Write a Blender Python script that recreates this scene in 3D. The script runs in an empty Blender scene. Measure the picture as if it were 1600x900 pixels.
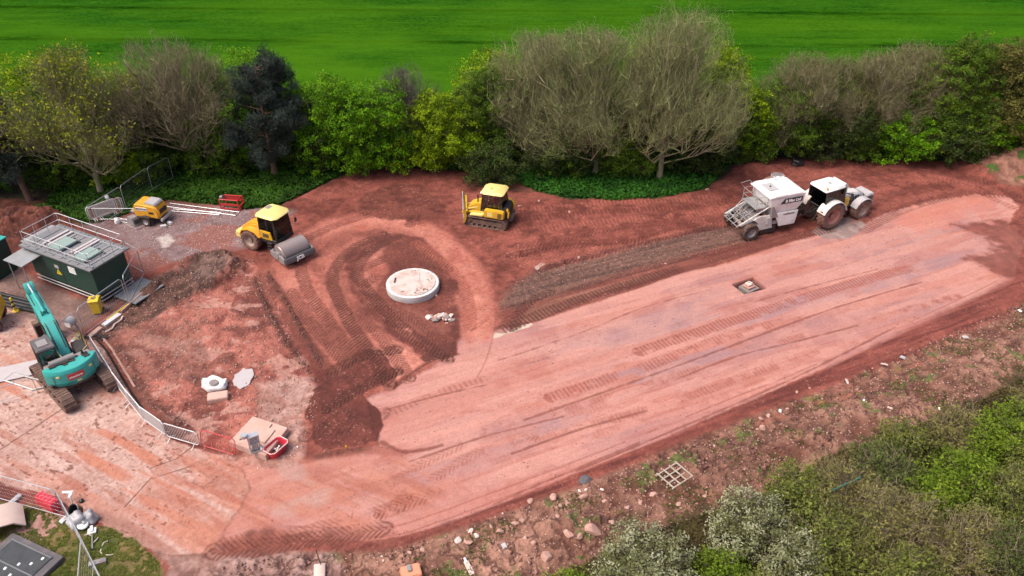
import bpy, bmesh, math, random
import numpy as np
from mathutils import Vector, Matrix

R = math.radians
scene = bpy.context.scene
col = scene.collection

# ------------------------------------------------------------------ camera, world, sun, exposure
FOC, PITCH, CH = 1280.0, R(35), 30.0
cam_d = bpy.data.cameras.new("camera"); cam = bpy.data.objects.new("camera", cam_d); col.objects.link(cam)
cam_d.sensor_width = 36.0; cam_d.lens = 36.0 * FOC / 1600.0
cam_d.clip_start = 0.5; cam_d.clip_end = 6000
cam.location = (0, 0, CH); cam.rotation_euler = (R(90) - PITCH, 0, 0)
scene.camera = cam

SUN_EL, SUN_AZ = R(60), R(-112)          # azimuth measured clockwise from +Y
world = bpy.data.worlds.new("World"); scene.world = world; world.use_nodes = True
wn = world.node_tree; wn.nodes.clear()
wo = wn.nodes.new('ShaderNodeOutputWorld'); wb = wn.nodes.new('ShaderNodeBackground'); sk = wn.nodes.new('ShaderNodeTexSky')
sk.sky_type = 'NISHITA'; sk.sun_disc = False; sk.sun_elevation = SUN_EL; sk.sun_rotation = SUN_AZ
sk.air_density = 1.0; sk.dust_density = 7.0; sk.ozone_density = 0.6; sk.altitude = 0
wb.inputs['Strength'].default_value = 0.15
wn.links.new(sk.outputs[0], wb.inputs[0]); wn.links.new(wb.outputs[0], wo.inputs[0])
sd = bpy.data.lights.new("sun", 'SUN'); sd.energy = 1.5; sd.angle = R(34); sd.color = (1.0, 0.93, 0.86)
sun = bpy.data.objects.new("sun", sd); col.objects.link(sun)
sv = Vector((math.sin(SUN_AZ) * math.cos(SUN_EL), math.cos(SUN_AZ) * math.cos(SUN_EL), math.sin(SUN_EL)))
sun.rotation_euler = sv.to_track_quat('Z', 'Y').to_euler(); sun.location = (0, 0, 60)
scene.view_settings.view_transform = 'Standard'; scene.view_settings.look = 'None'
scene.view_settings.gamma = 1; scene.view_settings.use_curve_mapping = False
scene.view_settings.exposure = 0.58

# ------------------------------------------------------------------ helpers
def G(x, y, z=0.0):
    """where the sight line of a photo point meets the level z"""
    u = (x - 800) / FOC; v = -(y - 450) / FOC
    dy = math.cos(PITCH) + v * math.sin(PITCH); dz = -math.sin(PITCH) + v * math.cos(PITCH)
    t = (z - CH) / dz
    return (u * t, dy * t)

def lin(c):
    c = np.array(c, dtype=float) / 255.0
    return np.where(c <= 0.04045, c / 12.92, ((c + 0.055) / 1.055) ** 2.4)
KALB = 0.60
def alb(*c):
    return tuple(float(q) * KALB for q in lin(c))

def smooth(a, b, x):
    t = np.clip((x - a) / (b - a), 0, 1); return t * t * (3 - 2 * t)

_rng = np.random.RandomState(11)
_LAT = [_rng.rand(257, 257) for _ in range(6)]
def vnoise(x, y, k=0):
    L = _LAT[k % 6]
    xi = np.floor(x).astype(int); yi = np.floor(y).astype(int)
    fx = x - xi; fy = y - yi; fx = fx * fx * (3 - 2 * fx); fy = fy * fy * (3 - 2 * fy)
    x0 = xi % 256; y0 = yi % 256
    a = L[y0, x0]; b = L[y0, x0 + 1]; c = L[y0 + 1, x0]; d = L[y0 + 1, x0 + 1]
    return (a * (1 - fx) + b * fx) * (1 - fy) + (c * (1 - fx) + d * fx) * fy
def fbm(x, y, k=0, o=4):
    s = 0; w = 1; t = 0
    for i in range(o):
        s = s + w * vnoise(x * 2 ** i + 17.3 * i + 5.1 * k, y * 2 ** i - 9.7 * i + 3.3 * k, k + i); t += w; w *= 0.5
    return s / t

def nodes(name):
    m = bpy.data.materials.new(name); m.use_nodes = True
    return m, m.node_tree, m.node_tree.nodes['Principled BSDF']

def mat(name, c, rough=0.6, metal=0.0, dirt=None, dirt_amt=0.5, scale=3.0, bump=0.0, spec=0.5, low=0.0, edge=(0.45, 0.62)):
    """painted / plain surface with broken up colour, grime patches and fine unevenness; c and dirt are albedo colours"""
    m, nt, b = nodes(name)
    N = nt.nodes; L = nt.links
    tc = N.new('ShaderNodeTexCoord')
    n1 = N.new('ShaderNodeTexNoise'); n1.inputs['Scale'].default_value = scale; n1.inputs['Detail'].default_value = 6; n1.inputs['Roughness'].default_value = 0.65
    L.new(tc.outputs['Object'], n1.inputs['Vector'])
    mx = N.new('ShaderNodeMix'); mx.data_type = 'RGBA'
    mx.inputs['A'].default_value = (*c, 1)
    d = dirt if dirt else tuple(q * 0.7 for q in c)
    mx.inputs['B'].default_value = (*d, 1)
    mr = N.new('ShaderNodeMapRange'); mr.inputs['From Min'].default_value = edge[0]; mr.inputs['From Max'].default_value = edge[1]
    mr.inputs['To Max'].default_value = dirt_amt
    L.new(n1.outputs['Fac'], mr.inputs['Value'])
    fac = mr.outputs['Result']
    if low > 0:     # mud thrown up on the lower part of the thing
        sp = N.new('ShaderNodeSeparateXYZ'); L.new(tc.outputs['Object'], sp.inputs[0])
        m2 = N.new('ShaderNodeMapRange'); m2.inputs['From Min'].default_value = low; m2.inputs['From Max'].default_value = low * 0.3
        L.new(sp.outputs['Z'], m2.inputs['Value'])
        mm = N.new('ShaderNodeMath'); mm.operation = 'MULTIPLY'; L.new(n1.outputs['Fac'], mm.inputs[1]); L.new(m2.outputs['Result'], mm.inputs[0])
        ma = N.new('ShaderNodeMath'); ma.operation = 'ADD'; ma.use_clamp = True; L.new(fac, ma.inputs[0]); L.new(mm.outputs[0], ma.inputs[1]); fac = ma.outputs[0]
    L.new(fac, mx.inputs['Factor'])
    L.new(mx.outputs['Result'], b.inputs['Base Color'])
    b.inputs['Roughness'].default_value = rough; b.inputs['Metallic'].default_value = metal
    b.inputs['Specular IOR Level'].default_value = spec
    if bump > 0:
        bp = N.new('ShaderNodeBump'); bp.inputs['Strength'].default_value = bump; bp.inputs['Distance'].default_value = 0.02
        n2 = N.new('ShaderNodeTexNoise'); n2.inputs['Scale'].default_value = scale * 8; n2.inputs['Detail'].default_value = 4
        L.new(tc.outputs['Object'], n2.inputs['Vector']); L.new(n2.outputs['Fac'], bp.inputs['Height']); L.new(bp.outputs[0], b.inputs['Normal'])
    return m

def attr_mat(name, rough=0.8, transl=0.0, spec=0.2):
    m, nt, b = nodes(name); N = nt.nodes; L = nt.links
    a = N.new('ShaderNodeAttribute'); a.attribute_name = 'Col'
    L.new(a.outputs['Color'], b.inputs['Base Color'])
    b.inputs['Roughness'].default_value = rough; b.inputs['Specular IOR Level'].default_value = spec
    if transl > 0:
        t = N.new('ShaderNodeBsdfTranslucent'); L.new(a.outputs['Color'], t.inputs['Color'])
        ms = N.new('ShaderNodeMixShader'); ms.inputs[0].default_value = transl
        out = N['Material Output']
        L.new(b.outputs[0], ms.inputs[1]); L.new(t.outputs[0], ms.inputs[2]); L.new(ms.outputs[0], out.inputs['Surface'])
    return m

def tag(o, label=None, cat=None, group=None, kind=None):
    if label: o['label'] = label
    if cat: o['category'] = cat
    if group: o['group'] = group
    if kind: o['kind'] = kind
    return o

def empty(name, loc, rz=0.0, label=None, cat=None, group=None, parent=None):
    o = bpy.data.objects.new(name, None); col.objects.link(o)
    o.location = loc; o.rotation_euler = (0, 0, rz); o.empty_display_size = 0.2
    if parent: o.parent = parent
    return tag(o, label, cat, group)

def copy_tree(o, parent=None):
    c = o.copy(); col.objects.link(c); c.parent = parent
    for ch in list(o.children): copy_tree(ch, c)
    return c

class MB:
    """collects shapes, builds them as one mesh object"""
    def __init__(s, M=None): s.v = []; s.f = []; s.M = M
    def add(s, vs, fs):
        n = len(s.v)
        for p in vs:
            p = Vector(p)
            if s.M is not None: p = s.M @ p
            s.v.append(p)
        s.f += [tuple(i + n for i in f) for f in fs]
        return s
    def box(s, c, d, rot=None, top=None):
        """box at centre c size d; rot = Euler tuple; top = (sx, sy) scale of the upper face"""
        hx, hy, hz = d[0] / 2, d[1] / 2, d[2] / 2; tx, ty = top if top else (1, 1)
        vs = [(-hx, -hy, -hz), (hx, -hy, -hz), (hx, hy, -hz), (-hx, hy, -hz), (-hx * tx, -hy * ty, hz), (hx * tx, -hy * ty, hz), (hx * tx, hy * ty, hz), (-hx * tx, hy * ty, hz)]
        m = Matrix.Rotation(0, 3, 'Z')
        if rot:
            from mathutils import Euler
            m = Euler(rot).to_matrix()
        vs = [m @ Vector(p) + Vector(c) for p in vs]
        return s.add(vs, [(0, 3, 2, 1), (4, 5, 6, 7), (0, 1, 5, 4), (1, 2, 6, 5), (2, 3, 7, 6), (3, 0, 4, 7)])
    def prism(s, pts, a, b, ax='y', pts2=None):
        """polygon extruded from a to b along ax; pts are (x,z) for y, (y,z) for x, (x,y) for z"""
        n = len(pts); pts2 = pts2 or pts
        def mk(p, t):
            return (p[0], t, p[1]) if ax == 'y' else ((t, p[0], p[1]) if ax == 'x' else (p[0], p[1], t))
        vs = [mk(p, a) for p in pts] + [mk(p, b) for p in pts2]
        fs = [tuple(range(n))[::-1], tuple(range(n, 2 * n))] + [(i, (i + 1) % n, n + (i + 1) % n, n + i) for i in range(n)]
        return s.add(vs, fs)
    def cyl(s, p0, p1, r0, r1=None, n=12, caps=True):
        r1 = r0 if r1 is None else r1
        p0 = Vector(p0); p1 = Vector(p1); d = (p1 - p0).normalized()
        u = d.orthogonal().normalized(); w = d.cross(u)
        vs = []
        for p, r in ((p0, r0), (p1, r1)):
            for i in range(n):
                a = 2 * math.pi * i / n; vs.append(p + (u * math.cos(a) + w * math.sin(a)) * r)
        fs = [(i, (i + 1) % n, n + (i + 1) % n, n + i) for i in range(n)]
        if caps: fs += [tuple(range(n))[::-1], tuple(range(n, 2 * n))]
        return s.add(vs, fs)
    def tube(s, pts, r, n=6, closed=False):
        pts = [Vector(p) for p in pts]; m = len(pts); rs = r if isinstance(r, (list, tuple)) else [r] * m
        vs = []; u = None
        for i, p in enumerate(pts):
            if closed: d = pts[(i + 1) % m] - pts[i - 1]
            else: d = pts[min(i + 1, m - 1)] - pts[max(i - 1, 0)]
            d.normalize()
            if u is None: u = d.orthogonal().normalized()
            else:
                u = u - d * u.dot(d); u = u.normalized() if u.length > 1e-5 else d.orthogonal().normalized()
            w = d.cross(u)
            for k in range(n):
                a = 2 * math.pi * k / n; vs.append(p + (u * math.cos(a) + w * math.sin(a)) * rs[i])
        fs = []
        for i in range(m if closed else m - 1):
            j = (i + 1) % m
            for k in range(n): fs.append((i * n + k, i * n + (k + 1) % n, j * n + (k + 1) % n, j * n + k))
        if not closed: fs += [tuple(range(n))[::-1], tuple(range((m - 1) * n, m * n))]
        return s.add(vs, fs)
    def lathe(s, prof, c=(0, 0, 0), ax='z', n=28, closed=True):
        """profile of (radius, height) turned round an axis through c"""
        m = len(prof); vs = []
        for i in range(n):
            a = 2 * math.pi * i / n
            for r, h in prof:
                x, y = r * math.cos(a), r * math.sin(a)
                p = (x, y, h) if ax == 'z' else ((x, h, y) if ax == 'y' else (h, x, y))
                vs.append((p[0] + c[0], p[1] + c[1], p[2] + c[2]))
        fs = []
        for i in range(n):
            j = (i + 1) % n
            for k in range(m if closed else m - 1):
                l = (k + 1) % m
                fs.append((i * m + k, j * m + k, j * m + l, i * m + l))
        return s.add(vs, fs)
    def loft(s, rings, caps=True):
        n = len(rings[0]); vs = [p for r in rings for p in r]; fs = []
        for i in range(len(rings) - 1):
            for k in range(n): fs.append((i * n + k, i * n + (k + 1) % n, (i + 1) * n + (k + 1) % n, (i + 1) * n + k))
        if caps: fs += [tuple(range(n))[::-1], tuple(range((len(rings) - 1) * n, len(rings) * n))]
        return s.add(vs, fs)
    def build(s, name, m, parent=None, loc=(0, 0, 0), rz=0.0, bev=0.0, smooth=False, rot=None, seg=2):
        me = bpy.data.meshes.new(name)
        bm = bmesh.new()
        bv = [bm.verts.new(p) for p in s.v]
        for f in s.f:
            try: bm.faces.new([bv[i] for i in f])
            except ValueError: pass
        bmesh.ops.recalc_face_normals(bm, faces=bm.faces)
        if bev > 0:
            es = [e for e in bm.edges if len(e.link_faces) == 2 and e.calc_face_angle(0) > 0.5]
            bmesh.ops.bevel(bm, geom=es, offset=bev, segments=seg, affect='EDGES', clamp_overlap=True)
        if smooth or bev > 0:
            for f in bm.faces: f.smooth = True
            for e in bm.edges:
                if len(e.link_faces) == 2 and e.calc_face_angle(0) > (0.62 if smooth else 0.9): e.smooth = False
        bm.to_mesh(me); bm.free()
        me.materials.append(m)
        o = bpy.data.objects.new(name, me); col.objects.link(o)
        o.location = loc; o.rotation_euler = rot if rot else (0, 0, rz)
        if parent: o.parent = parent
        return o

def np_mesh(name, V, F, m, colr=None, parent=None, smooth=False, k=4):
    """big mesh straight from arrays (faces all with k corners)"""
    me = bpy.data.meshes.new(name); nv = len(V); nf = len(F)
    me.vertices.add(nv); me.vertices.foreach_set('co', np.ascontiguousarray(V, dtype=np.float32).ravel())
    me.loops.add(nf * k); me.loops.foreach_set('vertex_index', np.ascontiguousarray(F, dtype=np.int32).ravel())
    me.polygons.add(nf); me.polygons.foreach_set('loop_start', np.arange(0, nf * k, k, dtype=np.int32))
    if smooth: me.polygons.foreach_set('use_smooth', np.ones(nf, dtype=bool))
    me.update(calc_edges=True)
    if colr is not None:
        a = me.color_attributes.new('Col', 'FLOAT_COLOR', 'POINT')
        c4 = np.ones((nv, 4), dtype=np.float32); c4[:, :3] = colr
        a.data.foreach_set('color', c4.ravel())
    me.materials.append(m)
    o = bpy.data.objects.new(name, me); col.objects.link(o)
    if parent: o.parent = parent
    return o

def quads(C, U, W, colr):
    """quad cards: centre C, half-axes U and W"""
    V = np.stack([C - U - W, C + U - W * 0.6, C + U + W, C - U + W * 0.6], 1).reshape(-1, 3)
    F = np.arange(len(V)).reshape(-1, 4)
    return V, F, np.repeat(colr, 4, 0)

def rvec(rng, n):
    v = rng.normal(size=(n, 3)); return v / np.linalg.norm(v, axis=1, keepdims=True)

def text_part(body, size, m, parent, loc, rot, name='lettering', bold=0.0, thick=0.004, shear=0.0):
    cu = bpy.data.curves.new('t', 'FONT'); cu.body = body; cu.size = size; cu.align_x = 'CENTER'; cu.align_y = 'CENTER'
    cu.extrude = thick; cu.offset = bold; cu.shear = shear; cu.resolution_u = 3
    t = bpy.data.objects.new('t', cu); col.objects.link(t)
    dg = bpy.context.evaluated_depsgraph_get()
    me = bpy.data.meshes.new_from_object(t.evaluated_get(dg))
    bpy.data.objects.remove(t); bpy.data.curves.remove(cu)
    me.materials.clear(); me.materials.append(m)
    o = bpy.data.objects.new(name, me); col.objects.link(o)
    o.parent = parent; o.location = loc; o.rotation_euler = rot
    return o
# ------------------------------------------------------------------ ground
def poly(*pts): return np.array([G(a, b) for a, b in pts])

NC, NR = 1500, 900
# rows spaced closer near the camera
t_ = np.linspace(0, 1, NR)
Yf = 19.5 + 46.5 * (0.72 * t_ + 0.28 * t_ ** 2)
Ys = np.concatenate([[-2500, -900, -300, -90, -30, -5, 8, 14, 17.5], Yf, [67.5, 70, 74, 80, 95, 130, 220, 500, 1200, 3500]])
sxf = np.linspace(-1, 1, NC)
Sx = np.concatenate([[-60, -20, -7, -3, -1.8, -1.35, -1.12, -1.03], sxf, [1.03, 1.12, 1.35, 1.8, 3, 7, 20, 60]])
def hw(Y): return (np.maximum(Y, 19.5) * math.cos(PITCH) + CH * math.sin(PITCH)) * (800 / FOC) * 1.07 + 0.6
XX = Sx[None, :] * hw(Ys)[:, None]; YY = np.repeat(Ys[:, None], len(Sx), 1)
sh = XX.shape
X = XX.ravel(); Y = YY.ravel(); Z = np.zeros_like(X)
def L3(c): return lin(c) * KALB
RGB = np.tile(L3((132, 74, 62)), (len(X), 1))
WET = np.zeros_like(X)

def sdist(P, pad=3.0):
    """signed distance to a polygon, negative inside (only worked out near it)"""
    out = np.full(len(X), 99.0)
    mn = P.min(0) - pad; mx = P.max(0) + pad
    ii = np.where((X > mn[0]) & (X < mx[0]) & (Y > mn[1]) & (Y < mx[1]))[0]
    x = X[ii]; y = Y[ii]; d = np.full(len(ii), 1e9); ins = np.zeros(len(ii), bool)
    n = len(P)
    for k in range(n):
        ax, ay = P[k]; bx, by = P[(k + 1) % n]; ex, ey = bx - ax, by - ay
        t = np.clip(((x - ax) * ex + (y - ay) * ey) / (ex * ex + ey * ey + 1e-12), 0, 1)
        d = np.minimum(d, (x - ax - t * ex) ** 2 + (y - ay - t * ey) ** 2)
        if ay != by:
            c = ((ay > y) != (by > y)) & (x < (bx - ax) * (y - ay) / (by - ay) + ax); ins ^= c
    d = np.sqrt(d); out[ii] = np.where(ins, -d, d); return out

def nearline(P, w):
    """points near a polyline: index, signed side distance, length along"""
    P = np.array(P); mn = P.min(0) - w; mx = P.max(0) + w
    ii = np.where((X > mn[0]) & (X < mx[0]) & (Y > mn[1]) & (Y < mx[1]))[0]
    x = X[ii]; y = Y[ii]; best = np.full(len(ii), 1e9); sd_ = np.zeros(len(ii)); al = np.zeros(len(ii)); s0 = 0
    for k in range(len(P) - 1):
        ax, ay = P[k]; ex, ey = P[k + 1] - P[k]; L = math.hypot(ex, ey)
        t = ((x - ax) * ex + (y - ay) * ey) / (L * L); tc = np.clip(t, 0, 1)
        dx = x - ax - tc * ex; dy = y - ay - tc * ey; d = np.hypot(dx, dy)
        m = d < best; best[m] = d[m]
        side = (ex * (y - ay) - ey * (x - ax)) / L
        sd_[m] = np.where(d[m] > 0, np.sign(side[m]) * d[m], 0); al[m] = s0 + np.clip(t[m], 0, 1) * L; s0 += L
    k = best < w
    return ii[k], sd_[k], al[k], s0

def bez(pts, n=10):
    """smooth line through photo points, on the ground"""
    P = [Vector(G(*p)).to_2d() if False else Vector((*G(*p), 0)) for p in pts]
    if len(P) < 3: return np.array([(p.x, p.y) for p in P])
    out = []
    for i in range(len(P) - 1):
        p0 = P[max(i - 1, 0)]; p1 = P[i]; p2 = P[i + 1]; p3 = P[min(i + 2, len(P) - 1)]
        for j in range(n):
            t = j / n
            q = 0.5 * ((2 * p1) + (p2 - p0) * t + (2 * p0 - 5 * p1 + 4 * p2 - p3) * t * t + (3 * p1 - p0 - 3 * p2 + p3) * t ** 3)
            out.append((q.x, q.y))
    out.append((P[-1].x, P[-1].y)); return np.array(out)

n_big = fbm(X / 6, Y / 6, 1); n_mid = fbm(X / 1.7, Y / 1.7, 2); n_sm = fbm(X / 0.45, Y / 0.45, 3, 3); n_fine = fbm(X / 0.14, Y / 0.14, 4, 2)
ax_d = np.array(G(1200, 560)) - np.array(G(800, 690)); ax_d /= np.linalg.norm(ax_d)     # the run of the pad
PA = X * ax_d[0] + Y * ax_d[1]; PB = -X * ax_d[1] + Y * ax_d[0]
str1 = fbm(PA / 7, PB / 0.55, 5, 4); str2 = fbm(PA / 3.2, PB / 0.22, 1, 3); str3 = fbm(PA / 14, PB / 1.3, 3, 3)

def blend(w, c):
    global RGB
    c = np.asarray(c)
    RGB += w[:, None] * ((c[None, :] if c.ndim == 1 else c) - RGB)

def zone(P, c, edge=0.25, wob=0.35, amt=1.0, nz=None):
    d = sdist(P) + ((n_mid if nz is None else nz) - 0.5) * 2 * wob + (n_sm - 0.5) * wob
    w = amt * (1 - smooth(-edge, edge, d)); blend(w, L3(c) if not isinstance(c, np.ndarray) else c); return w

def mixc(a, b, t):
    t = np.clip(t, 0, 1)[:, None]; return L3(a)[None, :] * (1 - t) + L3(b)[None, :] * t

# bare red earth everywhere to begin with, then scrub floor behind and in front
zone_bg = 1 - smooth(-1, 1, sdist(poly((-60, 1500), (-60, 330), (500, 270), (1120, 300), (1330, 245), (1700, 232), (2400, 300), (2300, 1500)), 12))
base = mixc((116, 60, 52), (168, 92, 78), (n_mid - 0.3) * 2.2); RGB[:] = base
bgc = mixc((40, 44, 24), (78, 66, 50), (n_mid - 0.25) * 2)
RGB[:] = RGB * zone_bg[:, None] + bgc * (1 - zone_bg)[:, None]

# earth round the top, right and centre
w = zone(poly((470, 300), (540, 268), (640, 262), (720, 268), (800, 285), (870, 305), (980, 315), (1060, 305), (1130, 280), (1165, 248), (1330, 250), (1520, 258), (1700, 262), (1760, 420), (1640, 470), (1500, 500), (1150, 660), (700, 830), (480, 700), (400, 560), (380, 440)),
         mixc((114, 58, 49), (170, 95, 81), (n_mid * 0.5 + n_sm * 0.5 - 0.32) * 2.6), 0.3, 0.4)
# light brown old spoil behind the lower edge of the pad, and the bank beyond it
w_bank = zone(poly((330, 880), (470, 862), (600, 862), (720, 826), (860, 776), (980, 728), (1130, 670), (1300, 602), (1450, 536), (1600, 472), (1900, 345), (2200, 700), (1500, 1500), (300, 1500)),
              mixc((118, 76, 62), (190, 142, 122), (n_mid * 0.7 + n_sm * 0.3 - 0.34) * 3.2), 0.25, 0.35)
bankdark = smooth(0.50, 0.58, n_big * 0.45 + n_mid * 0.55) * w_bank; blend(bankdark * 0.7, mixc((78, 50, 42), (128, 86, 70), (n_sm - 0.3) * 2.4))
weeds = smooth(0.60, 0.66, fbm(X / 1.1 + 40, Y / 1.1, 2, 3)) * w_bank * smooth(0.4, 0.6, n_sm); blend(weeds * 0.8, L3((92, 112, 52)))
# scrub floor under the bushes, lower right
w_scrub = zone(poly((780, 1500), (900, 905), (960, 860), (1060, 820), (1180, 790), (1280, 735), (1400, 690), (1500, 650), (1600, 590), (1900, 450), (2500, 900), (1500, 1700)),
               mixc((70, 62, 42), (112, 92, 66), (n_mid - 0.3) * 2.2), 0.6, 0.8)
# lower left bottom: greyish rubble
zone(poly((300, 905), (330, 868), (420, 855), (520, 862), (540, 905), (500, 1000), (300, 1000)), mixc((150, 112, 104), (196, 160, 152), (n_sm - 0.3) * 2.2), 0.2, 0.4, 0.85)

# rough turned ground on the left
w_rough = zone(poly((205, 600), (150, 520), (215, 470), (300, 395), (395, 405), (420, 440), (480, 580), (497, 640), (470, 712), (390, 740), (330, 700), (250, 660)),
               mixc((140, 76, 66), (198, 122, 106), (n_mid * 0.55 + n_sm * 0.45 - 0.34) * 3.0), 0.2, 0.4)
blend(w_rough * smooth(0.55, 0.66, fbm(X / 2.2 + 9, Y / 1.2 + 4, 4)) * 0.7, L3((110, 62, 54)))
blend(w_rough * smooth(0.58, 0.68, fbm(X / 1.5 + 90, Y / 0.9 + 14, 5)) * 0.8, L3((206, 152, 138)))
zone(poly((230, 600), (205, 560), (180, 530), (150, 520), (165, 505), (230, 490), (300, 500), (290, 470), (330, 470), (320, 600)), mixc((120, 78, 68), (170, 116, 102), (n_sm - 0.3) * 2.4), 0.3, 0.6, 0.55)
zone(poly((150, 512), (240, 430), (345, 425), (330, 450), (240, 495), (165, 528)), mixc((84, 58, 50), (128, 88, 76), (n_sm - 0.3) * 2.4), 0.25, 0.3)
zone(poly((400, 600), (480, 590), (500, 620), (480, 650), (475, 700), (460, 735), (390, 745), (400, 690)), mixc((172, 126, 114), (214, 176, 166), (n_sm - 0.3) * 2.2), 0.25, 0.5, 0.8)
# stone surfaced area beside the pump
w_grey = zone(poly((175, 345), (262, 318), (400, 322), (460, 330), (430, 372), (360, 395), (300, 400), (230, 425), (208, 400), (190, 375), (120, 352)),
              mixc((132, 104, 104), (164, 138, 140), (n_mid * 0.5 + n_sm * 0.5 - 0.32) * 2.6), 0.3, 0.35)
blend(w_grey * smooth(0.52, 0.64, fbm(X / 2.5 + 3, Y / 1.6, 2)) * 0.75, L3((160, 98, 86)))
zone(poly((208, 405), (240, 395), (262, 402), (250, 420), (222, 424)), (146, 92, 82), 0.3, 0.4, 0.8)
zone(poly((248, 372), (262, 366), (268, 376), (256, 384)), (232, 222, 214), 0.2, 0.4, 0.7)
zone(poly((290, 425), (320, 398), (345, 396), (360, 410), (352, 430), (318, 445)), mixc((88, 66, 60), (132, 106, 98), (n_sm - 0.3) * 2.4), 0.25, 0.35, 0.9)
# heap and hardstanding round the metal cabin
zone(poly((-150, 360), (-60, 310), (30, 312), (120, 335), (130, 350), (60, 380), (20, 400), (-100, 430)), mixc((92, 50, 42), (132, 74, 60), (n_sm - 0.3) * 2.2), 0.3, 0.4)
zone(poly((-200, 520), (-100, 430), (20, 400), (60, 440), (160, 480), (215, 448), (140, 510), (90, 520), (-60, 470)), mixc((120, 92, 86), (160, 128, 120), (n_mid - 0.3) * 2.2), 0.3, 0.3)
d_con = sdist(poly((-400, 700), (-200, 520), (-60, 466), (10, 482), (90, 520), (150, 526), (166, 552), (225, 652), (262, 684), (318, 706), (370, 716), (395, 760), (335, 862), (262, 868), (200, 845), (130, 800), (60, 770), (-30, 745), (-400, 690), (-500, 700)))
w_con = 1 - smooth(-0.05 - 0.5 * (X > G(370, 740)[0]), 0.08 + 0.5 * (X > G(370, 740)[0]), d_con + (n_sm - 0.5) * 0.25)
conc = mixc((196, 152, 140), (226, 190, 178), (n_mid * 0.6 + n_fine * 0.4 - 0.30) * 2.4)
blend(w_con, conc)
road_d = np.array(G(330, 800)) - np.array(G(20, 640)); road_d /= np.linalg.norm(road_d)
RA = X * road_d[0] + Y * road_d[1]; RB = -X * road_d[1] + Y * road_d[0]
mud = fbm(RA / 5, RB / 0.7, 2, 4)
midroad = 1 - smooth(0.5, 4.2, np.abs(RB - (-G(190, 720)[0] * road_d[1] + G(190, 720)[1] * road_d[0])))
blend(w_con * smooth(0.46, 0.62, mud) * (0.25 + 0.6 * midroad), L3((208, 132, 106)))
blend(w_con * smooth(0.60, 0.72, fbm(RA / 2.5, RB / 0.5, 4)) * 0.6, L3((182, 112, 92)))
blend(w_con * smooth(0.55, 0.66, fbm(X / 1.6, Y / 1.6 + 60, 3)) * (1 - midroad) * 0.5, L3((178, 128, 116)))
clod = (fbm(RA / 0.32, RB / 0.16, 3, 2) > 0.74) & (w_con > 0.5) & (fbm(X / 2, Y / 2, 5) > 0.45)
blend(clod * 0.75, L3((134, 78, 66))); Z += clod * 0.015
def strip(P, w, c, amt=1.0, soft=0.05, z=0.0, wob=0.0):
    ii, s, a, L = nearline(P, w + soft + wob)
    if len(ii) == 0: return
    q = np.zeros(len(X)); q[ii] = amt * (1 - smooth(w - soft, w + soft, np.abs(s) + (n_sm[ii] - 0.5) * 2 * wob)); blend(q, L3(c))
    if z: 
        global Z
        Z = Z + q * z
for jt in (((-60, 742), (102, 636)), ((195, 792), (235, 748)), ((278, 715), (306, 694)), ((335, 858), (390, 800), (430, 780)), ((235, 748), (300, 728)), ((234, 732), (278, 716))):
    strip(np.array([G(*p) for p in jt]), 0.035, (104, 70, 62), 0.9, 0.03, -0.01)
zone(poly((234, 733), (277, 717), (284, 728), (240, 748)), (200, 148, 134), 0.05, 0.02, 0.7)
strip(np.array([G(*p) for p in ((135, 800), (200, 822), (262, 866))]), 0.25, (168, 118, 106), 0.6, 0.1, 0, 0.1)
strip(np.array([G(*p) for p in ((60, 520), (95, 530), (-60, 470))][:2]), 0.06, (110, 84, 78), 0.8)
# kerb line left of the bollards
strip(np.array([G(*p) for p in ((-40, 475), (44, 498), (120, 522))]), 0.10, (190, 152, 142), 0.8, 0.04, 0.03)
zone(poly((222, 846), (262, 866), (335, 864), (345, 905), (345, 1000), (240, 1000), (262, 890)), mixc((138, 98, 88), (184, 144, 134), (n_sm - 0.3) * 2.2), 0.15, 0.3)
# grass, lower left
w_gl = zone(poly((-300, 820), (-20, 785), (60, 790), (105, 815), (170, 822), (215, 842), (255, 880), (250, 960), (-300, 1000)), mixc((84, 96, 40), (150, 122, 80), (n_mid - 0.3) * 2.2), 0.1, 0.25)
zone(poly((-10, 850), (70, 792), (105, 812), (48, 858)), mixc((172, 128, 116), (198, 152, 140), (n_sm - 0.2) * 2), 0.03, 0.03)
strip(np.array([G(*p) for p in ((-10, 838), (58, 792))]), 0.22, (142, 92, 80), 0.8, 0.1, 0, 0.05)

# the pale trimmed pad
PAD = poly((575, 622), (645, 588), (700, 556), (718, 520), (772, 515), (830, 504), (900, 482), (1062, 427), (1056, 408), (1102, 399), (1112, 416), (1200, 389), (1290, 362), (1345, 352), (1400, 330), (1455, 312), (1520, 304), (1572, 304), (1592, 322), (1574, 350), (1604, 378), (1590, 415), (1578, 445), (1500, 482), (1400, 525), (1300, 572), (1175, 624), (1050, 678), (980, 706), (915, 731), (860, 755), (800, 780), (740, 803), (675, 826), (600, 846), (540, 845), (470, 848), (400, 836), (345, 868), (330, 860), (395, 762), (372, 722), (430, 735), (480, 718), (520, 712), (592, 696))
d_pad = sdist(PAD)
d_padn = d_pad + (str1 - 0.5) * 0.5 + (n_sm - 0.5) * 0.25
w_pad = 1 - smooth(-0.10, 0.10, d_padn)
t = np.clip((str1 * 0.55 + n_big * 0.45 - 0.34) * 3.2, 0, 1)
padc = mixc((192, 138, 134), (212, 145, 131), t)
blend(w_pad, padc)
u_ = smooth(-12, 26, PA)      # right end drier and lighter
blend(w_pad * smooth(0.5, 0.66, str3) * 0.42, L3((202, 122, 102)))
blend(w_pad * smooth(0.58, 0.68, str2) * 0.28, L3((176, 100, 86)))
blend(w_pad * smooth(0.54, 0.64, fbm(PA / 5 + 33, PB / 0.8, 2)) * 0.6, L3((224, 164, 150)))
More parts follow.
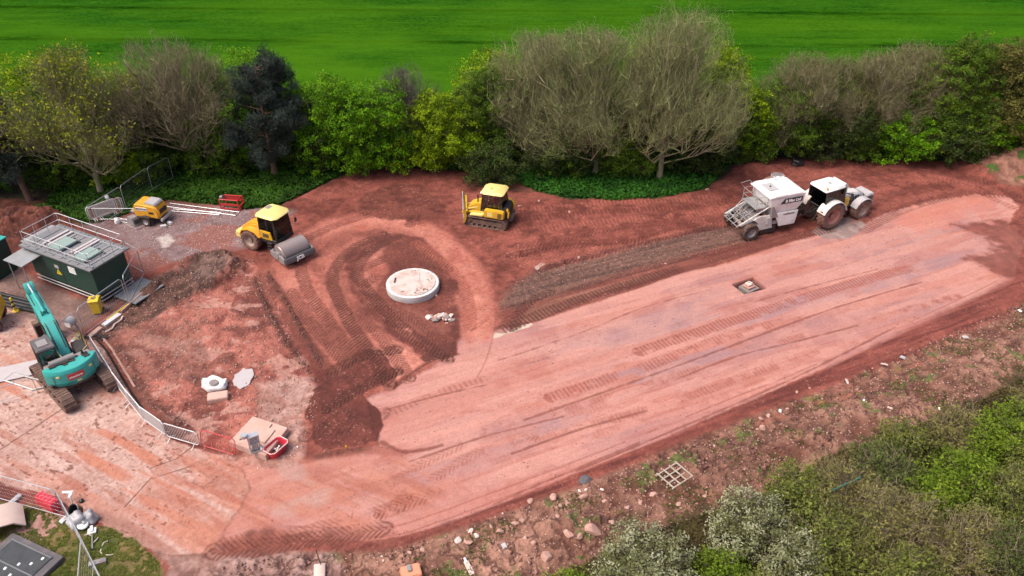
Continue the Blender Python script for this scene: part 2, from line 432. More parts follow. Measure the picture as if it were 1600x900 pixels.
lav = smooth(0.50, 0.60, fbm(PA / 9 + 70, PB / 1.6 + 8, 4)) * w_pad * (1 - smooth(-4, -1.2, d_pad - 0)) 
blend(lav * 0.7, L3((182, 142, 144))); WET += lav * 0.6
blend(w_pad * (0.35 + 0.4 * u_) * smooth(0.45, 0.6, n_mid) * 0.5, L3((226, 168, 154)))
low_edge = np.array([G(*p) for p in ((345, 866), (470, 848), (600, 852), (690, 842), (760, 815), (860, 782), (980, 733), (1130, 668), (1300, 596), (1450, 520), (1578, 440), (1604, 378))])
# darker line and low windrow of loose earth along the lower edge of the pad
ii, s, a, LL = nearline(bez(((420, 848), (600, 850), (690, 826), (760, 800), (860, 762), (980, 714), (1130, 652), (1300, 582), (1450, 512), (1578, 450), (1650, 405))), 3.2)
q = np.zeros(len(X)); grow = smooth(18, 45, a)
q[ii] = (1 - smooth(0.1 + 0.7 * grow, 0.35 + 1.1 * grow, np.abs(s + 0.5 * grow) + (n_sm[ii] - 0.5) * 0.3)); blend(q * 0.85, mixc((112, 56, 50), (160, 88, 76), (str2 - 0.3) * 2.2))
Z[ii] += (0.10 * np.exp(-((s + 0.9) / 0.35) ** 2) * (0.4 + n_sm[ii]) - 0.06 * np.exp(-((s + 0.35) / 0.2) ** 2)) * (0.3 + grow)
q[:] = 0; q[ii] = (np.abs(np.abs(s - 0.7) - 0.25) < 0.05) * (n_mid[ii] > 0.42); blend(q * 0.45, L3((160, 84, 74)))
# torn pale ground on the far right
zone(poly((1400, 345), (1440, 322), (1520, 306), (1560, 318), (1500, 345), (1440, 372)), (222, 140, 122), 0.4, 1.2, 0.55)
zone(poly((1490, 350), (1560, 345), (1620, 360), (1610, 420), (1560, 425), (1520, 405), (1570, 380)), mixc((124, 66, 56), (158, 88, 76), (n_sm - .3) * 2), 0.4, 1.0, 0.85)
# grey stone strip behind the spreader, with brown fringe
zone(poly((770, 516), (790, 440), (1000, 385), (1180, 368), (1290, 360), (1200, 388), (1110, 416), (1062, 427), (900, 481), (830, 503)), mixc((124, 68, 58), (150, 88, 76), (str2 - 0.3) * 2.4), 0.12, 0.12)
w_strip = zone(poly((800, 446), (840, 423), (1000, 380), (1150, 350), (1182, 372), (1060, 402), (900, 448), (808, 478), (776, 480)), mixc((100, 70, 62), (138, 100, 88), (str2 * 0.6 + n_fine * 0.4 - 0.32) * 2.8), 0.5, 0.3)
zone(poly((800, 505), (830, 480), (1000, 432), (1040, 425), (900, 470), (840, 497)), mixc((150, 100, 84), (172, 120, 104), (str2 - 0.3) * 2.4), 0.2, 0.2, 0.8)
strip(bez(((770, 486), (860, 462), (1000, 425), (1100, 396))), 0.10, (92, 56, 50), 0.7, 0.08, -0.03, 0.08)
strip(bez(((842, 424), (900, 408), (1000, 382), (1140, 352))), 0.16, (88, 46, 42), 0.85, 0.08, -0.05, 0.08)
zone(poly((770, 520), (800, 512), (828, 506), (800, 520), (782, 528), (768, 528)), (232, 212, 192), 0.05, 0.25, 0.85)
zone(poly((832, 416), (848, 410), (856, 414), (838, 420)), (224, 200, 190), 0.05, 0.25, 0.7)
zone(poly((1282, 352), (1300, 345), (1335, 338), (1355, 352), (1325, 372), (1290, 372), (1268, 362)), mixc((158, 136, 130), (190, 168, 162), (n_sm - 0.3) * 2.2), 0.1, 0.15, 0.9)

# orange mud dragged over road and pad alike where they meet
w_dr = 1 - smooth(-2.0, 1.5, sdist(poly((230, 730), (330, 718), (400, 735), (520, 722), (640, 720), (720, 760), (640, 830), (500, 835), (360, 840), (330, 850), (240, 790)), 4) + (n_mid - 0.5) * 3)
blend(w_dr * smooth(0.36, 0.58, fbm(RA / 4 + 7, RB / 0.6, 1, 5)) * 0.8, L3((206, 134, 112)))
blend(w_dr * smooth(0.50, 0.64, fbm(RA / 3 + 50, RB / 0.35, 2, 5)) * 0.5, L3((176, 104, 86)))
zone(poly((345, 838), (420, 826), (500, 830), (560, 838), (520, 856), (430, 866), (345, 868)), mixc((120, 66, 56), (170, 100, 84), (n_sm - .3) * 2.2), 0.35, 0.5, 0.85)
for q_ in ((430, 790, 500, 775), (440, 735, 480, 745), (400, 770, 450, 765)): zone(poly((q_[0], q_[1] - 10), (q_[2], q_[3] - 8), (q_[2] + 10, q_[3] + 12), (q_[0] - 5, q_[1] + 10)), (206, 172, 162), 0.4, 0.8, 0.55)
# centre: pale haul loop, dark trimmed islands
pale = mixc((190, 110, 94), (222, 146, 128), (n_mid * 0.6 + n_sm * 0.4 - 0.32) * 2.6)
dark = mixc((108, 58, 50), (146, 82, 70), (n_mid * 0.5 + n_sm * 0.5 - 0.3) * 2.4)
zone(poly((395, 440), (440, 395), (480, 360), (520, 340), (600, 340), (680, 355), (740, 400), (768, 450), (772, 516), (718, 522), (700, 560), (640, 590), (600, 620), (520, 575), (455, 500)), mixc((144, 82, 70), (186, 112, 96), (n_mid - 0.3) * 2.4), 0.4, 0.4)
ii, s, a, LL = nearline(bez(((470, 380), (530, 352), (600, 345), (665, 362), (715, 405), (742, 455), (748, 520))), 2.2)
q = np.zeros(len(X)); q[ii] = 1 - smooth(0.55, 1.35, np.abs(s) + (n_mid[ii] - 0.5) * 1.8 + (n_sm[ii] - 0.5) * 0.6); blend(q * 0.9, pale)
zone(poly((430, 392), (475, 372), (500, 385), (480, 415), (520, 470), (500, 500), (440, 470)), pale, 0.3, 0.8, 0.8)
zone(poly((556, 318), (575, 298), (610, 288), (650, 288), (680, 305), (700, 335), (650, 345), (600, 345), (565, 335)), mixc((98, 50, 42), (140, 78, 66), (n_sm * 0.6 + n_mid * 0.4 - 0.3) * 2.4), 0.2, 0.35)
zone(poly((536, 400), (570, 375), (620, 362), (660, 372), (692, 400), (712, 440), (718, 520), (712, 556), (660, 560), (610, 520), (560, 480), (545, 440)), dark, 0.2, 0.3)
zone(poly((560, 410), (600, 385), (600, 420), (585, 460), (560, 450)), pale, 0.3, 0.5, 0.75)
zone(poly((590, 470), (640, 480), (700, 500), (690, 520), (640, 520)), (160, 98, 84), 0.3, 0.4, 0.7)
zone(poly((575, 522), (590, 515), (640, 545), (668, 566), (640, 588), (612, 600), (600, 560)), pale, 0.1, 0.3)
zone(poly((616, 512), (632, 508), (652, 530), (645, 535)), (216, 140, 124), 0.1, 0.2, 0.8)
zone(poly((655, 560), (680, 540), (714, 532), (714, 553), (690, 560), (664, 568)), (110, 60, 52), 0.06, 0.1)
# dark wet fan of spread soil
w_fan = zone(poly((470, 650), (492, 610), (530, 580), (560, 548), (596, 545), (626, 588), (600, 606), (570, 618), (586, 640), (597, 665), (592, 692), (555, 702), (505, 708), (488, 690), (484, 668)), mixc((98, 50, 44), (128, 68, 58), (n_mid * .4 + n_sm * .6 - 0.3) * 2.4), 0.07, 0.28)
Z += w_fan * (0.05 + 0.03 * n_sm)
zone(poly((500, 705), (560, 700), (592, 692), (640, 700), (700, 695), (640, 708), (560, 712), (470, 722)), (168, 96, 82), 0.15, 0.2, 0.7)
strip(bez(((622, 600), (640, 585), (680, 562), (716, 552))), 0.10, (110, 62, 54), 0.8, 0.06, -0.03, 0.06)
strip(bez(((598, 690), (630, 704), (670, 700), (690, 694))), 0.12, (138, 74, 64), 0.8, 0.08, -0.03, 0.08)
strip(bez(((776, 480), (772, 515), (760, 560), (745, 590))), 0.04, (150, 84, 76), 0.5, 0.03)

# tread marks: (points, half width, spacing, kind, strength, colour)
def tread(pts, hwid=0.28, per=0.2, kind='bar', amt=0.6, c=(112, 60, 52), dz=0.02, off=0.0, broken=0.35, soft=0.06, base=0.35):
    global Z
    P = bez(pts)
    for o in ([-off, off] if off else [0]):
        ii, s, a, L = nearline(P, hwid + off + 0.3)
        if not len(ii): continue
        u = (s - o) / hwid
        inside = 1 - smooth(1 - soft / hwid, 1 + soft / hwid, np.abs(u) + (n_sm[ii] - 0.5) * 0.5)
        ph = a if kind == 'bar' else (a + np.abs(u) * hwid * 0.9 if kind == 'chev' else a + u * hwid * 0.5)
        br = smooth(broken - 0.08, broken + 0.08, n_mid[ii] * 0.6 + n_sm[ii] * 0.4)
        if kind == 'chev': bar = smooth(0.1, 0.6, np.sin(2 * math.pi * (ph + np.where(u > 0, per / 2, 0)) / per))
        else: bar = smooth(0.0, 0.6, np.sin(2 * math.pi * ph / per))
        m = inside * br * (base + (1 - base) * bar)
        q = np.zeros(len(X)); q[ii] = m * amt; blend(q, L3(c))
        Z[ii] -= inside * br * (0.4 + 0.6 * bar) * dz
T = tread
red = (124, 64, 56)
# along the pad
for y0, y1, am, cc in ((478, 640, 0.5, (186, 106, 92)), (500, 668, 0.75, (168, 92, 80)), (512, 680, 0.6, (182, 104, 90)), (537, 705, 0.6, (176, 100, 86)), (556, 722, 0.55, (184, 106, 92)), (446, 602, 0.35, (190, 114, 102)), (600, 764, 0.5, (190, 108, 92)), (618, 782, 0.5, (188, 104, 88))):
    T(((1500, y0 - 45 + random.uniform(-6, 6)), (1250, y0 + 25), (1000, y0 + (y1 - y0) * 0.62), (760, y1)), 0.30, 0.22, 'bar', am * 0.85, cc, 0.010, 0, 0.56, 0.12, 0.6)
T(((1420, 418), (1330, 442), (1240, 470), (1130, 505), (1000, 548)), 0.42, 0.25, 'bar', 0.85, (166, 90, 78), 0.02, 0, 0.42)
T(((1250, 495), (1130, 528), (1000, 575), (860, 620)), 0.4, 0.25, 'bar', 0.7, (166, 88, 76), 0.02, 0, 0.47)
T(((1300, 540), (1180, 580), (1060, 625), (960, 655)), 0.3, 0.25, 'bar', 0.5, (170, 96, 84), 0.02, 0, 0.5)
T(((1530, 360), (1450, 395), (1380, 430), (1330, 460)), 0.4, 0.3, 'skew', 0.5, (186, 104, 90), 0.02, 0, 0.5)
for pts in (((600, 800), (680, 745), (760, 700), (840, 680)), ((560, 790), (650, 730), (720, 695))):
    T(pts, 0.30, 0.26, 'chev', 0.5, (166, 94, 80), 0.03, 0, 0.50)
T(((345, 850), (440, 838), (540, 815), (620, 790), (680, 770)), 0.45, 0.26, 'chev', 0.55, (160, 92, 76), 0.04, 0, 0.45)
T(((335, 862), (420, 852), (500, 840), (600, 826)), 0.5, 0.26, 'chev', 0.8, (128, 72, 62), 0.04, 0, 0.36)
T(((540, 812), (610, 795), (640, 770)), 0.45, 0.26, 'chev', 0.45, (166, 94, 78), 0.03, 0, 0.45)
# dark trimmed edge strip
T(((785, 514), (900, 470), (1060, 420)), 0.42, 0.26, 'bar', 0.85, (92, 52, 46), 0.05, 0, 0.2)
T(((1105, 405), (1200, 380), (1300, 356)), 0.42, 0.26, 'bar', 0.8, (110, 56, 50), 0.05, 0, 0.3)
T(((805, 512), (812, 490), (830, 470), (860, 455)), 0.35, 0.32, 'chev', 0.8, (86, 48, 42), 0.05, 0, 0.25)
for pts, wd in ((((820, 655), (1000, 592), (1120, 548), (1300, 482), (1440, 440)), .07), (((1060, 590), (1150, 556), (1230, 536), (1340, 508)), .06), (((800, 708), (900, 672), (1010, 641)), .07), (((780, 562), (900, 522), (1010, 478), (1110, 452)), .035),
                (((600, 640), (680, 618), (760, 600)), .05), (((640, 720), (760, 680), (880, 650)), .06), (((1180, 470), (1260, 448), (1370, 420)), .04), (((900, 735), (1060, 668), (1240, 590), (1400, 510)), .06), (((760, 792), (860, 748), (1000, 690)), .05)):
    strip(bez(pts), wd, (148, 86, 76), 0.75, 0.05, -0.02, 0.07)
# red band across the top
for k, (a0, b0, c0, d0, e0) in enumerate(((330, 322, 312, 306, 300), (345, 335, 325, 318, 305), (362, 352, 340, 330, 318), (385, 372, 352, 340, 325), (405, 398, 378, 360, 335), (395, 385, 372, 350, 330))):
    T(((790 + 6 * k, a0), (880, b0), (960, c0 + 4), (1060, d0 + 6), (1150, e0 + 8)), 0.38, 0.3, 'chev' if k > 2 else 'bar', 0.55, (106, 52, 46) if k % 2 else (178, 104, 90), 0.07, 0, 0.40)
T(((820, 412), (900, 405), (980, 386), (1060, 362)), 0.42, 0.3, 'chev', 0.7, (194, 116, 100), 0.06, 0, 0.3)
T(((800, 400), (880, 380), (960, 378), (1010, 372)), 0.36, 0.3, 'chev', 0.7, (104, 54, 46), 0.10, 0, 0.3)
for k, pts in enumerate((((1300, 285), (1360, 272), (1440, 268), (1540, 285), (1620, 320)), ((1360, 300), (1430, 285), (1500, 290), (1600, 330)), ((1330, 345), (1400, 318), (1470, 300), (1580, 290)), ((1350, 360), (1420, 325), (1500, 305), (1600, 305)), ((1190, 300), (1250, 282), (1320, 264), (1420, 262)), ((1380, 290), (1460, 278), (1560, 300)), ((1350, 325), (1410, 300), (1480, 285)))):
    T(pts, 0.36, 0.3, 'bar' if k % 2 else 'skew', 0.62, (176, 100, 86) if k % 3 else (104, 54, 46), 0.06, 0, 0.38)
# loops round the concrete cap
for pts, cc in ((((700, 560), (640, 520), (590, 470), (560, 430), (575, 395), (620, 370)), (92, 52, 44)), (((610, 600), (570, 540), (535, 480), (520, 430), (550, 390), (600, 365)), (96, 54, 46)),
                (((560, 560), (520, 510), (480, 450), (470, 410)), (122, 68, 58)), (((640, 420), (600, 425), (570, 445)), (120, 64, 56)), (((700, 420), (660, 400), (610, 402), (570, 418)), (126, 70, 60)),
                (((520, 585), (470, 520), (430, 450)), (126, 72, 62)), (((545, 570), (500, 520), (455, 455)), (120, 68, 58)), (((640, 590), (600, 530), (560, 490)), (130, 74, 64)),
                (((660, 545), (610, 500), (575, 470)), (118, 64, 54)), (((690, 530), (650, 500), (610, 480)), (120, 66, 58)), (((720, 330), (650, 330), (560, 340), (480, 372)), (140, 76, 66)),
                (((700, 300), (640, 280), (580, 290), (540, 320)), (148, 80, 70)), (((735, 510), (730, 460), (700, 415), (650, 380)), (170, 96, 80)),
                (((500, 590), (560, 560), (620, 545)), (84, 46, 38)), (((510, 640), (570, 605), (620, 580)), (84, 46, 38)), (((640, 350), (720, 330), (800, 335)), (128, 66, 58)), (((500, 420), (440, 400), (380, 400)), (150, 84, 72))):
    T(pts, 0.42, 0.24, 'chev' if len(pts) % 2 else 'skew', 0.9, cc, 0.05, 0, 0.34, 0.1, 0.45)
T(((480, 680), (540, 665), (600, 645)), 0.5, 0.3, 'chev', 0.5, (84, 44, 38), 0.03, 0, 0.4)
T(((600, 650), (680, 615), (760, 590), (860, 560)), 0.25, 0.3, 'bar', 0.5, (150, 82, 72), 0.02, 0, 0.5)
# windrows of loose clods left of the haul loop
def windrow(pts, w, h, cc, amt=0.8, wet=0):
    P = bez(pts); ii, s, a, L = nearline(P, w * 3)
    e = np.exp(-(s / w) ** 2) * (0.35 + 1.2 * fbm(X[ii] / 0.5, Y[ii] / 0.5, 2, 3)) * smooth(0, 1, a) * smooth(0, 1, L - a)
    Z[ii] += e * h * (0.5 + n_sm[ii]); q = np.zeros(len(X)); q[ii] = np.clip(e, 0, 1) * amt; blend(q, L3(cc))
windrow(((395, 430), (420, 490), (455, 545), (485, 580)), 0.24, 0.10, (88, 52, 44))
windrow(((415, 425), (450, 480), (490, 550), (505, 575)), 0.24, 0.13, (88, 52, 44))
windrow(((840, 420), (940, 396), (1040, 372), (1130, 350)), 0.28, 0.18, (108, 56, 50), 0.6)
windrow(((470, 722), (520, 710), (590, 700)), 0.2, 0.12, (110, 66, 58))
windrow(((215, 470), (290, 415), (345, 400), (370, 418), (340, 440), (250, 480)), 0.5, 0.35, (96, 68, 60), 0.6)
windrow(((170, 520), (200, 570), (235, 635), (300, 672)), 0.35, 0.2, (112, 78, 68), 0.6)
windrow(((1320, 355), (1400, 318), (1480, 302), (1560, 296)), 0.35, 0.12, (150, 84, 74), 0.3)

# verges
def verge(P, wob=0.5): return zone(P, mixc((50, 66, 28), (84, 96, 44), (n_mid - 0.3) * 2), 0.2, wob)
VG = [poly((60, 345), (130, 352), (175, 342), (262, 312), (350, 322), (385, 328), (430, 322), (470, 306), (520, 280), (560, 262), (560, 230), (300, 240), (100, 270)),
      poly((560, 264), (640, 258), (720, 266), (800, 282), (840, 300), (880, 308), (960, 313), (1040, 308), (1100, 296), (1130, 270), (1160, 244), (1230, 236), (1330, 242), (1420, 250), (1500, 253), (1540, 240), (1600, 226), (1600, 180), (560, 200))]
w_v = verge(VG[0]); w_v = np.maximum(w_v, verge(VG[1], 0.35))
zone(poly((262, 305), (310, 308), (345, 318), (350, 325), (300, 322), (262, 316)), (140, 98, 80), 0.3, 0.5, 0.6)
zone(poly((735, 275), (800, 285), (850, 303), (800, 300), (740, 290)), (128, 84, 66), 0.3, 0.6, 0.8)
sp = poly((1520, 262), (1540, 240), (1600, 230), (1700, 225), (1740, 300), (1650, 300), (1560, 285))
w_sp = zone(sp, mixc((138, 92, 76), (176, 126, 108), (n_sm - 0.3) * 2.4), 0.3, 0.5); blend(w_sp * smooth(.58, .64, fbm(X / 1.2, Y / 1.2 + 5, 1, 3)), L3((84, 104, 44)))

# heights: gentle relief everywhere, rougher where the ground is broken
detail = (1 - w_pad) * (1 - w_con)
Z += (n_sm - 0.5) * 0.05 * detail + (n_fine - 0.5) * (0.016 * detail + 0.005) + (n_mid - 0.5) * 0.08 * detail
Z += w_rough * ((n_sm - 0.5) * 0.09 + (n_mid - 0.5) * 0.14 + (n_fine - 0.5) * 0.03)
Z += w_pad * ((str1 - 0.5) * 0.05 + (str2 - 0.5) * 0.02) - 0.04 * w_pad
ridge = 1 - np.abs(2 * fbm(X / 0.9, Y / 0.9, 5, 4) - 1)
d_b = -sdist(poly((330, 880), (470, 862), (600, 862), (720, 826), (860, 776), (980, 728), (1130, 670), (1300, 602), (1450, 536), (1600, 472), (1900, 345), (2200, 700), (1500, 1500), (300, 1500)), 1)
bank_h = smooth(0.2, 3.0, d_b) * (1 - 0.6 * smooth(5.5, 9, d_b)) * smooth(-6, 22, X)
Z += w_bank * (bank_h * 0.75 + (n_sm - 0.5) * 0.14 + (n_mid - 0.5) * 0.35 * bank_h + (ridge - 0.75) * 0.22 + (n_fine - 0.5) * 0.04 + bankdark * (n_sm - 0.4) * 0.35)
crk = smooth(0.90, 0.98, ridge) * w_bank; blend(crk * 0.75, L3((86, 52, 44))); Z -= crk * 0.05
def mound(cx, cy, rx, ry, h, rough=0.3):
    global Z
    gx, gy = G(cx, cy); d = ((X - gx) / rx) ** 2 + ((Y - gy) / ry) ** 2
    e = np.exp(-d * 1.6) * (1 + (n_mid - 0.5) * rough * 2 + (n_sm - 0.5) * rough); Z += h * e
mound(20, 362, 4.5, 2.4, 1.3); mound(70, 352, 2.5, 1.6, 0.7); mound(-60, 380, 4, 3, 1.2)
mound(335, 418, 1.8, 1.6, 0.45, 0.6); mound(1600, 258, 4.5, 2.6, 1.6, 0.2); mound(1545, 268, 2, 1.4, 0.5)
mound(1230, 292, 2.8, 1.2, 0.35); mound(1270, 720, 1.6, 1.2, 0.5, 0.8); mound(880, 830, 1.5, 1.1, 0.4, 0.8); mound(650, 880, 2, 0.8, 0.15)
mound(1180, 262, 3, 1.0, 0.35)
# the square pit in the pad
pit = poly((1145, 443), (1178, 432), (1199, 449), (1164, 458)); pc = pit.mean(0)
d_pit = sdist(pit, 1); wp = 1 - smooth(-0.08, 0.06, d_pit); Z -= wp * 0.42; blend(wp, L3((92, 44, 38)))
# keep it flat under things that stand on slabs or tracks
def flat(cx, cy, r, z=0.0):
    global Z
    gx, gy = (cx, cy); w = 1 - smooth(r * 0.8, r * 1.15, np.hypot(X - gx, Y - gy)); Z = Z * (1 - w) + z * w
far = smooth(66, 72, Y); Z = Z * (1 - far)
off = np.abs(np.tile(Sx, len(Ys))) > 1.01; Z[off] *= 0.3

# the general wear: stones and clods as colour specks
spk = fbm(X / 0.10, Y / 0.10, 1, 2)
blend((spk > 0.80) * (1 - w_pad * 0.6) * smooth(0.4, 0.6, n_mid) * 0.5, L3((196, 150, 136)))
blend((spk < 0.17) * (1 - w_pad * 0.5) * 0.35, L3((86, 48, 42)))
g_ = RGB.mean(1, keepdims=True); RGB = RGB * 0.99 + g_ * 0.01
fs_ = fbm(PA / 3.5, PB / 0.07, 4, 3)
kp = 1 - 0.62 * np.maximum(w_pad, w_con * 0.6)
RGB *= (1 + (n_fine - 0.5) * 0.4 * kp)[:, None] * (1 + (spk - 0.5) * 0.3 * kp)[:, None] * (1 + (fs_ - 0.5) * 0.16 * w_pad)[:, None]
blend((fbm(X / 0.09, Y / 0.07, 5, 2) > 0.83) * w_pad * smooth(0.45, 0.6, n_mid) * 0.5, L3((140, 84, 74)))
ZG = Z.reshape(sh)
def gz(x, y):
    """height of the ground under (x, y)"""
    r = int(np.clip(np.searchsorted(Ys, y), 1, len(Ys) - 1)); s_ = x / hw(np.array([y]))[0]
    c = int(np.clip(np.searchsorted(Sx, s_), 1, len(Sx) - 1)); return float(ZG[r, c])
def gmin(x, y, r=0.4): return min(gz(x + r * a, y + r * b) for a, b in ((0, 0), (1, 0), (-1, 0), (0, 1), (0, -1)))
def gmean(x, y, r=0.8): return sum(gz(x + r * a, y + r * b) for a, b in ((0, 0), (1, 0), (-1, 0), (0, 1), (0, -1))) / 5

m_ground, nt, bs = nodes('earth'); N = nt.nodes; L = nt.links
a_ = N.new('ShaderNodeAttribute'); a_.attribute_name = 'Col'
tc = N.new('ShaderNodeTexCoord')
nz = N.new('ShaderNodeTexNoise'); nz.inputs['Scale'].default_value = 14; nz.inputs['Detail'].default_value = 8; nz.inputs['Roughness'].default_value = 0.75
L.new(tc.outputs['Object'], nz.inputs['Vector'])
mr = N.new('ShaderNodeMapRange'); mr.inputs['From Min'].default_value = 0.3; mr.inputs['From Max'].default_value = 0.7; mr.inputs['To Min'].default_value = 0.80; mr.inputs['To Max'].default_value = 1.18
L.new(nz.outputs['Fac'], mr.inputs['Value'])
vm = N.new('ShaderNodeVectorMath'); vm.operation = 'SCALE'; L.new(a_.outputs['Color'], vm.inputs[0]); L.new(mr.outputs[0], vm.inputs['Scale'])
L.new(vm.outputs[0], bs.inputs['Base Color'])
wa = N.new('ShaderNodeAttribute'); wa.attribute_name = 'wet'
m3 = N.new('ShaderNodeMapRange'); m3.inputs['To Min'].default_value = 0.9; m3.inputs['To Max'].default_value = 0.42
L.new(wa.outputs['Fac'], m3.inputs['Value']); L.new(m3.outputs[0], bs.inputs['Roughness'])
bs.inputs['Specular IOR Level'].default_value = 0.3
bp = N.new('ShaderNodeBump'); bp.inputs['Strength'].default_value = 0.5; bp.inputs['Distance'].default_value = 0.05
L.new(nz.outputs['Fac'], bp.inputs['Height']); L.new(bp.outputs[0], bs.inputs['Normal'])
nr, nc = sh
idx = np.arange(nr * nc).reshape(nr, nc)
Fq = np.stack([idx[:-1, :-1], idx[:-1, 1:], idx[1:, 1:], idx[1:, :-1]], -1).reshape(-1, 4)
def make_ground():
    g = np_mesh('ground', np.stack([X, Y, Z], 1), Fq, m_ground, np.clip(RGB, 0.005, 0.9), smooth=True)
    w_ = g.data.attributes.new('wet', 'FLOAT', 'POINT'); w_.data.foreach_set('value', np.clip(WET, 0, 1).astype(np.float32))
    g['kind'] = 'structure'; return g
make_ground()
# ------------------------------------------------------------------ the crop field beyond the hedge
m_field, nt, bs = nodes('young crop'); N = nt.nodes; L = nt.links
tc = N.new('ShaderNodeTexCoord')
def fnoise(sc, rot=2.0, s=1.0, d=5, r=0.6):
    mp = N.new('ShaderNodeMapping'); mp.inputs['Scale'].default_value = sc; mp.inputs['Rotation'].default_value = (0, 0, R(rot)); L.new(tc.outputs['Object'], mp.inputs[0])
    n = N.new('ShaderNodeTexNoise'); n.inputs['Scale'].default_value = s; n.inputs['Detail'].default_value = d; n.inputs['Roughness'].default_value = r
    L.new(mp.outputs[0], n.inputs['Vector']); return n.outputs['Fac']
def ramp(fac, a, b, lo=0.0, hi=1.0):
    q = N.new('ShaderNodeMapRange'); q.inputs['From Min'].default_value = a; q.inputs['From Max'].default_value = b; q.inputs['To Min'].default_value = lo; q.inputs['To Max'].default_value = hi; L.new(fac, q.inputs['Value']); return q.outputs[0]
def mixn(fac, a, b):
    q = N.new('ShaderNodeMix'); q.data_type = 'RGBA'; L.new(fac, q.inputs['Factor'])
    for i, v in (('A', a), ('B', b)):
        if isinstance(v, tuple): q.inputs[i].default_value = (*v, 1)
        else: L.new(v, q.inputs[i])
    return q.outputs['Result']
c1 = mixn(ramp(fnoise((0.10, 0.5, 1), 1.5, 1, 8, 0.7), 0.35, 0.65), alb(40, 94, 24), alb(66, 124, 32))
c2 = mixn(ramp(fnoise((0.012, 0.05, 1), 4, 1.0, 4), 0.5, 0.7, 0, 0.6), c1, alb(84, 130, 10))
c3 = mixn(ramp(fnoise((0.10, 1.3, 1), 1.5, 1, 8, 0.75), 0.50, 0.66, 0, 0.8), c2, alb(24, 76, 6))
sp_ = N.new('ShaderNodeSeparateXYZ'); mp = N.new('ShaderNodeMapping'); mp.inputs['Rotation'].default_value = (0, 0, R(1.5)); L.new(tc.outputs['Object'], mp.inputs[0]); L.new(mp.outputs[0], sp_.inputs[0])
md = N.new('ShaderNodeMath'); md.operation = 'PINGPONG'; md.inputs[1].default_value = 6.0; L.new(sp_.outputs['Y'], md.inputs[0])
tl = ramp(md.outputs[0], 5.25, 5.75, 0, 1); br = N.new('ShaderNodeMath'); br.operation = 'MULTIPLY'; L.new(tl, br.inputs[0]); L.new(ramp(fnoise((0.04, 0.3, 1), 1.5, 1, 3), 0.30, 0.5, 0, 0.95), br.inputs[1])
c4 = mixn(br.outputs[0], c3, alb(16, 58, 6))
dots = fnoise((1, 1, 1), 0, 5.0, 2, 0.9)
gr = fnoise((1, 2.2, 1), 1.5, 2.2, 6, 0.8)
c4 = mixn(ramp(gr, 0.47, 0.60, 0, 0.85), c4, alb(18, 60, 4))
c4 = mixn(ramp(fnoise((0.5, 3.0, 1), 1.5, 0.9, 6, 0.85), 0.52, 0.60, 0, 0.6), c4, alb(70, 128, 20))
c5 = mixn(ramp(dots, 0.66, 0.78, 0, 0.4), c4, alb(120, 150, 40))
# thicker yellowish growth towards the hedge
spy = N.new('ShaderNodeSeparateXYZ'); L.new(tc.outputs['Object'], spy.inputs[0])
near = ramp(spy.outputs['Y'], 128, 86, 0, 1); nn = N.new('ShaderNodeMath'); nn.operation = 'MULTIPLY'; L.new(near, nn.inputs[0]); L.new(ramp(fnoise((0.04, 0.12, 1), 2, 1, 5), 0.38, 0.6, 0, 0.75), nn.inputs[1])
c5 = mixn(nn.outputs[0], c5, alb(86, 138, 26))
L.new(c5, bs.inputs['Base Color']); bs.inputs['Roughness'].default_value = 0.9; bs.inputs['Specular IOR Level'].default_value = 0.0
bp = N.new('ShaderNodeBump'); bp.inputs['Strength'].default_value = 0.9; bp.inputs['Distance'].default_value = 0.25
L.new(fnoise((0.6, 3, 1), 1.5, 1.5, 8, 0.75), bp.inputs['Height']); L.new(bp.outputs[0], bs.inputs['Normal'])
fx = np.linspace(-900, 900, 40); fy = np.array([74, 78, 84, 95, 115, 150, 220, 400, 900, 2500])
FX, FY = np.meshgrid(fx, fy); fi = np.arange(FX.size).reshape(FX.shape)
ff = np.stack([fi[:-1, :-1], fi[:-1, 1:], fi[1:, 1:], fi[1:, :-1]], -1).reshape(-1, 4)
fo = np_mesh('field', np.stack([FX.ravel(), FY.ravel(), np.full(FX.size, 0.15)], 1), ff, m_field)
fo['kind'] = 'structure'
# ------------------------------------------------------------------ vegetation
m_leaf = attr_mat('leaves', 0.75, 0.25, 0.15)
m_twig = attr_mat('twigs', 0.9, 0.0, 0.1)
m_bark = mat('bark', (0.10, 0.085, 0.062), 0.95, dirt=(0.055, 0.06, 0.035), dirt_amt=0.7, scale=2.5, bump=0.6, spec=0.1)
m_barkl = mat('pale lichened bark', (0.25, 0.21, 0.14), 0.95, dirt=(0.16, 0.16, 0.085), dirt_amt=0.7, scale=2.5, bump=0.6, spec=0.1)
m_pinebark = mat('reddish bark', (0.17, 0.095, 0.07), 0.95, dirt=(0.09, 0.06, 0.05), dirt_amt=0.7, scale=3, bump=0.6, spec=0.1)

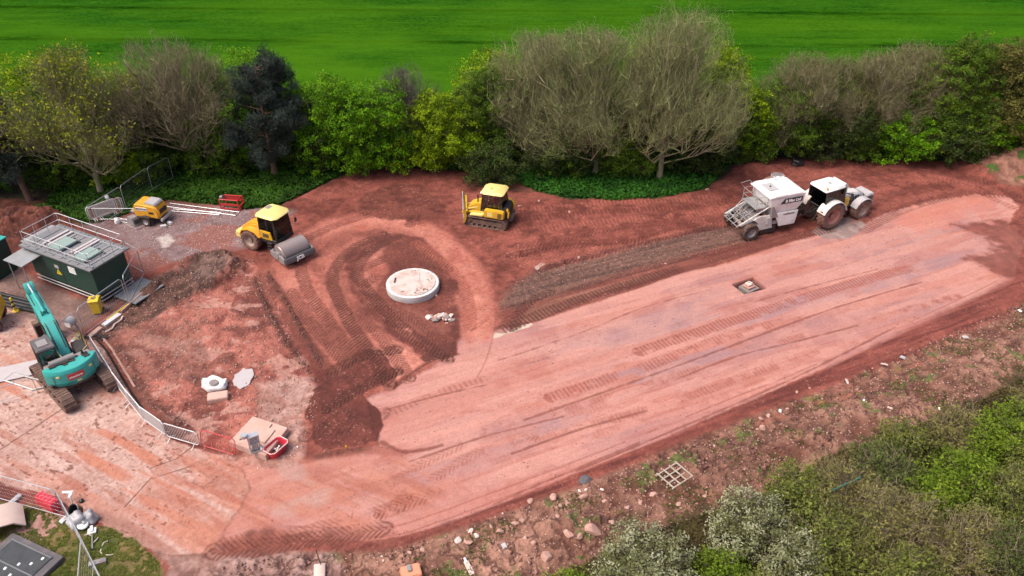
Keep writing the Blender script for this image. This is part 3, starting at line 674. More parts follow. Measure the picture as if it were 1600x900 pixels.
def crown_leaves(rng, lobes, nclump, nleaf, size, spread, c_lo, c_hi, fill=0.55, up=0.4, asp=0.6, hvar=0.12, zlo=0.3):
    """leaf clumps spread through lobes (centre, radii); light and dark are kinds of leaf, not shade"""
    lobes = [(np.array(c, float), np.array(r, float)) for c, r in lobes]
    wts = np.array([r[0] * r[1] + r[0] * r[2] for c, r in lobes]); wts /= wts.sum()
    li = rng.choice(len(lobes), nclump, p=wts)
    d = rvec(rng, nclump); rad = fill + (1.08 - fill) * rng.rand(nclump) ** 0.7
    Cc = np.array([lobes[i][0] for i in li]) + d * rad[:, None] * np.array([lobes[i][1] for i in li])
    Cc[:, 2] = np.maximum(Cc[:, 2], zlo + rng.rand(nclump) * 0.5)
    cl = rng.rand(nclump)
    ci = np.repeat(np.arange(nclump), nleaf); n = len(ci)
    C = Cc[ci] + rng.normal(size=(n, 3)) * spread * np.array([1, 1, 0.7])
    C[:, 2] = np.maximum(C[:, 2], 0.08)
    nrm = rvec(rng, n) * 0.8 + d[ci] * 0.6 + np.array([0, 0, up]); nrm /= np.linalg.norm(nrm, axis=1, keepdims=True)
    u = np.cross(nrm, rvec(rng, n)); u /= np.linalg.norm(u, axis=1, keepdims=True) + 1e-9
    w = np.cross(nrm, u); s = size * (0.6 + 0.8 * rng.rand(n))[:, None]
    t = np.clip(cl[ci] * 0.7 + rng.rand(n) * 0.3 + rng.normal(size=n) * 0.1, 0, 1)[:, None]
    colr = np.array(c_lo) * (1 - t) + np.array(c_hi) * t
    colr = colr * (1 + rng.normal(size=(n, 1)) * hvar)
    return quads(C, u * s, w * s * asp, np.clip(colr, 0.003, 1)), Cc

def twig_cards(rng, P0, P1, wid, colr):
    """thin straight pieces from P0 to P1, as two crossed blades each"""
    D = P1 - P0; L = np.linalg.norm(D, axis=1, keepdims=True) + 1e-9; Dn = D / L
    a = np.cross(Dn, rvec(rng, len(P0))); a /= np.linalg.norm(a, axis=1, keepdims=True) + 1e-9
    b = np.cross(Dn, a); Vs = []; wid = np.asarray(wid).reshape(-1, 1)
    for q in (a, b):
        Vs.append(np.stack([P0 - q * wid, P0 + q * wid, P1 + q * wid * 0.5, P1 - q * wid * 0.5], 1).reshape(-1, 3))
    V = np.concatenate(Vs); F = np.arange(len(V)).reshape(-1, 4)
    return V, F, np.tile(np.repeat(colr, 4, 0), (2, 1))

def cat(*parts):
    V = []; F = []; Cc = []; n = 0
    for v, f, c in parts: V.append(v); F.append(f + n); Cc.append(c); n += len(v)
    return np.concatenate(V), np.concatenate(F), np.concatenate(Cc)

def bushy(name, loc, lobes, label, cat_, group, seed, c_lo, c_hi, nclump=420, nleaf=16, size=0.06, spread=0.24, twigs=0, twig_c=(0.16, 0.135, 0.085), twig_l=0.9, flowers=None, trunkh=1.0, fill=0.5, asp=0.6, up=0.4, wid=0.011, bark=None):
    rng = np.random.RandomState(seed)
    z = gz(*loc)
    root = empty(name, (loc[0], loc[1], z - 0.05), 0, label, cat_, group)
    parts = []; (q, Cc) = crown_leaves(rng, lobes, nclump, nleaf, size, spread, c_lo, c_hi, fill, up, asp); parts.append(q)
    if flowers:
        q2, _ = crown_leaves(rng, lobes, int(nclump * flowers[0]), nleaf, size * 0.75, spread * 0.8, flowers[1], flowers[2], 0.72, 0.8, 0.7); parts.append(q2)
    if twigs:
        i = rng.choice(len(Cc), twigs); P1 = Cc[i] + rng.normal(size=(twigs, 3)) * spread * 1.3
        base = np.array([0, 0, trunkh]); dirn = P1 - base; dirn /= np.linalg.norm(dirn, axis=1, keepdims=True)
        dirn = dirn + rvec(rng, twigs) * 0.65; dirn /= np.linalg.norm(dirn, axis=1, keepdims=True)
        l = twig_l * (0.4 + rng.rand(twigs, 1)); P0 = P1 - dirn * l
        cc = np.array(twig_c) * (0.6 + 0.8 * rng.rand(twigs, 1)); parts.append(twig_cards(rng, P0, P1 + dirn * 0.1, wid * (0.6 + rng.rand(twigs)), cc))
    V, F, K = cat(*parts)
    np_mesh('crown', V, F, m_leaf, K, root)
    t = MB(); nst = 5 + rng.randint(4)
    for k in range(nst):
        c, r = lobes[rng.randint(len(lobes))]; tip = Vector(c) + Vector(rng.normal(size=3) * np.array(r) * 0.3)
        b0 = Vector((rng.normal() * 0.15, rng.normal() * 0.15, 0)); mid = b0.lerp(tip, 0.5) + Vector((rng.normal() * .2, rng.normal() * .2, 0.2))
        t.tube([b0, b0.lerp(mid, .5), mid, tip], [0.10, 0.07, 0.05, 0.02], 5)
    t.build('trunk', bark or m_bark, root, smooth=True)
    return root

def bare_tree(name, loc, h, rx, ry, label, cat_, group, seed, c1=(0.235, 0.255, 0.11), c2=(0.24, 0.21, 0.13), cover=0.0, cov_c=((0.10, 0.14, 0.03), (0.2, 0.2, 0.04)), n1=16, n2=9, n3=8, n4=6, cz=0.50, lean=0.0, trunk_r=0.22, stems=2, fs=0.045):
    rng = np.random.RandomState(seed); z = gz(*loc)
    root = empty(name, (loc[0], loc[1], z - 0.05), 0, label, cat_, group)
    cen = np.array([lean, 0, h * cz]); rx *= 1.08; rad = np.array([rx, ry, h * (1 - cz)])
    radlo = np.array([rx, ry, h * cz * 1.0])
    foc = np.array([0, 0, h * 0.10])
    def inside(P, k):   # push back points that leave the crown's envelope
        Q = P - cen; rr = np.where(Q[:, 2:3] > 0, rad, radlo); e = (np.abs(Q / rr) ** 2.7).sum(1, keepdims=True) ** (1 / 2.7) + 1e-6
        az = np.arctan2(Q[:, 1:2], Q[:, 0:1]); k = k * (1 + 0.07 * np.sin(3 * az + seed) + 0.05 * np.sin(7 * az + 2 * seed + Q[:, 2:3]) + rng.normal(size=(len(P), 1)) * 0.11)
        s0 = 0.8 * k; e2 = np.where(e > s0, s0 + (k - s0) * (1 - np.exp(-(e - s0) / (0.3 * k))), e)
        return cen + Q * (e2 / e)
    t = MB(); limb_tips = []; segs = []
    fork = h * 0.16
    t.tube([(0, 0, 0), (0.03, 0.02, fork * .5), (0, 0, fork)], [trunk_r * 1.25, trunk_r, trunk_r * .9], 8)
    L1 = []
    for k in range(n1):
        az = 2 * math.pi * (k + rng.rand() * 0.7) / n1; el = R(rng.uniform(-14, 60)) if k % 3 else R(rng.uniform(64, 88))
        d = np.array([math.cos(az) * math.cos(el), math.sin(az) * math.cos(el), math.sin(el)])
        st = np.array([0, 0, fork * rng.uniform(0.6, 1.9)])
        tip = inside((st + d * h * rng.uniform(0.5, 0.8))[None], 0.78)[0]
        mid = st * 0.5 + tip * 0.5 + np.array([0, 0, -0.05 * h * (1 - el / 1.5)]) + rng.normal(size=3) * 0.4
        r0 = trunk_r * (rng.uniform(0.25, 0.45) if k % 3 else rng.uniform(0.5, 0.8)); pts = [st, st * .6 + mid * .4, mid, mid * .45 + tip * .55, tip]
        t.tube([Vector(p) for p in pts], [r0, r0 * .8, r0 * .6, r0 * .42, r0 * .22], 5)
        L1.append((np.array(pts), r0))
    t.build('trunk', m_barkl, root, smooth=True)
    # finer and finer branches
    P = []; 
    base = []; 
    for pts, r0 in L1:
        for q in range(n2):
            f = rng.uniform(0.25, 1.0) * 4; i = min(int(f), 3); b = pts[i] * (1 - f + i) + pts[i + 1] * (f - i); base.append(b)
    base = np.array(base)
    def step(B, n, length, spread_, keep, w0, ucol, jit=0.35, uplift=0.25, k=1.0):
        B2 = np.repeat(B, n, 0); out = B2 - foc; out /= np.linalg.norm(out, axis=1, keepdims=True) + 1e-9
        d = out + rvec(rng, len(B2)) * spread_ + np.array([0, 0, uplift]); d /= np.linalg.norm(d, axis=1, keepdims=True)
        L = length * (0.5 + rng.rand(len(B2), 1)); T = inside(B2 + d * L, k)
        M = (B2 + T) / 2 + rvec(rng, len(B2)) * L * 0.17
        cc = np.array(ucol) * (0.5 + 1.0 * rng.rand(len(B2), 1))
        segs.append(twig_cards(rng, B2, M, np.full(len(B2), w0), cc)); segs.append(twig_cards(rng, M, T, np.full(len(B2), w0 * 0.7), cc))
        return T, M, d
    T2, M2, _ = step(base, 1, h * 0.22, 0.75, 1, 0.034, (0.30, 0.26, 0.16), k=0.95)
    B3 = np.concatenate([T2, M2]); T3, M3, _ = step(B3, n3 // 2, h * 0.13, 0.95, 1, 0.0155, c1, k=1.0)
    B4 = np.concatenate([T3, M3]); B4 = B4[rng.rand(len(B4)) < 0.62 * 18 / n1]; T4, M4, _ = step(B4, n4 // 2, h * 0.085, 0.85, 1, 0.0085, c1, k=1.05, uplift=0.4)
    hi = (T4[:, 2] > h * 0.05); B5 = np.concatenate([T4[hi], M4[hi][::2]]); B5 = B5[rng.rand(len(B5)) < 0.55]; T5, M5, _ = step(B5, 2, h * 0.055, 0.8, 1, 0.006, c2, k=1.12, uplift=0.4)
    V, F, K = cat(*segs); np_mesh('branches', V, F, m_twig, K, root)
    if cover > 0:
        sel = T5[rng.rand(len(T5)) < cover]; n = len(sel); u = rvec(rng, n); w = np.cross(u, rvec(rng, n)); w /= np.linalg.norm(w, axis=1, keepdims=True)
        s = fs * (0.5 + rng.rand(n, 1)); tt = rng.rand(n, 1) ** 1.2
        V, F, K = quads(sel + rng.normal(size=(n, 3)) * 0.06, u * s, w * s * 0.6, np.array(cov_c[0]) * (1 - tt) + np.array(cov_c[1]) * tt)
        np_mesh('crown', V, F, m_leaf, K, root)
    return root

HG = 'trees and bushes of the hedge between the site and the field'
RB = 'bushes on the bank in the lower right of the site'
def at(x, y): return G(x, y)
# --- tall bare trees
bare_tree('bare_tree', at(930, 272), 11.6, 4.9, 4.0, 'bare twiggy tree in mid hedge, just left of the tallest, trunk on the green verge', 'tree', HG, 3, cover=0.5, n1=30, lean=-1.1, cov_c=((0.12, 0.19, 0.04), (0.22, 0.27, 0.09)), fs=0.035)
bare_tree('bare_tree', at(1030, 278), 12.9, 4.7, 4.3, 'tallest bare tree of the hedge, twig fan reaching up over the crop field', 'tree', HG, 5, cover=0.45, n1=32, lean=0.9, cov_c=((0.12, 0.19, 0.04), (0.22, 0.27, 0.09)), fs=0.035)
bare_tree('bare_tree', at(842, 254), 10.6, 4.2, 3.6, 'bare rounded tree set back behind the bulldozer, beside bright green bushes', 'tree', HG, 7, cover=0.4, n1=26, fs=0.03, c1=(0.25, 0.25, 0.125), cov_c=((0.08, 0.12, 0.03), (0.16, 0.20, 0.05)))
bare_tree('bare_tree', at(305, 268), 10.8, 5.0, 4.0, 'bare brown tree on the left between the yellow leaved tree and the dark pine', 'tree', HG, 9, cover=0.3, n1=26, fs=0.03, c1=(0.26, 0.22, 0.14), lean=-0.6, cov_c=((0.09, 0.12, 0.03), (0.15, 0.2, 0.05)))
bare_tree('budding_tree', at(158, 302), 10.8, 5.6, 4.2, 'tree dusted with small yellow green leaves, left of the bare brown tree', 'tree', HG, 11, cover=0.95, n1=16, n3=8, c1=(0.26, 0.25, 0.12), lean=-0.9, cov_c=((0.14, 0.20, 0.01), (0.34, 0.34, 0.02)), fs=0.07)
for k, (x, y, h, rx, lb) in enumerate(((1245, 238, 8.2, 4.2, 'thicket of bare brown twigs behind the white spreader and tractor'), (1345, 236, 8.3, 4.6, 'wide bare twiggy bush just right of the one behind the tractor'), (1400, 226, 8.6, 3.6, 'bare bush with some olive leaves behind the bright green hawthorn'))):
    bare_tree('twiggy_bush', at(x, y), h, rx, 3.5, lb, 'bush', HG, 20 + k, cover=0.30, n1=18, n4=6, c1=(0.23, 0.20, 0.12), c2=(0.19, 0.18, 0.09), trunk_r=0.12, cz=0.5, cov_c=((0.06, 0.08, 0.02), (0.13, 0.14, 0.03)), fs=0.045)

def lob(*a): return [((x, y, z), (rx, ry, rz)) for x, y, z, rx, ry, rz in a]
G_DK = (alb(40, 58, 28), alb(96, 118, 50)); G_MD = (alb(60, 92, 22), alb(126, 158, 44)); G_BR = (alb(62, 112, 8), alb(146, 206, 26)); G_YL = (alb(84, 120, 8), alb(178, 208, 28)); G_OL = (alb(82, 82, 38), alb(150, 146, 74)); G_PN = (alb(48, 58, 52), alb(120, 134, 122))
BL = [ # x, y, scale, height, width, palette, label
 (532, 262, 7.6, 3.2, G_BR, 'bright green leafy tree right beside the dark pine'),
 (598, 262, 7.4, 3.0, G_BR, 'light green tree behind the top edge of the red earth loop'),
 (660, 260, 5.4, 2.8, G_YL, 'lower yellow green bush in the gap of the hedge where the grey thicket shows'),
 (712, 258, 6.2, 3.0, G_YL, 'yellow green maple bush left of the bulldozer'),
 (765, 250, 8.0, 2.6, G_MD, 'mid green tree next to the bare rounded tree behind the bulldozer'),
 (770, 284, 3.4, 2.2, G_DK, 'low dark bush at the foot of the hedge behind the bulldozer'),
 (1168, 252, 5.4, 2.0, G_MD, 'small fresh green bush at the right foot of the tallest bare tree'),
 (1400, 250, 4.6, 2.4, G_BR, 'bright green hawthorn hanging over the verge above the tractor'),
 (1345, 246, 3.4, 1.8, G_MD, 'smaller green bush joined to the left of the bright hawthorn'),
 (1475, 240, 9.2, 3.6, G_MD, 'big olive green tree behind the bright hawthorn'),
 (1545, 236, 9.0, 3.4, G_OL, 'dull green tree of the hedge left of the old spoil heap'),
 (1610, 232, 9.6, 3.4, G_DK, 'dark green tree at the right end of the hedge above the spoil heap'),
 (1690, 230, 9.4, 4.0, G_MD, 'green tree past the right end of the hedge'),
 (1480, 252, 3.8, 2.4, G_DK, 'low dark bush right of the bright hawthorn'),
 (1535, 244, 3.4, 2.0, G_BR, 'small bright green bush beside the spoil heap'),
 (-10, 290, 9.2, 3.0, G_BR, 'green tree at the left edge behind the leaning pine'),
 (-90, 300, 9.4, 4.0, G_MD, 'green tree past the left end of the hedge'),
 (90, 262, 6.6, 3.4, G_MD, 'dark leafy bush behind the trunk of the yellow leaved tree'),
 (225, 262, 6.4, 3.0, G_DK, 'dark bush between the yellow leaved tree and the bare brown tree'),
 (365, 252, 7.6, 3.2, G_BR, 'bright green tree rising behind the bare brown tree and the pine'),
 (490, 250, 7.0, 2.6, G_BR, 'green tree just behind the right shoulder of the pine'),
 (880, 262, 5.0, 3.2, G_DK, 'dark undergrowth bush between two of the central bare trees'),
 (985, 262, 6.0, 2.8, G_MD, 'green bush in the gap between the two tallest bare trees'),
 (1085, 258, 6.0, 3.2, G_DK, 'dark green bush behind the right side of the tallest bare tree'),
 (1150, 244, 7.2, 2.6, G_YL, 'yellow green tree standing back between the tallest bare tree and the brown thicket'),
 (1215, 240, 6.0, 2.8, G_MD, 'green bush at the left end of the brown thicket'),
 (1300, 240, 5.2, 3.2, G_DK, 'dark bush low inside the brown thicket'),
 (430, 252, 6.0, 3.0, G_DK, 'dark bush hidden behind the pine'),
 (885, 268, 3.2, 2.2, G_MD, 'low green bush at the left foot of the middle bare tree'),
 (978, 268, 3.4, 2.3, G_MD, 'low green bush between the feet of the two tallest bare trees'),
 (1085, 264, 3.4, 2.3, G_DK, 'low dark bush at the right foot of the tallest bare tree'),
 (230, 276, 3.2, 2.4, G_MD, 'low green bush behind the far fence, below the bare brown tree'),
 (100, 288, 4.2, 2.4, G_MD, 'low green bush left of the trunk of the yellow leaved tree'),
 (345, 268, 4.6, 2.4, G_MD, 'low green bush between bare brown tree and pine'),
 (195, 282, 3.6, 2.2, G_YL, 'low yellow green bush right of the trunk of the yellow leaved tree'),
 (505, 262, 4.0, 2.2, G_DK, 'low dark bush at the right foot of the pine'),
 (120, 258, 6.4, 3.0, G_MD, 'green bush behind the yellow leaved tree on its left side'),
 (270, 250, 6.8, 3.0, G_MD, 'green bush low behind the bare brown tree'),
 (330, 246, 6.4, 2.8, G_MD, 'green bush behind the right side of the bare brown tree'),
 (930, 238, 7.4, 3.0, G_MD, 'green tree standing behind the middle bare tree'),
 (1050, 236, 7.6, 3.0, G_MD, 'green tree standing behind the tallest bare tree'),
 (830, 236, 6.6, 2.8, G_MD, 'green tree standing behind the bare rounded tree'),
 (1260, 226, 6.6, 3.0, G_MD, 'green tree inside the back of the brown thicket'),
 (1370, 224, 6.8, 3.0, G_MD, 'green tree at the back between brown thicket and hawthorn'),
]
for k, (x, y, h, w, pal, lb) in enumerate(BL):
    rng = random.Random(50 + k); loc = at(x, y)
    lobes = lob((0, 0, h * 0.45, w * .8, w * .8, h * 0.45), (w * .4 * rng.choice((-1, 1)), -w * .3, h * 0.62, w * .6, w * .6, h * 0.36), (-w * .35, w * .2, h * 0.55, w * .65, w * .6, h * 0.40), (w * .45, -w * .35, h * 0.30, w * .55, w * .5, h * 0.28), (-w * .5, -w * .4, h * 0.28, w * .5, w * .5, h * 0.26))
    for q in range(6):
        az = rng.uniform(0, 6.28); el = rng.uniform(-.3, 1.4); s_ = rng.uniform(.28, .5)
        lobes.append(((math.cos(az) * math.cos(el) * w * .85, math.sin(az) * math.cos(el) * w * .85, h * (.5 + .42 * math.sin(el))), (w * s_, w * s_, h * .16)))
    area = w * h
    bushy('leafy_tree' if h > 5 else 'leafy_bush', loc, lobes, lb, 'tree' if h > 5 else 'bush', HG, 100 + k, pal[0], pal[1], nclump=int(30 * area), nleaf=44, size=0.056, spread=0.165, twigs=int(35 * area), trunkh=h * 0.2)
# the grey thicket and a far row closing the hedge
bare_tree('twiggy_bush', at(640, 240), 7.4, 3.2, 2.5, 'grey leafless thicket showing in the gap of the green hedge', 'bush', HG, 31, c1=(0.16, 0.14, 0.12), c2=(0.12, 0.10, 0.09), n1=14, n4=4, trunk_r=0.1)
for k, (x, h, w, pal, lb) in enumerate(((1000, 9.0, 2.6, G_YL, 'light green tree top peeping over between the two tallest bare trees'), (1100, 8.6, 2.6, G_YL, 'light green tree standing behind the right side of the tallest bare tree'), (395, 8.2, 2.6, G_BR, 'light green tree at the back of the hedge left of the pine'), (60, 7.4, 3.0, G_YL, 'light green tree at the back of the hedge behind the yellow leaved tree'), (760, 8.0, 2.8, G_YL, 'light green tree at the back of the hedge left of the bare rounded tree'), (1440, 8.2, 3.4, G_YL, 'yellowish tree at the back of the hedge behind the bright hawthorn'), (1330, 6.6, 3.0, G_OL, 'olive tree at the back of the hedge behind the brown thicket'))):
    loc = at(x, 222); lobes = lob((0, 0, h * .5, w, w, h * .48), (w * .5, 0, h * .65, w * .6, w * .6, h * .33))
    bushy('leafy_tree', loc, lobes, lb, 'tree', HG, 160 + k, pal[0], pal[1], nclump=int(26 * w * h), nleaf=36, size=0.06, spread=0.22, twigs=300, trunkh=2)

# --- pines
def pine(loc, h, w, label, seed, lean=(0, 0), bare=0.15, droop=0):
    rng = np.random.RandomState(seed); root = empty('pine_tree', (loc[0], loc[1], gz(*loc) - 0.05), 0, label, 'tree', HG)
    t = MB(); top = Vector((lean[0], lean[1], h)); pts = [Vector((lean[0] * f ** 1.4, lean[1] * f, h * f)) for f in (0, .25, .5, .75, 1)]
    t.tube(pts, [0.26, 0.2, 0.15, 0.10, 0.04], 8)
    tips = []
    for k in range(46):
        f = bare + (1 - bare) * (k + rng.rand()) / 46; az = rng.rand() * 2 * math.pi; c = Vector((lean[0] * f ** 1.4, lean[1] * f, h * f))
        l = w * (1 - f * 0.62) * rng.uniform(0.55, 1.05); e = c + Vector((math.cos(az) * l, math.sin(az) * l, l * 0.28 - droop))
        m = c.lerp(e, .5) + Vector((0, 0, -0.1)); t.tube([c, m, e], [0.05, 0.035, 0.015], 4)
        for q in range(7): u = rng.uniform(0.45, 1.08); tips.append(np.array(c.lerp(e, u)) + rng.normal(size=3) * 0.32)
    t.build('trunk', m_pinebark, root, smooth=True)
    T = np.array(tips); nc_ = len(T); nl = 90; ci = np.repeat(np.arange(nc_), nl); n = len(ci)
    d = rvec(rng, n); d[:, 2] = np.abs(d[:, 2]) * 0.8 + 0.15; d /= np.linalg.norm(d, axis=1, keepdims=True)
    P0 = T[ci] + rng.normal(size=(n, 3)) * 0.20; tone = rng.rand(nc_, 1)[ci] * .6 + rng.rand(n, 1) * .4
    colr = np.array(G_PN[0]) * (1 - tone) + np.array(G_PN[1]) * tone
    V, F, K = twig_cards(rng, P0, P0 + d * 0.26, np.full(n, 0.021), colr); np_mesh('crown', V, F, m_leaf, K, root)
pine(at(430, 274), 8.9, 4.3, 'dark bluish pine with dense needles, left of the bright green trees', 71)
pine(at(48, 314), 8.6, 3.8, 'leaning pine at the left edge with reddish trunk and dark drooping branches', 72, lean=(-2.2, 0.4), bare=0.36, droop=0.7)

# --- bushes on the bank, lower right (their feet stand beyond the bank, tops nearer the camera)
FR = [ # x,y of foot, h, w, palette, kind
 (1000, 905, 2.6, 2.1, 'white', 'left white blossomed blackthorn above a bare bank of rubble'),
 (1010, 965, 2.4, 2.0, 'white', 'white blossomed blackthorn cut by the bottom edge, left of the bright green bush'),
 (1160, 850, 2.6, 1.9, 'white', 'white blossomed blackthorn near the wooden frame, above the bright green bush'),
 (1228, 905, 2.5, 1.3, 'white', 'narrow white blossomed bush at the bottom between green and olive ones'),
 (1115, 915, 1.8, 1.4, 'bright', 'bright green bush at the bottom between the white blossomed ones'),
 (880, 925, 1.0, 1.1, 'bright', 'low yellow green bush at the bottom left of the white blossom'),
 (1235, 800, 2.2, 1.6, 'mixed', 'olive twiggy bush right of the white blossom near the wooden frame'),
 (1300, 800, 2.6, 2.0, 'olive', 'brownish bush with bare twigs beside the green rail'),
 (1290, 880, 2.8, 2.2, 'mixed', 'dull green bush right of the narrow white blossomed one'),
 (1380, 860, 3.0, 2.4, 'olive', 'olive brown thicket in the middle of the lower right corner'),
 (1370, 770, 2.4, 1.9, 'dark', 'dark twiggy bush left of the large yellow green bush'),
 (1470, 790, 3.0, 2.0, 'bright', 'large yellow green bush in the middle of the lower right thicket'),
 (1400, 718, 1.8, 1.6, 'mixed', 'low green bush on the bank edge left of the yellow green ones'),
 (1550, 715, 2.8, 2.0, 'bright', 'yellow green bush higher up the bank near the right edge'),
 (1480, 900, 3.0, 2.4, 'olive', 'olive thicket at the bottom below the large yellow green bush'),
 (1560, 830, 3.0, 2.3, 'mixed', 'mid green bush between the yellow green bush and the dark corner'),
 (1600, 740, 3.0, 2.2, 'mixed', 'green bush at the right edge below the higher yellow green bush'),
 (1580, 930, 3.0, 2.2, 'dark', 'dark green bush in the bottom right corner'),
 (1640, 850, 3.2, 2.2, 'dark', 'dark bush cut by the right edge above the corner one'),
 (1620, 660, 2.8, 2.0, 'olive', 'olive bush cut by the right edge on top of the bank'),
 (1390, 960, 2.8, 2.2, 'mixed', 'dull green bush cut by the bottom edge in the olive thicket'),
 (1180, 975, 2.4, 1.8, 'mixed', 'green bush cut by the bottom edge below the bright green one'),
 (1700, 760, 3.2, 2.4, 'mixed', 'green bush beyond the right edge'),
 (1480, 700, 2.0, 1.6, 'olive', 'low twiggy bush left of the higher yellow green bush'),
 (1690, 640, 2.8, 2.2, 'mixed', 'green bush beyond the right edge near the bank top'),
]
PAL = {'white': (alb(104, 110, 62), alb(160, 162, 110)), 'bright': (alb(84, 112, 26), alb(152, 178, 54)), 'mixed': (alb(84, 98, 38), alb(154, 162, 78)), 'olive': (alb(108, 102, 54), alb(168, 162, 98)), 'dark': (alb(70, 84, 42), alb(126, 138, 72))}
for k, (x, y, h, w, kd, lb) in enumerate(FR):
    loc = at(x, y + 8); rng = random.Random(90 + k)
    lobes = lob((0, 0, h * .45, w * .85, w * .85, h * .48), (w * .45, w * .2, h * .5, w * .55, w * .55, h * .42), (-w * .4, -w * .25, h * .4, w * .6, w * .6, h * .4), (rng.uniform(-.3, .3) * w, w * .3, h * .62, w * .5, w * .5, h * .42))
    a = w * h; low = {'olive': (0.6, 260), 'dark': (0.8, 200), 'mixed': (0.9, 130), 'bright': (1.1, 40), 'white': (0.55, 150)}[kd]
    bushy('blossoming_bush' if kd == 'white' else 'scrub_bush', loc, lobes, lb, 'bush', RB, 300 + k, *PAL[kd], nclump=int(75 * a * low[0]), nleaf=20, size=0.048, spread=0.15, twigs=int(low[1] * a), twig_l=0.55, trunkh=0.2, wid=0.006, fill=0.35,
          twig_c=(0.33, 0.27, 0.19) if kd != 'white' else (0.20, 0.18, 0.14), flowers=(0.95, alb(160, 166, 118), alb(214, 214, 180)) if kd == 'white' else None)

# --- verge plants, grass and weeds: nobody could count them
def scatter(name, P, n, size, c_lo, c_hi, h, seed, m=m_leaf, thin=None, avoid=None, patch=None):
    rng = np.random.RandomState(seed); mn = P.min(0); mx = P.max(0)
    pts = mn + rng.rand(n * 3, 2) * (mx - mn); ins = np.zeros(len(pts), bool)
    for k in range(len(P)):
        ax, ay = P[k]; bx, by = P[(k + 1) % len(P)]
        if ay != by: ins ^= ((ay > pts[:, 1]) != (by > pts[:, 1])) & (pts[:, 0] < (bx - ax) * (pts[:, 1] - ay) / (by - ay) + ax)
    if patch is not None: ins &= fbm(pts[:, 0] / patch[0] + seed, pts[:, 1] / patch[0], 2, 3) > patch[1]
    pts = pts[ins][:n]; n = len(pts)
    r = np.clip(np.searchsorted(Ys, pts[:, 1]), 1, len(Ys) - 1); c = np.clip(np.searchsorted(Sx, pts[:, 0] / hw(pts[:, 1])), 1, len(Sx) - 1)
    z = ZG[r, c] + rng.rand(n) * h * (0.4 + fbm(pts[:, 0] / 0.8, pts[:, 1] / 0.8, 3))
    u = rvec(rng, n); nrm = rvec(rng, n) * 0.6 + np.array([0, 0, 0.8]); w = np.cross(nrm, u); w /= np.linalg.norm(w, axis=1, keepdims=True) + 1e-9; u = np.cross(w, nrm); u /= np.linalg.norm(u, axis=1, keepdims=True) + 1e-9
    s = size * (0.5 + rng.rand(n, 1)); t = np.clip(rng.rand(n, 1) * 0.5 + fbm(pts[:, 0] / 1.2, pts[:, 1] / 1.2, 1)[:, None] * 1.4 - 0.45, 0, 1)
    V, F, K = quads(np.stack([pts[:, 0], pts[:, 1], z], 1), u * s, w * s * 0.55, np.array(c_lo) * (1 - t) + np.array(c_hi) * t)
    o = np_mesh(name, V, F, m, K); o['kind'] = 'stuff'; return o
tag(scatter('verge_plants', VG[0], 60000, 0.10, alb(44, 76, 24), alb(84, 132, 38), 0.25, 1), 'low dark green weeds along the verge left of the road roller', 'weeds')
tag(scatter('verge_plants', VG[1], 90000, 0.10, alb(40, 84, 30), alb(78, 142, 46), 0.28, 2), 'low green nettles and ivy under the hedge behind the bulldozer', 'weeds')
tag(scatter('grass', poly((-40, 830), (0, 800), (58, 792), (108, 816), (170, 824), (212, 844), (250, 880), (245, 930), (-40, 930)), 30000, 0.022, alb(84, 108, 30), alb(148, 152, 74), 0.07, 3, patch=(0.25, 0.44)), 'patch of rough grass in the lower left corner by the mesh fence', 'grass')
tag(scatter('weeds', poly((600, 905), (720, 835), (860, 785), (980, 740), (1130, 682), (1300, 612), (1450, 545), (1620, 472), (1700, 600), (1500, 700), (1290, 760), (1050, 880), (900, 920)), 26000, 0.035, alb(60, 84, 24), alb(104, 132, 44), 0.10, 4, patch=(1.3, 0.60)), 'scattered green weeds on the brown bank', 'weeds')
tag(scatter('leaf_litter', poly((870, 905), (960, 862), (1060, 822), (1180, 792), (1280, 738), (1400, 692), (1500, 655), (1620, 590), (1700, 700), (1700, 930), (1000, 960)), 60000, 0.05, alb(58, 48, 30), alb(112, 100, 60), 0.12, 5), 'brown leaf litter and low stems under the lower right bushes', 'undergrowth')
# ------------------------------------------------------------------ materials of the things
MUD = alb(150, 88, 74)
M_yel = mat('yellow paint', (0.62, 0.36, 0.02), 0.45, dirt=(0.42, 0.25, 0.08), dirt_amt=0.6, scale=2.2, spec=0.4, low=0.9)
M_cream = mat('faded cream yellow paint', (0.70, 0.58, 0.20), 0.5, dirt=(0.66, 0.52, 0.2), dirt_amt=0.6, scale=3)
M_org = mat('orange yellow paint', (0.72, 0.33, 0.02), 0.4, dirt=(0.55, 0.30, 0.08), dirt_amt=0.5, scale=2.5, low=0.8)
M_orp = mat('orange plastic', (0.60, 0.24, 0.14), 0.5, dirt=(0.5, 0.22, 0.13), dirt_amt=0.6)
M_teal = mat('teal paint', (0.035, 0.33, 0.30), 0.35, dirt=(0.06, 0.24, 0.22), dirt_amt=0.5, scale=3, low=1.3)
M_white = mat('white paint', (0.70, 0.69, 0.69), 0.4, dirt=(0.52, 0.47, 0.44), dirt_amt=0.6, scale=1.8, low=1.0)
M_dust = mat('dusty white paint', (0.60, 0.57, 0.55), 0.7, dirt=(0.40, 0.32, 0.28), dirt_amt=0.7, scale=2.4, low=0.8, bump=0.1)
M_grey = mat('grey paint', (0.22, 0.21, 0.22), 0.6, dirt=(0.26, 0.18, 0.15), dirt_amt=0.6, scale=3)
M_lgrey = mat('light grey paint', (0.40, 0.39, 0.41), 0.5, dirt=(0.34, 0.27, 0.25), dirt_amt=0.5, scale=3)
M_dk = mat('black machinery', (0.022, 0.021, 0.021), 0.6, dirt=(0.07, 0.045, 0.038), dirt_amt=0.6, scale=5)
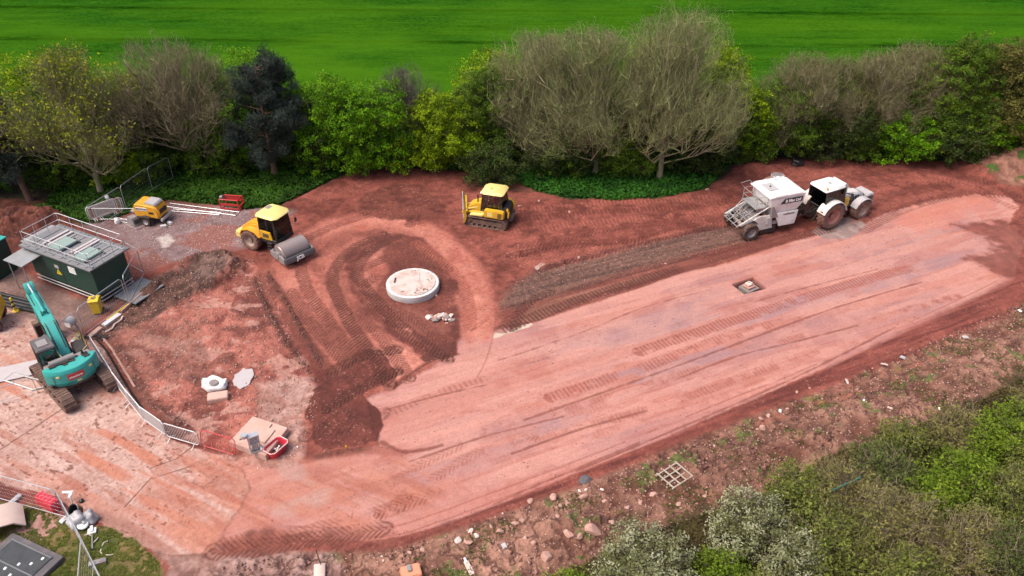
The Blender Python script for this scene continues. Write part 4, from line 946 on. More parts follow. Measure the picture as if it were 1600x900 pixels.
M_rub = mat('muddy rubber', (0.035, 0.03, 0.028), 0.9, dirt=(0.17, 0.09, 0.07), dirt_amt=0.75, scale=3, spec=0.2, edge=(0.4, 0.6))
M_rubm = mat('red mud caked rubber', (0.15, 0.085, 0.07), 0.95, dirt=(0.24, 0.14, 0.115), dirt_amt=0.8, scale=3, spec=0.15)
M_trk = mat('mud caked steel', (0.13, 0.085, 0.07), 0.85, dirt=(0.24, 0.13, 0.10), dirt_amt=0.7, scale=4, bump=0.3, spec=0.3)
M_drum = mat('worn drum steel', (0.30, 0.255, 0.25), 0.45, metal=0.35, dirt=(0.36, 0.24, 0.20), dirt_amt=0.6, scale=1.6)
M_steel = mat('galvanised steel', (0.42, 0.42, 0.42), 0.45, metal=0.5, dirt=(0.32, 0.28, 0.26), dirt_amt=0.4)
M_alu = mat('bare metal', (0.52, 0.53, 0.56), 0.4, metal=0.6, dirt=(0.40, 0.36, 0.35), dirt_amt=0.4)
M_red = mat('red paint', (0.50, 0.03, 0.035), 0.45, dirt=(0.34, 0.05, 0.05), dirt_amt=0.5, low=0.3)
M_redp = mat('red plastic', (0.56, 0.035, 0.06), 0.4, dirt=(0.42, 0.06, 0.07), dirt_amt=0.4)
M_rim = mat('dirty red rim', (0.34, 0.12, 0.10), 0.7, dirt=(0.26, 0.15, 0.12), dirt_amt=0.7)
M_rimg = mat('dusty beige rim', (0.30, 0.22, 0.18), 0.7, dirt=(0.22, 0.14, 0.12), dirt_amt=0.7)
M_green = mat('dark green cladding', (0.012, 0.048, 0.036), 0.45, dirt=(0.03, 0.055, 0.045), dirt_amt=0.5, scale=2, spec=0.4)
M_grp = mat('pale green hatch', (0.22, 0.30, 0.28), 0.5, dirt=(0.22, 0.28, 0.26), dirt_amt=0.5)
M_deck = mat('grey roof decking', (0.15, 0.155, 0.17), 0.75, dirt=(0.22, 0.20, 0.20), dirt_amt=0.6, scale=1.6, bump=0.2)
M_conc = mat('pale concrete', (0.50, 0.43, 0.40), 0.85, dirt=(0.40, 0.25, 0.21), dirt_amt=0.7, scale=1.6, bump=0.25, spec=0.2)
M_concw = mat('white concrete', (0.56, 0.55, 0.55), 0.8, dirt=(0.42, 0.34, 0.31), dirt_amt=0.5, scale=2.2, bump=0.2, spec=0.2)
M_concp = mat('mud stained concrete', (0.50, 0.33, 0.28), 0.85, dirt=(0.44, 0.27, 0.22), dirt_amt=0.6, scale=1.8, bump=0.25, spec=0.2)
M_rock = mat('pink sandstone', (0.42, 0.25, 0.205), 0.9, dirt=(0.26, 0.15, 0.125), dirt_amt=0.6, scale=3, bump=0.4, spec=0.2)
M_rockd = mat('dark red clod', (0.175, 0.09, 0.075), 0.95, dirt=(0.10, 0.05, 0.042), dirt_amt=0.6, scale=3, bump=0.4, spec=0.1)
M_rockg = mat('grey broken concrete', (0.22, 0.19, 0.185), 0.9, dirt=(0.20, 0.16, 0.15), dirt_amt=0.6, scale=3, bump=0.4, spec=0.2)
M_rockw = mat('pale rubble', (0.62, 0.50, 0.46), 0.9, dirt=(0.46, 0.30, 0.26), dirt_amt=0.5, scale=3, bump=0.3, spec=0.2)
M_bag = mat('white woven bag', (0.70, 0.68, 0.68), 0.8, dirt=(0.62, 0.55, 0.52), dirt_amt=0.5, scale=3, bump=0.3)
M_bagg = mat('translucent grey bag', (0.33, 0.32, 0.34), 0.35, dirt=(0.46, 0.44, 0.45), dirt_amt=0.6, scale=4, bump=0.5)
M_blk = mat('black plastic', (0.012, 0.012, 0.012), 0.3, dirt=(0.03, 0.026, 0.025), dirt_amt=0.5)
M_wood = mat('weathered timber', (0.40, 0.34, 0.28), 0.85, dirt=(0.28, 0.22, 0.18), dirt_amt=0.6, scale=4, bump=0.3, spec=0.2)
M_ply = mat('pale board', (0.56, 0.42, 0.37), 0.8, dirt=(0.46, 0.32, 0.28), dirt_amt=0.5, scale=1.5)
M_wht = mat('white lettering', (0.8, 0.8, 0.8), 0.5, dirt=(0.7, 0.68, 0.66), dirt_amt=0.2)
M_binyel = mat('yellow bin plastic', (0.68, 0.47, 0.02), 0.45, dirt=(0.5, 0.36, 0.06), dirt_amt=0.4)
M_grit = mat('dark gravel filling', (0.05, 0.035, 0.03), 0.95, dirt=(0.12, 0.08, 0.06), dirt_amt=0.8, scale=14, bump=0.6)
M_cem = mat('spilled cement', (0.40, 0.365, 0.375), 0.8, dirt=(0.38, 0.33, 0.33), dirt_amt=0.6, scale=2.5, bump=0.2)
M_gdk = mat('dark stained slab', (0.085, 0.078, 0.085), 0.8, dirt=(0.16, 0.13, 0.13), dirt_amt=0.5, scale=2)
M_stdk = mat('dull grating steel', (0.17, 0.18, 0.19), 0.6, metal=0.3, dirt=(0.10, 0.10, 0.10), dirt_amt=0.4)
M_cgr = mat('mid grey sheet', (0.24, 0.25, 0.265), 0.6, dirt=(0.20, 0.18, 0.18), dirt_amt=0.5, scale=2)
M_gravb = mat('brown gravel', (0.17, 0.13, 0.11), 0.9, dirt=(0.10, 0.08, 0.07), dirt_amt=0.7, scale=6)
M_skin = mat('skin', (0.42, 0.24, 0.17), 0.6); M_hivis = mat('red workwear', (0.55, 0.03, 0.04), 0.7); M_cloth = mat('dark trousers', (0.03, 0.035, 0.06), 0.9)
M_orv = mat('orange workwear', (0.62, 0.13, 0.03), 0.7)
def glass_mat():
    m, nt, b = nodes('tinted glass'); N = nt.nodes; L = nt.links
    tr = N.new('ShaderNodeBsdfTransparent'); tr.inputs[0].default_value = (0.80, 0.85, 0.85, 1)
    gl = N.new('ShaderNodeBsdfGlossy'); gl.inputs['Roughness'].default_value = 0.06; gl.inputs['Color'].default_value = (0.8, 0.85, 0.85, 1)
    fr = N.new('ShaderNodeFresnel'); fr.inputs['IOR'].default_value = 1.6
    ms = N.new('ShaderNodeMixShader'); L.new(fr.outputs[0], ms.inputs[0]); L.new(tr.outputs[0], ms.inputs[1]); L.new(gl.outputs[0], ms.inputs[2]); L.new(ms.outputs[0], N['Material Output'].inputs['Surface'])
    return m
M_gl = glass_mat()

# ------------------------------------------------------------------ parts shared by the machines
def wheel(parent, x, y, r, w, out, tyre_m=M_rubm, rim_m=M_rimg, lugs=0, chev=True):
    """hub disc with a tyre and a rim under it; out = +1 / -1, the side that faces outwards"""
    hub = MB(); hub.cyl((0, -w * .30, 0), (0, w * .18 * out, 0), r * .20, n=16); hub.cyl((0, w * .18 * out, 0), (0, w * .26 * out, 0), r * .11, n=12)
    for k in range(8):
        a = k * math.pi / 4; hub.cyl((r * .155 * math.cos(a), w * .17 * out, r * .155 * math.sin(a)), (r * .155 * math.cos(a), w * .22 * out, r * .155 * math.sin(a)), r * .02, n=6)
    h = hub.build('wheel', rim_m, parent, (x, y, r), smooth=True)
    ri = r * .56; pr = [(r * .18, w * .06 * out), (r * .30, w * .10 * out), (ri * .86, w * .30 * out), (ri * .95, w * .42 * out), (ri, w * .45 * out), (ri, -w * .45 * out), (ri * .92, -w * .45 * out), (ri * .9, w * .2 * out), (r * .3, 0), (r * .18, 0)]
    MB().lathe(pr, ax='y', n=32).build('rim', rim_m, h, smooth=True)
    R_ = r * (0.955 if lugs else 1.0)
    tp = [(ri * .98, -w * .44), (r * .70, -w * .50), (r * .85, -w * .5), (R_ * .955, -w * .46), (R_, -w * .36), (R_, w * .36), (R_ * .955, w * .46), (r * .85, w * .5), (r * .70, w * .50), (ri * .98, w * .44)]
    t = MB().lathe(tp, ax='y', n=40)
    if lugs:
        for k in range(lugs):
            a = 2 * math.pi * k / lugs
            for sd_ in (-1, 1):
                a1 = a + (math.pi / lugs if sd_ > 0 else 0); a2 = a1 + (0.22 if chev else 0.0)
                hh = r - R_; da = 0.055
                vs = []
                for aa, yy in ((a1, w * .50 * sd_), (a2, w * .02 * sd_)):
                    for q, rr in ((-da, R_ * .97), (da, R_ * .97), (da * .8, r), (-da * .8, r)):
                        rr2 = rr - (0.03 * r if abs(yy) > w * .3 and rr == r else 0); vs.append((rr2 * math.cos(aa + q), yy, rr2 * math.sin(aa + q)))
                t.add(vs, [(0, 1, 2, 3), (7, 6, 5, 4), (0, 4, 5, 1), (1, 5, 6, 2), (2, 6, 7, 3), (3, 7, 4, 0)])
    t.build('tyre', tyre_m, h, smooth=not lugs)
    return h

def crawler(parent, L, r, y, w, n, x0=0.0, h_sag=0.0, rm=None):
    """one crawler track: belt of shoes with grousers, side frame, sprocket, idler and rollers"""
    hl = L / 2 - r; path = []
    per = 4 * hl + 2 * math.pi * r
    def at_s(s):
        s %= per
        if s < 2 * hl: return (-hl + s, 0.0, 1, 0)
        s -= 2 * hl
        if s < math.pi * r: a = s / r; return (hl + r * math.sin(a), r - r * math.cos(a), math.cos(a), math.sin(a))
        s -= math.pi * r
        if s < 2 * hl: return (hl - s, 2 * r - h_sag * math.sin(math.pi * s / (2 * hl)), -1, 0)
        s -= 2 * hl; a = s / r; return (-hl - r * math.sin(a), r + r * math.cos(a), -math.cos(a), -math.sin(a))
    b = MB()
    for k in range(n):
        x, z, tx, tz = at_s(per * k / n); nx, nz = tz, -tx      # outward normal
        l = per / n * 0.47
        def q(u, v): return (x0 + x + tx * u + nx * v, z + tz * u + nz * v)
        pts = [q(-l, -0.03), q(l, -0.03), q(l, 0.0), q(l * .25, 0.005), q(l * .12, 0.045), q(-l * .12, 0.045), q(-l * .25, 0.005), q(-l, 0.0)]
        b.prism([(px_, pz + 0.045) for px_, pz in pts], y - w / 2, y + w / 2)
    t = b.build('track', M_trk, parent)
    f = MB(); f.prism([(x0 - hl * 1.02, r * .62), (x0 + hl * 1.02, r * .62), (x0 + hl * 1.05, r * 1.25), (x0 + hl * .5, r * 1.5), (x0 - hl * .5, r * 1.5), (x0 - hl * 1.05, r * 1.25)], y - w * .3, y + w * .3)
    f.build('track_frame', rm or M_trk, t, bev=0.015)
    s = MB(); s.cyl((x0 - hl, y - w * .34, r + .045), (x0 - hl, y + w * .34, r + .045), r * .82, n=18); s.cyl((x0 - hl, y - w * .42, r + .045), (x0 - hl, y + w * .42, r + .045), r * .35, n=12); s.build('sprocket', rm or M_trk, t)
    s = MB(); s.cyl((x0 + hl, y - w * .3, r + .045), (x0 + hl, y + w * .3, r + .045), r * .85, n=20); s.cyl((x0 + hl, y - w * .38, r + .045), (x0 + hl, y + w * .38, r + .045), r * .3, n=12); s.build('idler', rm or M_trk, t)
    s = MB(); nr_ = 6
    for k in range(nr_): s.cyl((x0 - hl * .8 + 1.6 * hl * k / (nr_ - 1), y - w * .36, .045 + r * .30), (x0 - hl * .8 + 1.6 * hl * k / (nr_ - 1), y + w * .36, .045 + r * .30), r * .27, n=12)
    s.build('track_rollers', rm or M_trk, t)
    return t

def cabin(parent, prof, y0, y1, frame_m, post=0.045, glass_panels=True, mid=None, yt=0.0):
    """glazed cab: prof = side outline (x,z) of four corners from front low, counter-clockwise seen from the right; yt narrows the top"""
    (fx, fz), (bx, bz), (bt, btz), (ft, ftz) = prof      # front low, back low, back top, front top
    def P(x, z, s): 
        k = 0 if z in (fz, bz) else yt
        return (x, (y0 + k) if s < 0 else (y1 - k), z)
    f = MB()
    C_ = {}
    for s in (-1, 1):
        c = [P(fx, fz, s), P(bx, bz, s), P(bt, btz, s), P(ft, ftz, s)]; C_[s] = c
        for i in range(4): f.tube([c[i], c[(i + 1) % 4]], post, 6)
        if mid: f.tube([(mid[0], c[0][1], fz), (mid[1], c[2][1], ftz)], post * .8, 6)
    for i in range(4): f.tube([C_[-1][i], C_[1][i]], post, 6)
    fr = f.build('cab_frame', frame_m, parent)
    def pane(a, b, c, d, nm='window'):
        a, b, c, d = map(Vector, (a, b, c, d)); n = (b - a).cross(d - a).normalized() * 0.008
        MB().add([a - n, b - n, c - n, d - n, a + n, b + n, c + n, d + n], [(0, 3, 2, 1), (4, 5, 6, 7), (0, 1, 5, 4), (1, 2, 6, 5), (2, 3, 7, 6), (3, 0, 4, 7)]).build(nm, M_gl, fr)
    for s in (-1, 1): pane(*C_[s])
    pane(C_[-1][0], C_[1][0], C_[1][3], C_[-1][3]); pane(C_[-1][1], C_[1][1], C_[1][2], C_[-1][2])
    return fr

def seat(parent, x, z, y=0.0, rz=0.0):
    b = MB(); b.box((x, y, z + .08), (.5, .5, .14)); b.box((x - .26, y, z + .42), (.12, .48, .65), rot=(0, -0.15, 0)); b.box((x, y, z - .12), (.3, .3, .25)); b.build('driver_seat', M_dk, parent, bev=0.04)
    c = MB(); c.tube([(x + .75, y, z - .2), (x + .55, y, z + .42)], .035, 8)
    c.lathe([(.17 + .015 * math.cos(a), .015 * math.sin(a)) for a in [k * math.pi / 3 for k in range(6)]], c=(x + .53, y, z + .44), n=18); c.build('steering_wheel', M_dk, parent, smooth=True)

def seated_person(loc, rz, label, jacket, group=None):
    """one continuous seated body with reaching arms, head with face, hair and clothes as children"""
    root_v = [(0, 0, .10), (0, 0, .30), (-.03, 0, .50), (-.02, 0, .58), (0, 0, .68), (.01, 0, .78),       # pelvis, belly, chest, neck, head, crown
              (.0, .10, .08), (.42, .13, .12), (.50, .14, -.30), (.62, .14, -.34),                           # left leg
              (.0, -.10, .08), (.42, -.13, .12), (.50, -.14, -.30), (.62, -.14, -.34),                       # right leg
              (-.02, .20, .47), (.10, .26, .24), (.36, .17, .30), (.44, .15, .32),                            # left arm
              (-.02, -.20, .47), (.10, -.26, .24), (.36, -.17, .30), (.44, -.15, .32)]
    E = [(0, 1), (1, 2), (2, 3), (3, 4), (4, 5), (0, 6), (6, 7), (7, 8), (8, 9), (0, 10), (10, 11), (11, 12), (12, 13), (2, 14), (14, 15), (15, 16), (16, 17), (2, 18), (18, 19), (19, 20), (20, 21)]
    rad = [.15, .14, .16, .055, .085, .075, .10, .075, .055, .045, .10, .075, .055, .045, .065, .05, .04, .035, .065, .05, .04, .035]
    for sgn, base in ((1, 17), (-1, 21)):           # four fingers and a thumb on each hand, curled round the controls
        bx, by, bz = root_v[base]
        for f, (dy, ln) in enumerate(((-.027, .055), (-.009, .065), (.009, .062), (.027, .048))):
            i = len(root_v); root_v += [(bx + .04, by + dy, bz + .012), (bx + .04 + ln * .7, by + dy, bz), (bx + .04 + ln * .6, by + dy, bz - .03)]; rad += [.011, .010, .008]; E += [(base, i), (i, i + 1), (i + 1, i + 2)]
        i = len(root_v); root_v += [(bx + .015, by - sgn * .038, bz - .01), (bx + .045, by - sgn * .045, bz - .02)]; rad += [.011, .009]; E += [(base, i), (i, i + 1)]
    me = bpy.data.meshes.new('person'); me.from_pydata(root_v, E, [])
    o = bpy.data.objects.new('person', me); col.objects.link(o); o.location = loc; o.rotation_euler = (0, 0, rz)
    sk_ = o.modifiers.new('s', 'SKIN'); ss = o.modifiers.new('u', 'SUBSURF'); ss.levels = 1; ss.render_levels = 1
    for i, r in enumerate(rad): me.skin_vertices[0].data[i].radius = (r, r)
    me.skin_vertices[0].data[0].use_root = True
    dg = bpy.context.evaluated_depsgraph_get(); m2 = bpy.data.meshes.new_from_object(o.evaluated_get(dg)); o.modifiers.clear(); o.data = m2
    m2.materials.clear(); m2.materials.append(M_skin); m2.materials.append(jacket); m2.materials.append(M_cloth)
    for p in m2.polygons:
        c = p.center; p.use_smooth = True
        if c.z < .60 and not (c.x > .37 and abs(c.y) < .22 and c.z > .2): p.material_index = 1 if (c.z > .17 and c.x < .40) else 2
    MB().lathe([(0.001, .12), (.06, .115), (.098, .06), (.105, .01), (.10, -.01), (.001, -.01)], c=(0, 0, .78), n=16).box((.10, 0, .775), (.10, .16, .02)).build('helmet', M_wht, o, smooth=True)
    f = MB(); f.prism([(.085, .70), (.12, .665), (.085, .665)], -.015, .015)                              # nose
    for s in (-1, 1): f.box((.083, s * .035, .715), (.012, .022, .012)); f.box((0, s * .09, .69), (.03, .02, .06))
    f.box((.083, 0, .635), (.012, .05, .01)); f.build('face', M_skin, o)
    return tag(o, label, 'person', group)
# ------------------------------------------------------------------ road roller
def mk(name, px_, py_, deg, label, c, z=None, xy=None):
    x, y = xy if xy else G(px_, py_); return empty(name, (x, y, gmean(x, y) if z is None else z), R(deg), label, c)

def road_roller():
    r = mk('road_roller', 0, 0, -27, 'yellow single drum road roller with cream cab roof standing left of the red earth loop', 'road roller', xy=(-15.9, 47.55))
    # rear body; x=0 is the joint between body and drum frame
    hx = [(-2.75, .80), (-2.75, 1.15), (-2.55, 1.45), (-1.9, 1.80), (-.75, 2.0), (-.75, .95)]
    MB().prism(hx, -.52, .52).build('bonnet', M_org, r, bev=0.08)
    MB().prism([(-3.0, .62), (-3.05, 1.0), (-2.9, 1.18), (-2.5, 1.1), (-2.5, .62)], -.85, .85).build('rear_bumper', M_cream, r, bev=0.07)
    MB().prism([(-2.6, .55), (-2.6, .95), (.25, .95), (.25, .55)], -.42, .42).build('chassis', M_dk, r, bev=0.03)
    MB().prism([(-2.45, 1.08), (-2.2, 1.5), (-1.6, 1.68), (-1.0, 1.60), (-.62, 1.25), (-.72, 1.22), (-1.05, 1.52), (-1.6, 1.60), (-2.15, 1.42), (-2.38, 1.06)], -1.05, -.52).build('mudguard', M_org, r, bev=0.02)
    MB().prism([(-2.45, 1.08), (-2.2, 1.5), (-1.6, 1.68), (-1.0, 1.60), (-.62, 1.25), (-.72, 1.22), (-1.05, 1.52), (-1.6, 1.60), (-2.15, 1.42), (-2.38, 1.06)], .52, 1.05).build('mudguard', M_org, r, bev=0.02)
    for s in (-1, 1): wheel(r, -1.62, s * .80, .76, .56, s, M_rubm, M_rimg, 18)
    MB().prism([(-.8, .9), (-.8, 1.15), (.72, 1.15), (.72, .9)], -.82, .82).build('cab_floor', M_dk, r, bev=0.03)
    for s in (-1, 1):
        pn = MB().prism([(-.72, 1.12), (-.72, 1.78), (.20, 1.78), (.32, 1.15)], s * .80 - .04, s * .80 + .04).build('side_panel', M_yel, r, bev=0.03)
        g = MB(); 
        for k in range(3): g.box((-.22, s * .85, 1.36 + .1 * k), (.5, .03, .055))
        g.build('vent', M_dk, pn)
    fr = cabin(r, [(.62, 1.18), (-.72, 1.25), (-.74, 2.78), (.50, 2.78)], -.80, .80, M_dk, 0.045, mid=(-.05, -.1), yt=.06)
    MB().prism([(-.98, -.66), (-.82, -.92), (.55, -.92), (.85, -.62), (.85, .62), (.55, .92), (-.82, .92), (-.98, .66)], 2.80, 2.96, 'z', [(-.88, -.56), (-.74, -.80), (.48, -.80), (.72, -.54), (.72, .54), (.48, .80), (-.74, .80), (-.88, .56)]).build('cab_roof', M_cream, r, bev=0.045)
    MB().box((-.62, .3, 2.97), (.30, .44, .03)).build('roof_vent', M_grey, r)
    seat(r, -.25, 1.32)
    for s in (-1, 1):
        m = MB(); m.tube([(.6, s * .8, 2.4), (.85, s * 1.05, 2.4), (.85, s * 1.05, 2.1)], .015, 5); m.box((.85, s * 1.05, 2.0), (.05, .18, .3)); m.build('mirror', M_dk, r)
    st = MB(); 
    for k in range(3): st.box((.1, -.95, .55 + .22 * k), (.35, .16, .03))
    st.tube([(-.08, -.95, .5), (-.08, -.92, 1.1)], .018, 5); st.tube([(.28, -.95, .5), (.28, -.92, 1.1)], .018, 5); st.build('step', M_dk, r)
    text_part('JCB', .26, M_dk, r, (-1.45, -.535, 1.55), (R(90), 0, 0), thick=.008)
    # drum module turned about the joint
    J = Matrix.Rotation(R(-18), 4, 'Z') @ Matrix.Diagonal((.88, .94, .95, 1))
    def D(): return MB(J)
    D().prism([(0.1, .45), (0.1, .85), (1.05, .85), (1.05, .45)], -.35, .35).build('joint', M_dk, r)
    D().lathe([(0.001, -1.05), (.62, -1.05), (.66, -.98), (.76, -.98), (.76, .98), (.66, .98), (.62, 1.05), (.001, 1.05)], c=(1.92, 0, .76), ax='y', n=48).build('drum', M_drum, r, smooth=True)
    f = D()
    for s in (-1, 1): f.prism([(.95, .52), (.95, .82), (1.3, .88), (2.55, .88), (2.95, .70), (2.95, .40), (2.6, .36), (1.2, .42)], s * 1.17 - .07, s * 1.17 + .07); f.cyl((1.92, s * 1.06, .76), (1.92, s * 1.28, .76), .28, n=18)
    f.build('drum_frame', M_grey, r, bev=0.025)
    D().prism([(2.80, .36), (2.80, .78), (2.95, .84), (3.03, .74), (3.05, .40)], -1.24, 1.24).build('front_beam', M_gdk, r, bev=0.03)
    D().box((1.02, 0, .68), (.16, 2.2, .34)).build('rear_beam', M_grey, r, bev=0.03)
    D().box((1.14, 0, .95), (.05, 2.0, .12), rot=(0, .5, 0)).build('scraper', M_dk, r)
    D().box((2.76, 0, .74), (.04, 2.0, .10), rot=(0, -.5, 0)).build('scraper', M_dk, r)
    a = R(-18); v = J @ Vector((3.060, 0, .58)); text_part('JCB', .36, M_wht, r, v, (R(90) - .03, 0, R(90) + a), bold=.016, thick=.012)
    p = seated_person((r.location.x - .25 * math.cos(R(-27)), r.location.y + .25 * math.sin(R(27)), r.location.z + 1.42), R(-27), 'person in orange workwear sitting inside the road roller cab', M_orv)
    return r
road_roller()

# ------------------------------------------------------------------ bulldozer
def bulldozer():
    x0, y0 = G(759, 351); deg = 163
    r = empty('bulldozer', (x0 + .25, y0 + .62, gmean(x0, y0, 1.2) - .03), R(deg), 'yellow tracked bulldozer with grey blade raised, facing left on the red earth', 'bulldozer')
    for s in (-1, 1): crawler(r, 3.35, .40, s * .93, .62, 38, rm=M_trk)
    MB().prism([(-1.3, .45), (-1.3, 1.0), (1.45, 1.0), (1.6, .6), (1.5, .45)], -.55, .55).build('hull', M_dk, r, bev=.03)
    MB().prism([(.35, .98), (.35, 1.62), (.65, 1.70), (1.35, 1.42), (1.62, 1.15), (1.62, .85), (1.0, .85)], -.48, .48).build('bonnet', M_yel, r, bev=.05)
    MB().cyl((.80, .22, 1.6), (.80, .22, 2.25), .05, n=12).build('exhaust', M_dk, r, smooth=True)
    for s in (-1, 1):
        pn = MB().prism([(-1.5, .98), (-1.5, 1.48), (-1.35, 1.58), (.0, 1.58), (.05, .98)], s * 1.02 - .22, s * 1.02 + .22).build('side_panel', M_yel, r, bev=.05)
        g = MB()
        for k in range(5): g.box((-1.2, s * 1.25, 1.12 + .08 * k), (.32, .02, .035), rot=(0, .2, 0))
        g.build('vent', M_dk, pn)
        MB().box((-.45, s * 1.245, 1.28), (.42, .015, .34)).build('decal', M_cream, pn)
        MB().prism([(.1, .98), (.1, 1.15), (1.15, 1.05), (1.15, .95)], s * .9 - .30, s * .9 + .30).build('fender', M_cream, r, bev=.03)
        ft = MB(); ft.tube([(.05, s * .85, 1.15), (1.0, s * .8, 1.1), (1.95, s * .55, .75)], [.09, .09, .08], 8); ft.build('push_arm', M_yel, r)
        hy = MB(); hy.cyl((.75, s * .42, 1.35), (1.45, s * .45, 1.1), .07, n=10); hy.cyl((1.45, s * .45, 1.1), (1.95, s * .5, .95), .035, n=10); hy.build('hydraulic_ram', M_cream, r)
    MB().prism([(-1.62, .85), (-1.72, 1.45), (-1.55, 1.62), (-1.3, 1.64), (-1.25, .85)], -.78, .78).build('engine_cover', M_dk, r, bev=.05)
    MB().prism([(-1.78, .95), (-1.84, 1.38), (-1.70, 1.66), (-1.60, 1.66), (-1.72, 1.36), (-1.66, .95)], -.85, -.62).build('rear_guard', M_yel, r, bev=.02)
    MB().prism([(-1.78, .95), (-1.84, 1.38), (-1.70, 1.66), (-1.60, 1.66), (-1.72, 1.36), (-1.66, .95)], .62, .85).build('rear_guard', M_yel, r, bev=.02)
    MB().box((-1.75, 0, .62), (.35, .9, .3)).build('drawbar', M_trk, r, bev=.03)
    cabin(r, [(.42, 1.2), (-1.25, 1.55), (-1.10, 2.66), (.25, 2.66)], -.74, .74, M_dk, .05, mid=(-.35, -.35), yt=.05)
    MB().prism([(-1.38, -.72), (-1.2, -.88), (.20, -.88), (.45, -.55), (.45, .55), (.20, .88), (-1.2, .88), (-1.38, .72)], 2.68, 2.84, 'z', [(-1.28, -.62), (-1.12, -.76), (.12, -.76), (.36, -.46), (.36, .46), (.12, .76), (-1.12, .76), (-1.28, .62)]).build('cab_roof', M_cream, r, bev=.035)
    g = MB(); 
    for k in range(3): g.box((-.98 + .16 * k, 0, 2.85), (.05, 1.3, .025))
    g.build('roof_rib', M_cream, r)
    MB().lathe([(.001, 2.93), (.06, 2.92), (.09, 2.86), (.09, 2.84), (.001, 2.84)], c=(-.25, .1, 0), n=14).build('beacon', M_org, r, smooth=True)
    for s in (-1, 1): MB().box((.44, s * .5, 2.60), (.10, .2, .12)).build('headlight', M_wht, r, bev=.01)
    seat(r, -.45, 1.45)
    # blade: curved face, a slightly turned angle blade
    B = Matrix.Translation((2.05, 0, .30)) @ Matrix.Rotation(R(21), 4, 'Z')
    prof = [(.10, 0), (-.02, .25), (-.06, .55), (-.02, .85), (.08, 1.12), (.02, 1.14), (-.10, .86), (-.14, .55), (-.10, .22), (.02, -.02)]
    MB(B).prism(prof, -1.42, 1.42).build('blade', M_alu, r, bev=.01)
    bk = MB(B)
    for s in (-1.42, 1.42): bk.prism([(-.02, 0), (-.14, .3), (-.2, .6), (-.14, .95), (0, 1.16), (.10, 1.16), (.0, .6), (.12, 0)], s - .02, s + .02)
    for q in (-.9, 0, .9): bk.prism([(-.14, .1), (-.30, .3), (-.30, .85), (-.08, 1.1)], q - .04, q + .04)
    bk.box((-.2, 0, .30), (.14, 2.5, .16)); bk.box((-.2, 0, .85), (.12, 2.5, .12)); bk.build('blade_frame', M_yel, r)
    c, s_ = math.cos(R(deg)), math.sin(R(deg)); xo = -.42
    r.scale = (.95, .95, .95)
    seated_person((r.location.x + xo * c, r.location.y + xo * s_, r.location.z + 1.5), R(deg), 'person in red jacket sitting inside the bulldozer cab', M_hivis)
    return r
bulldozer()

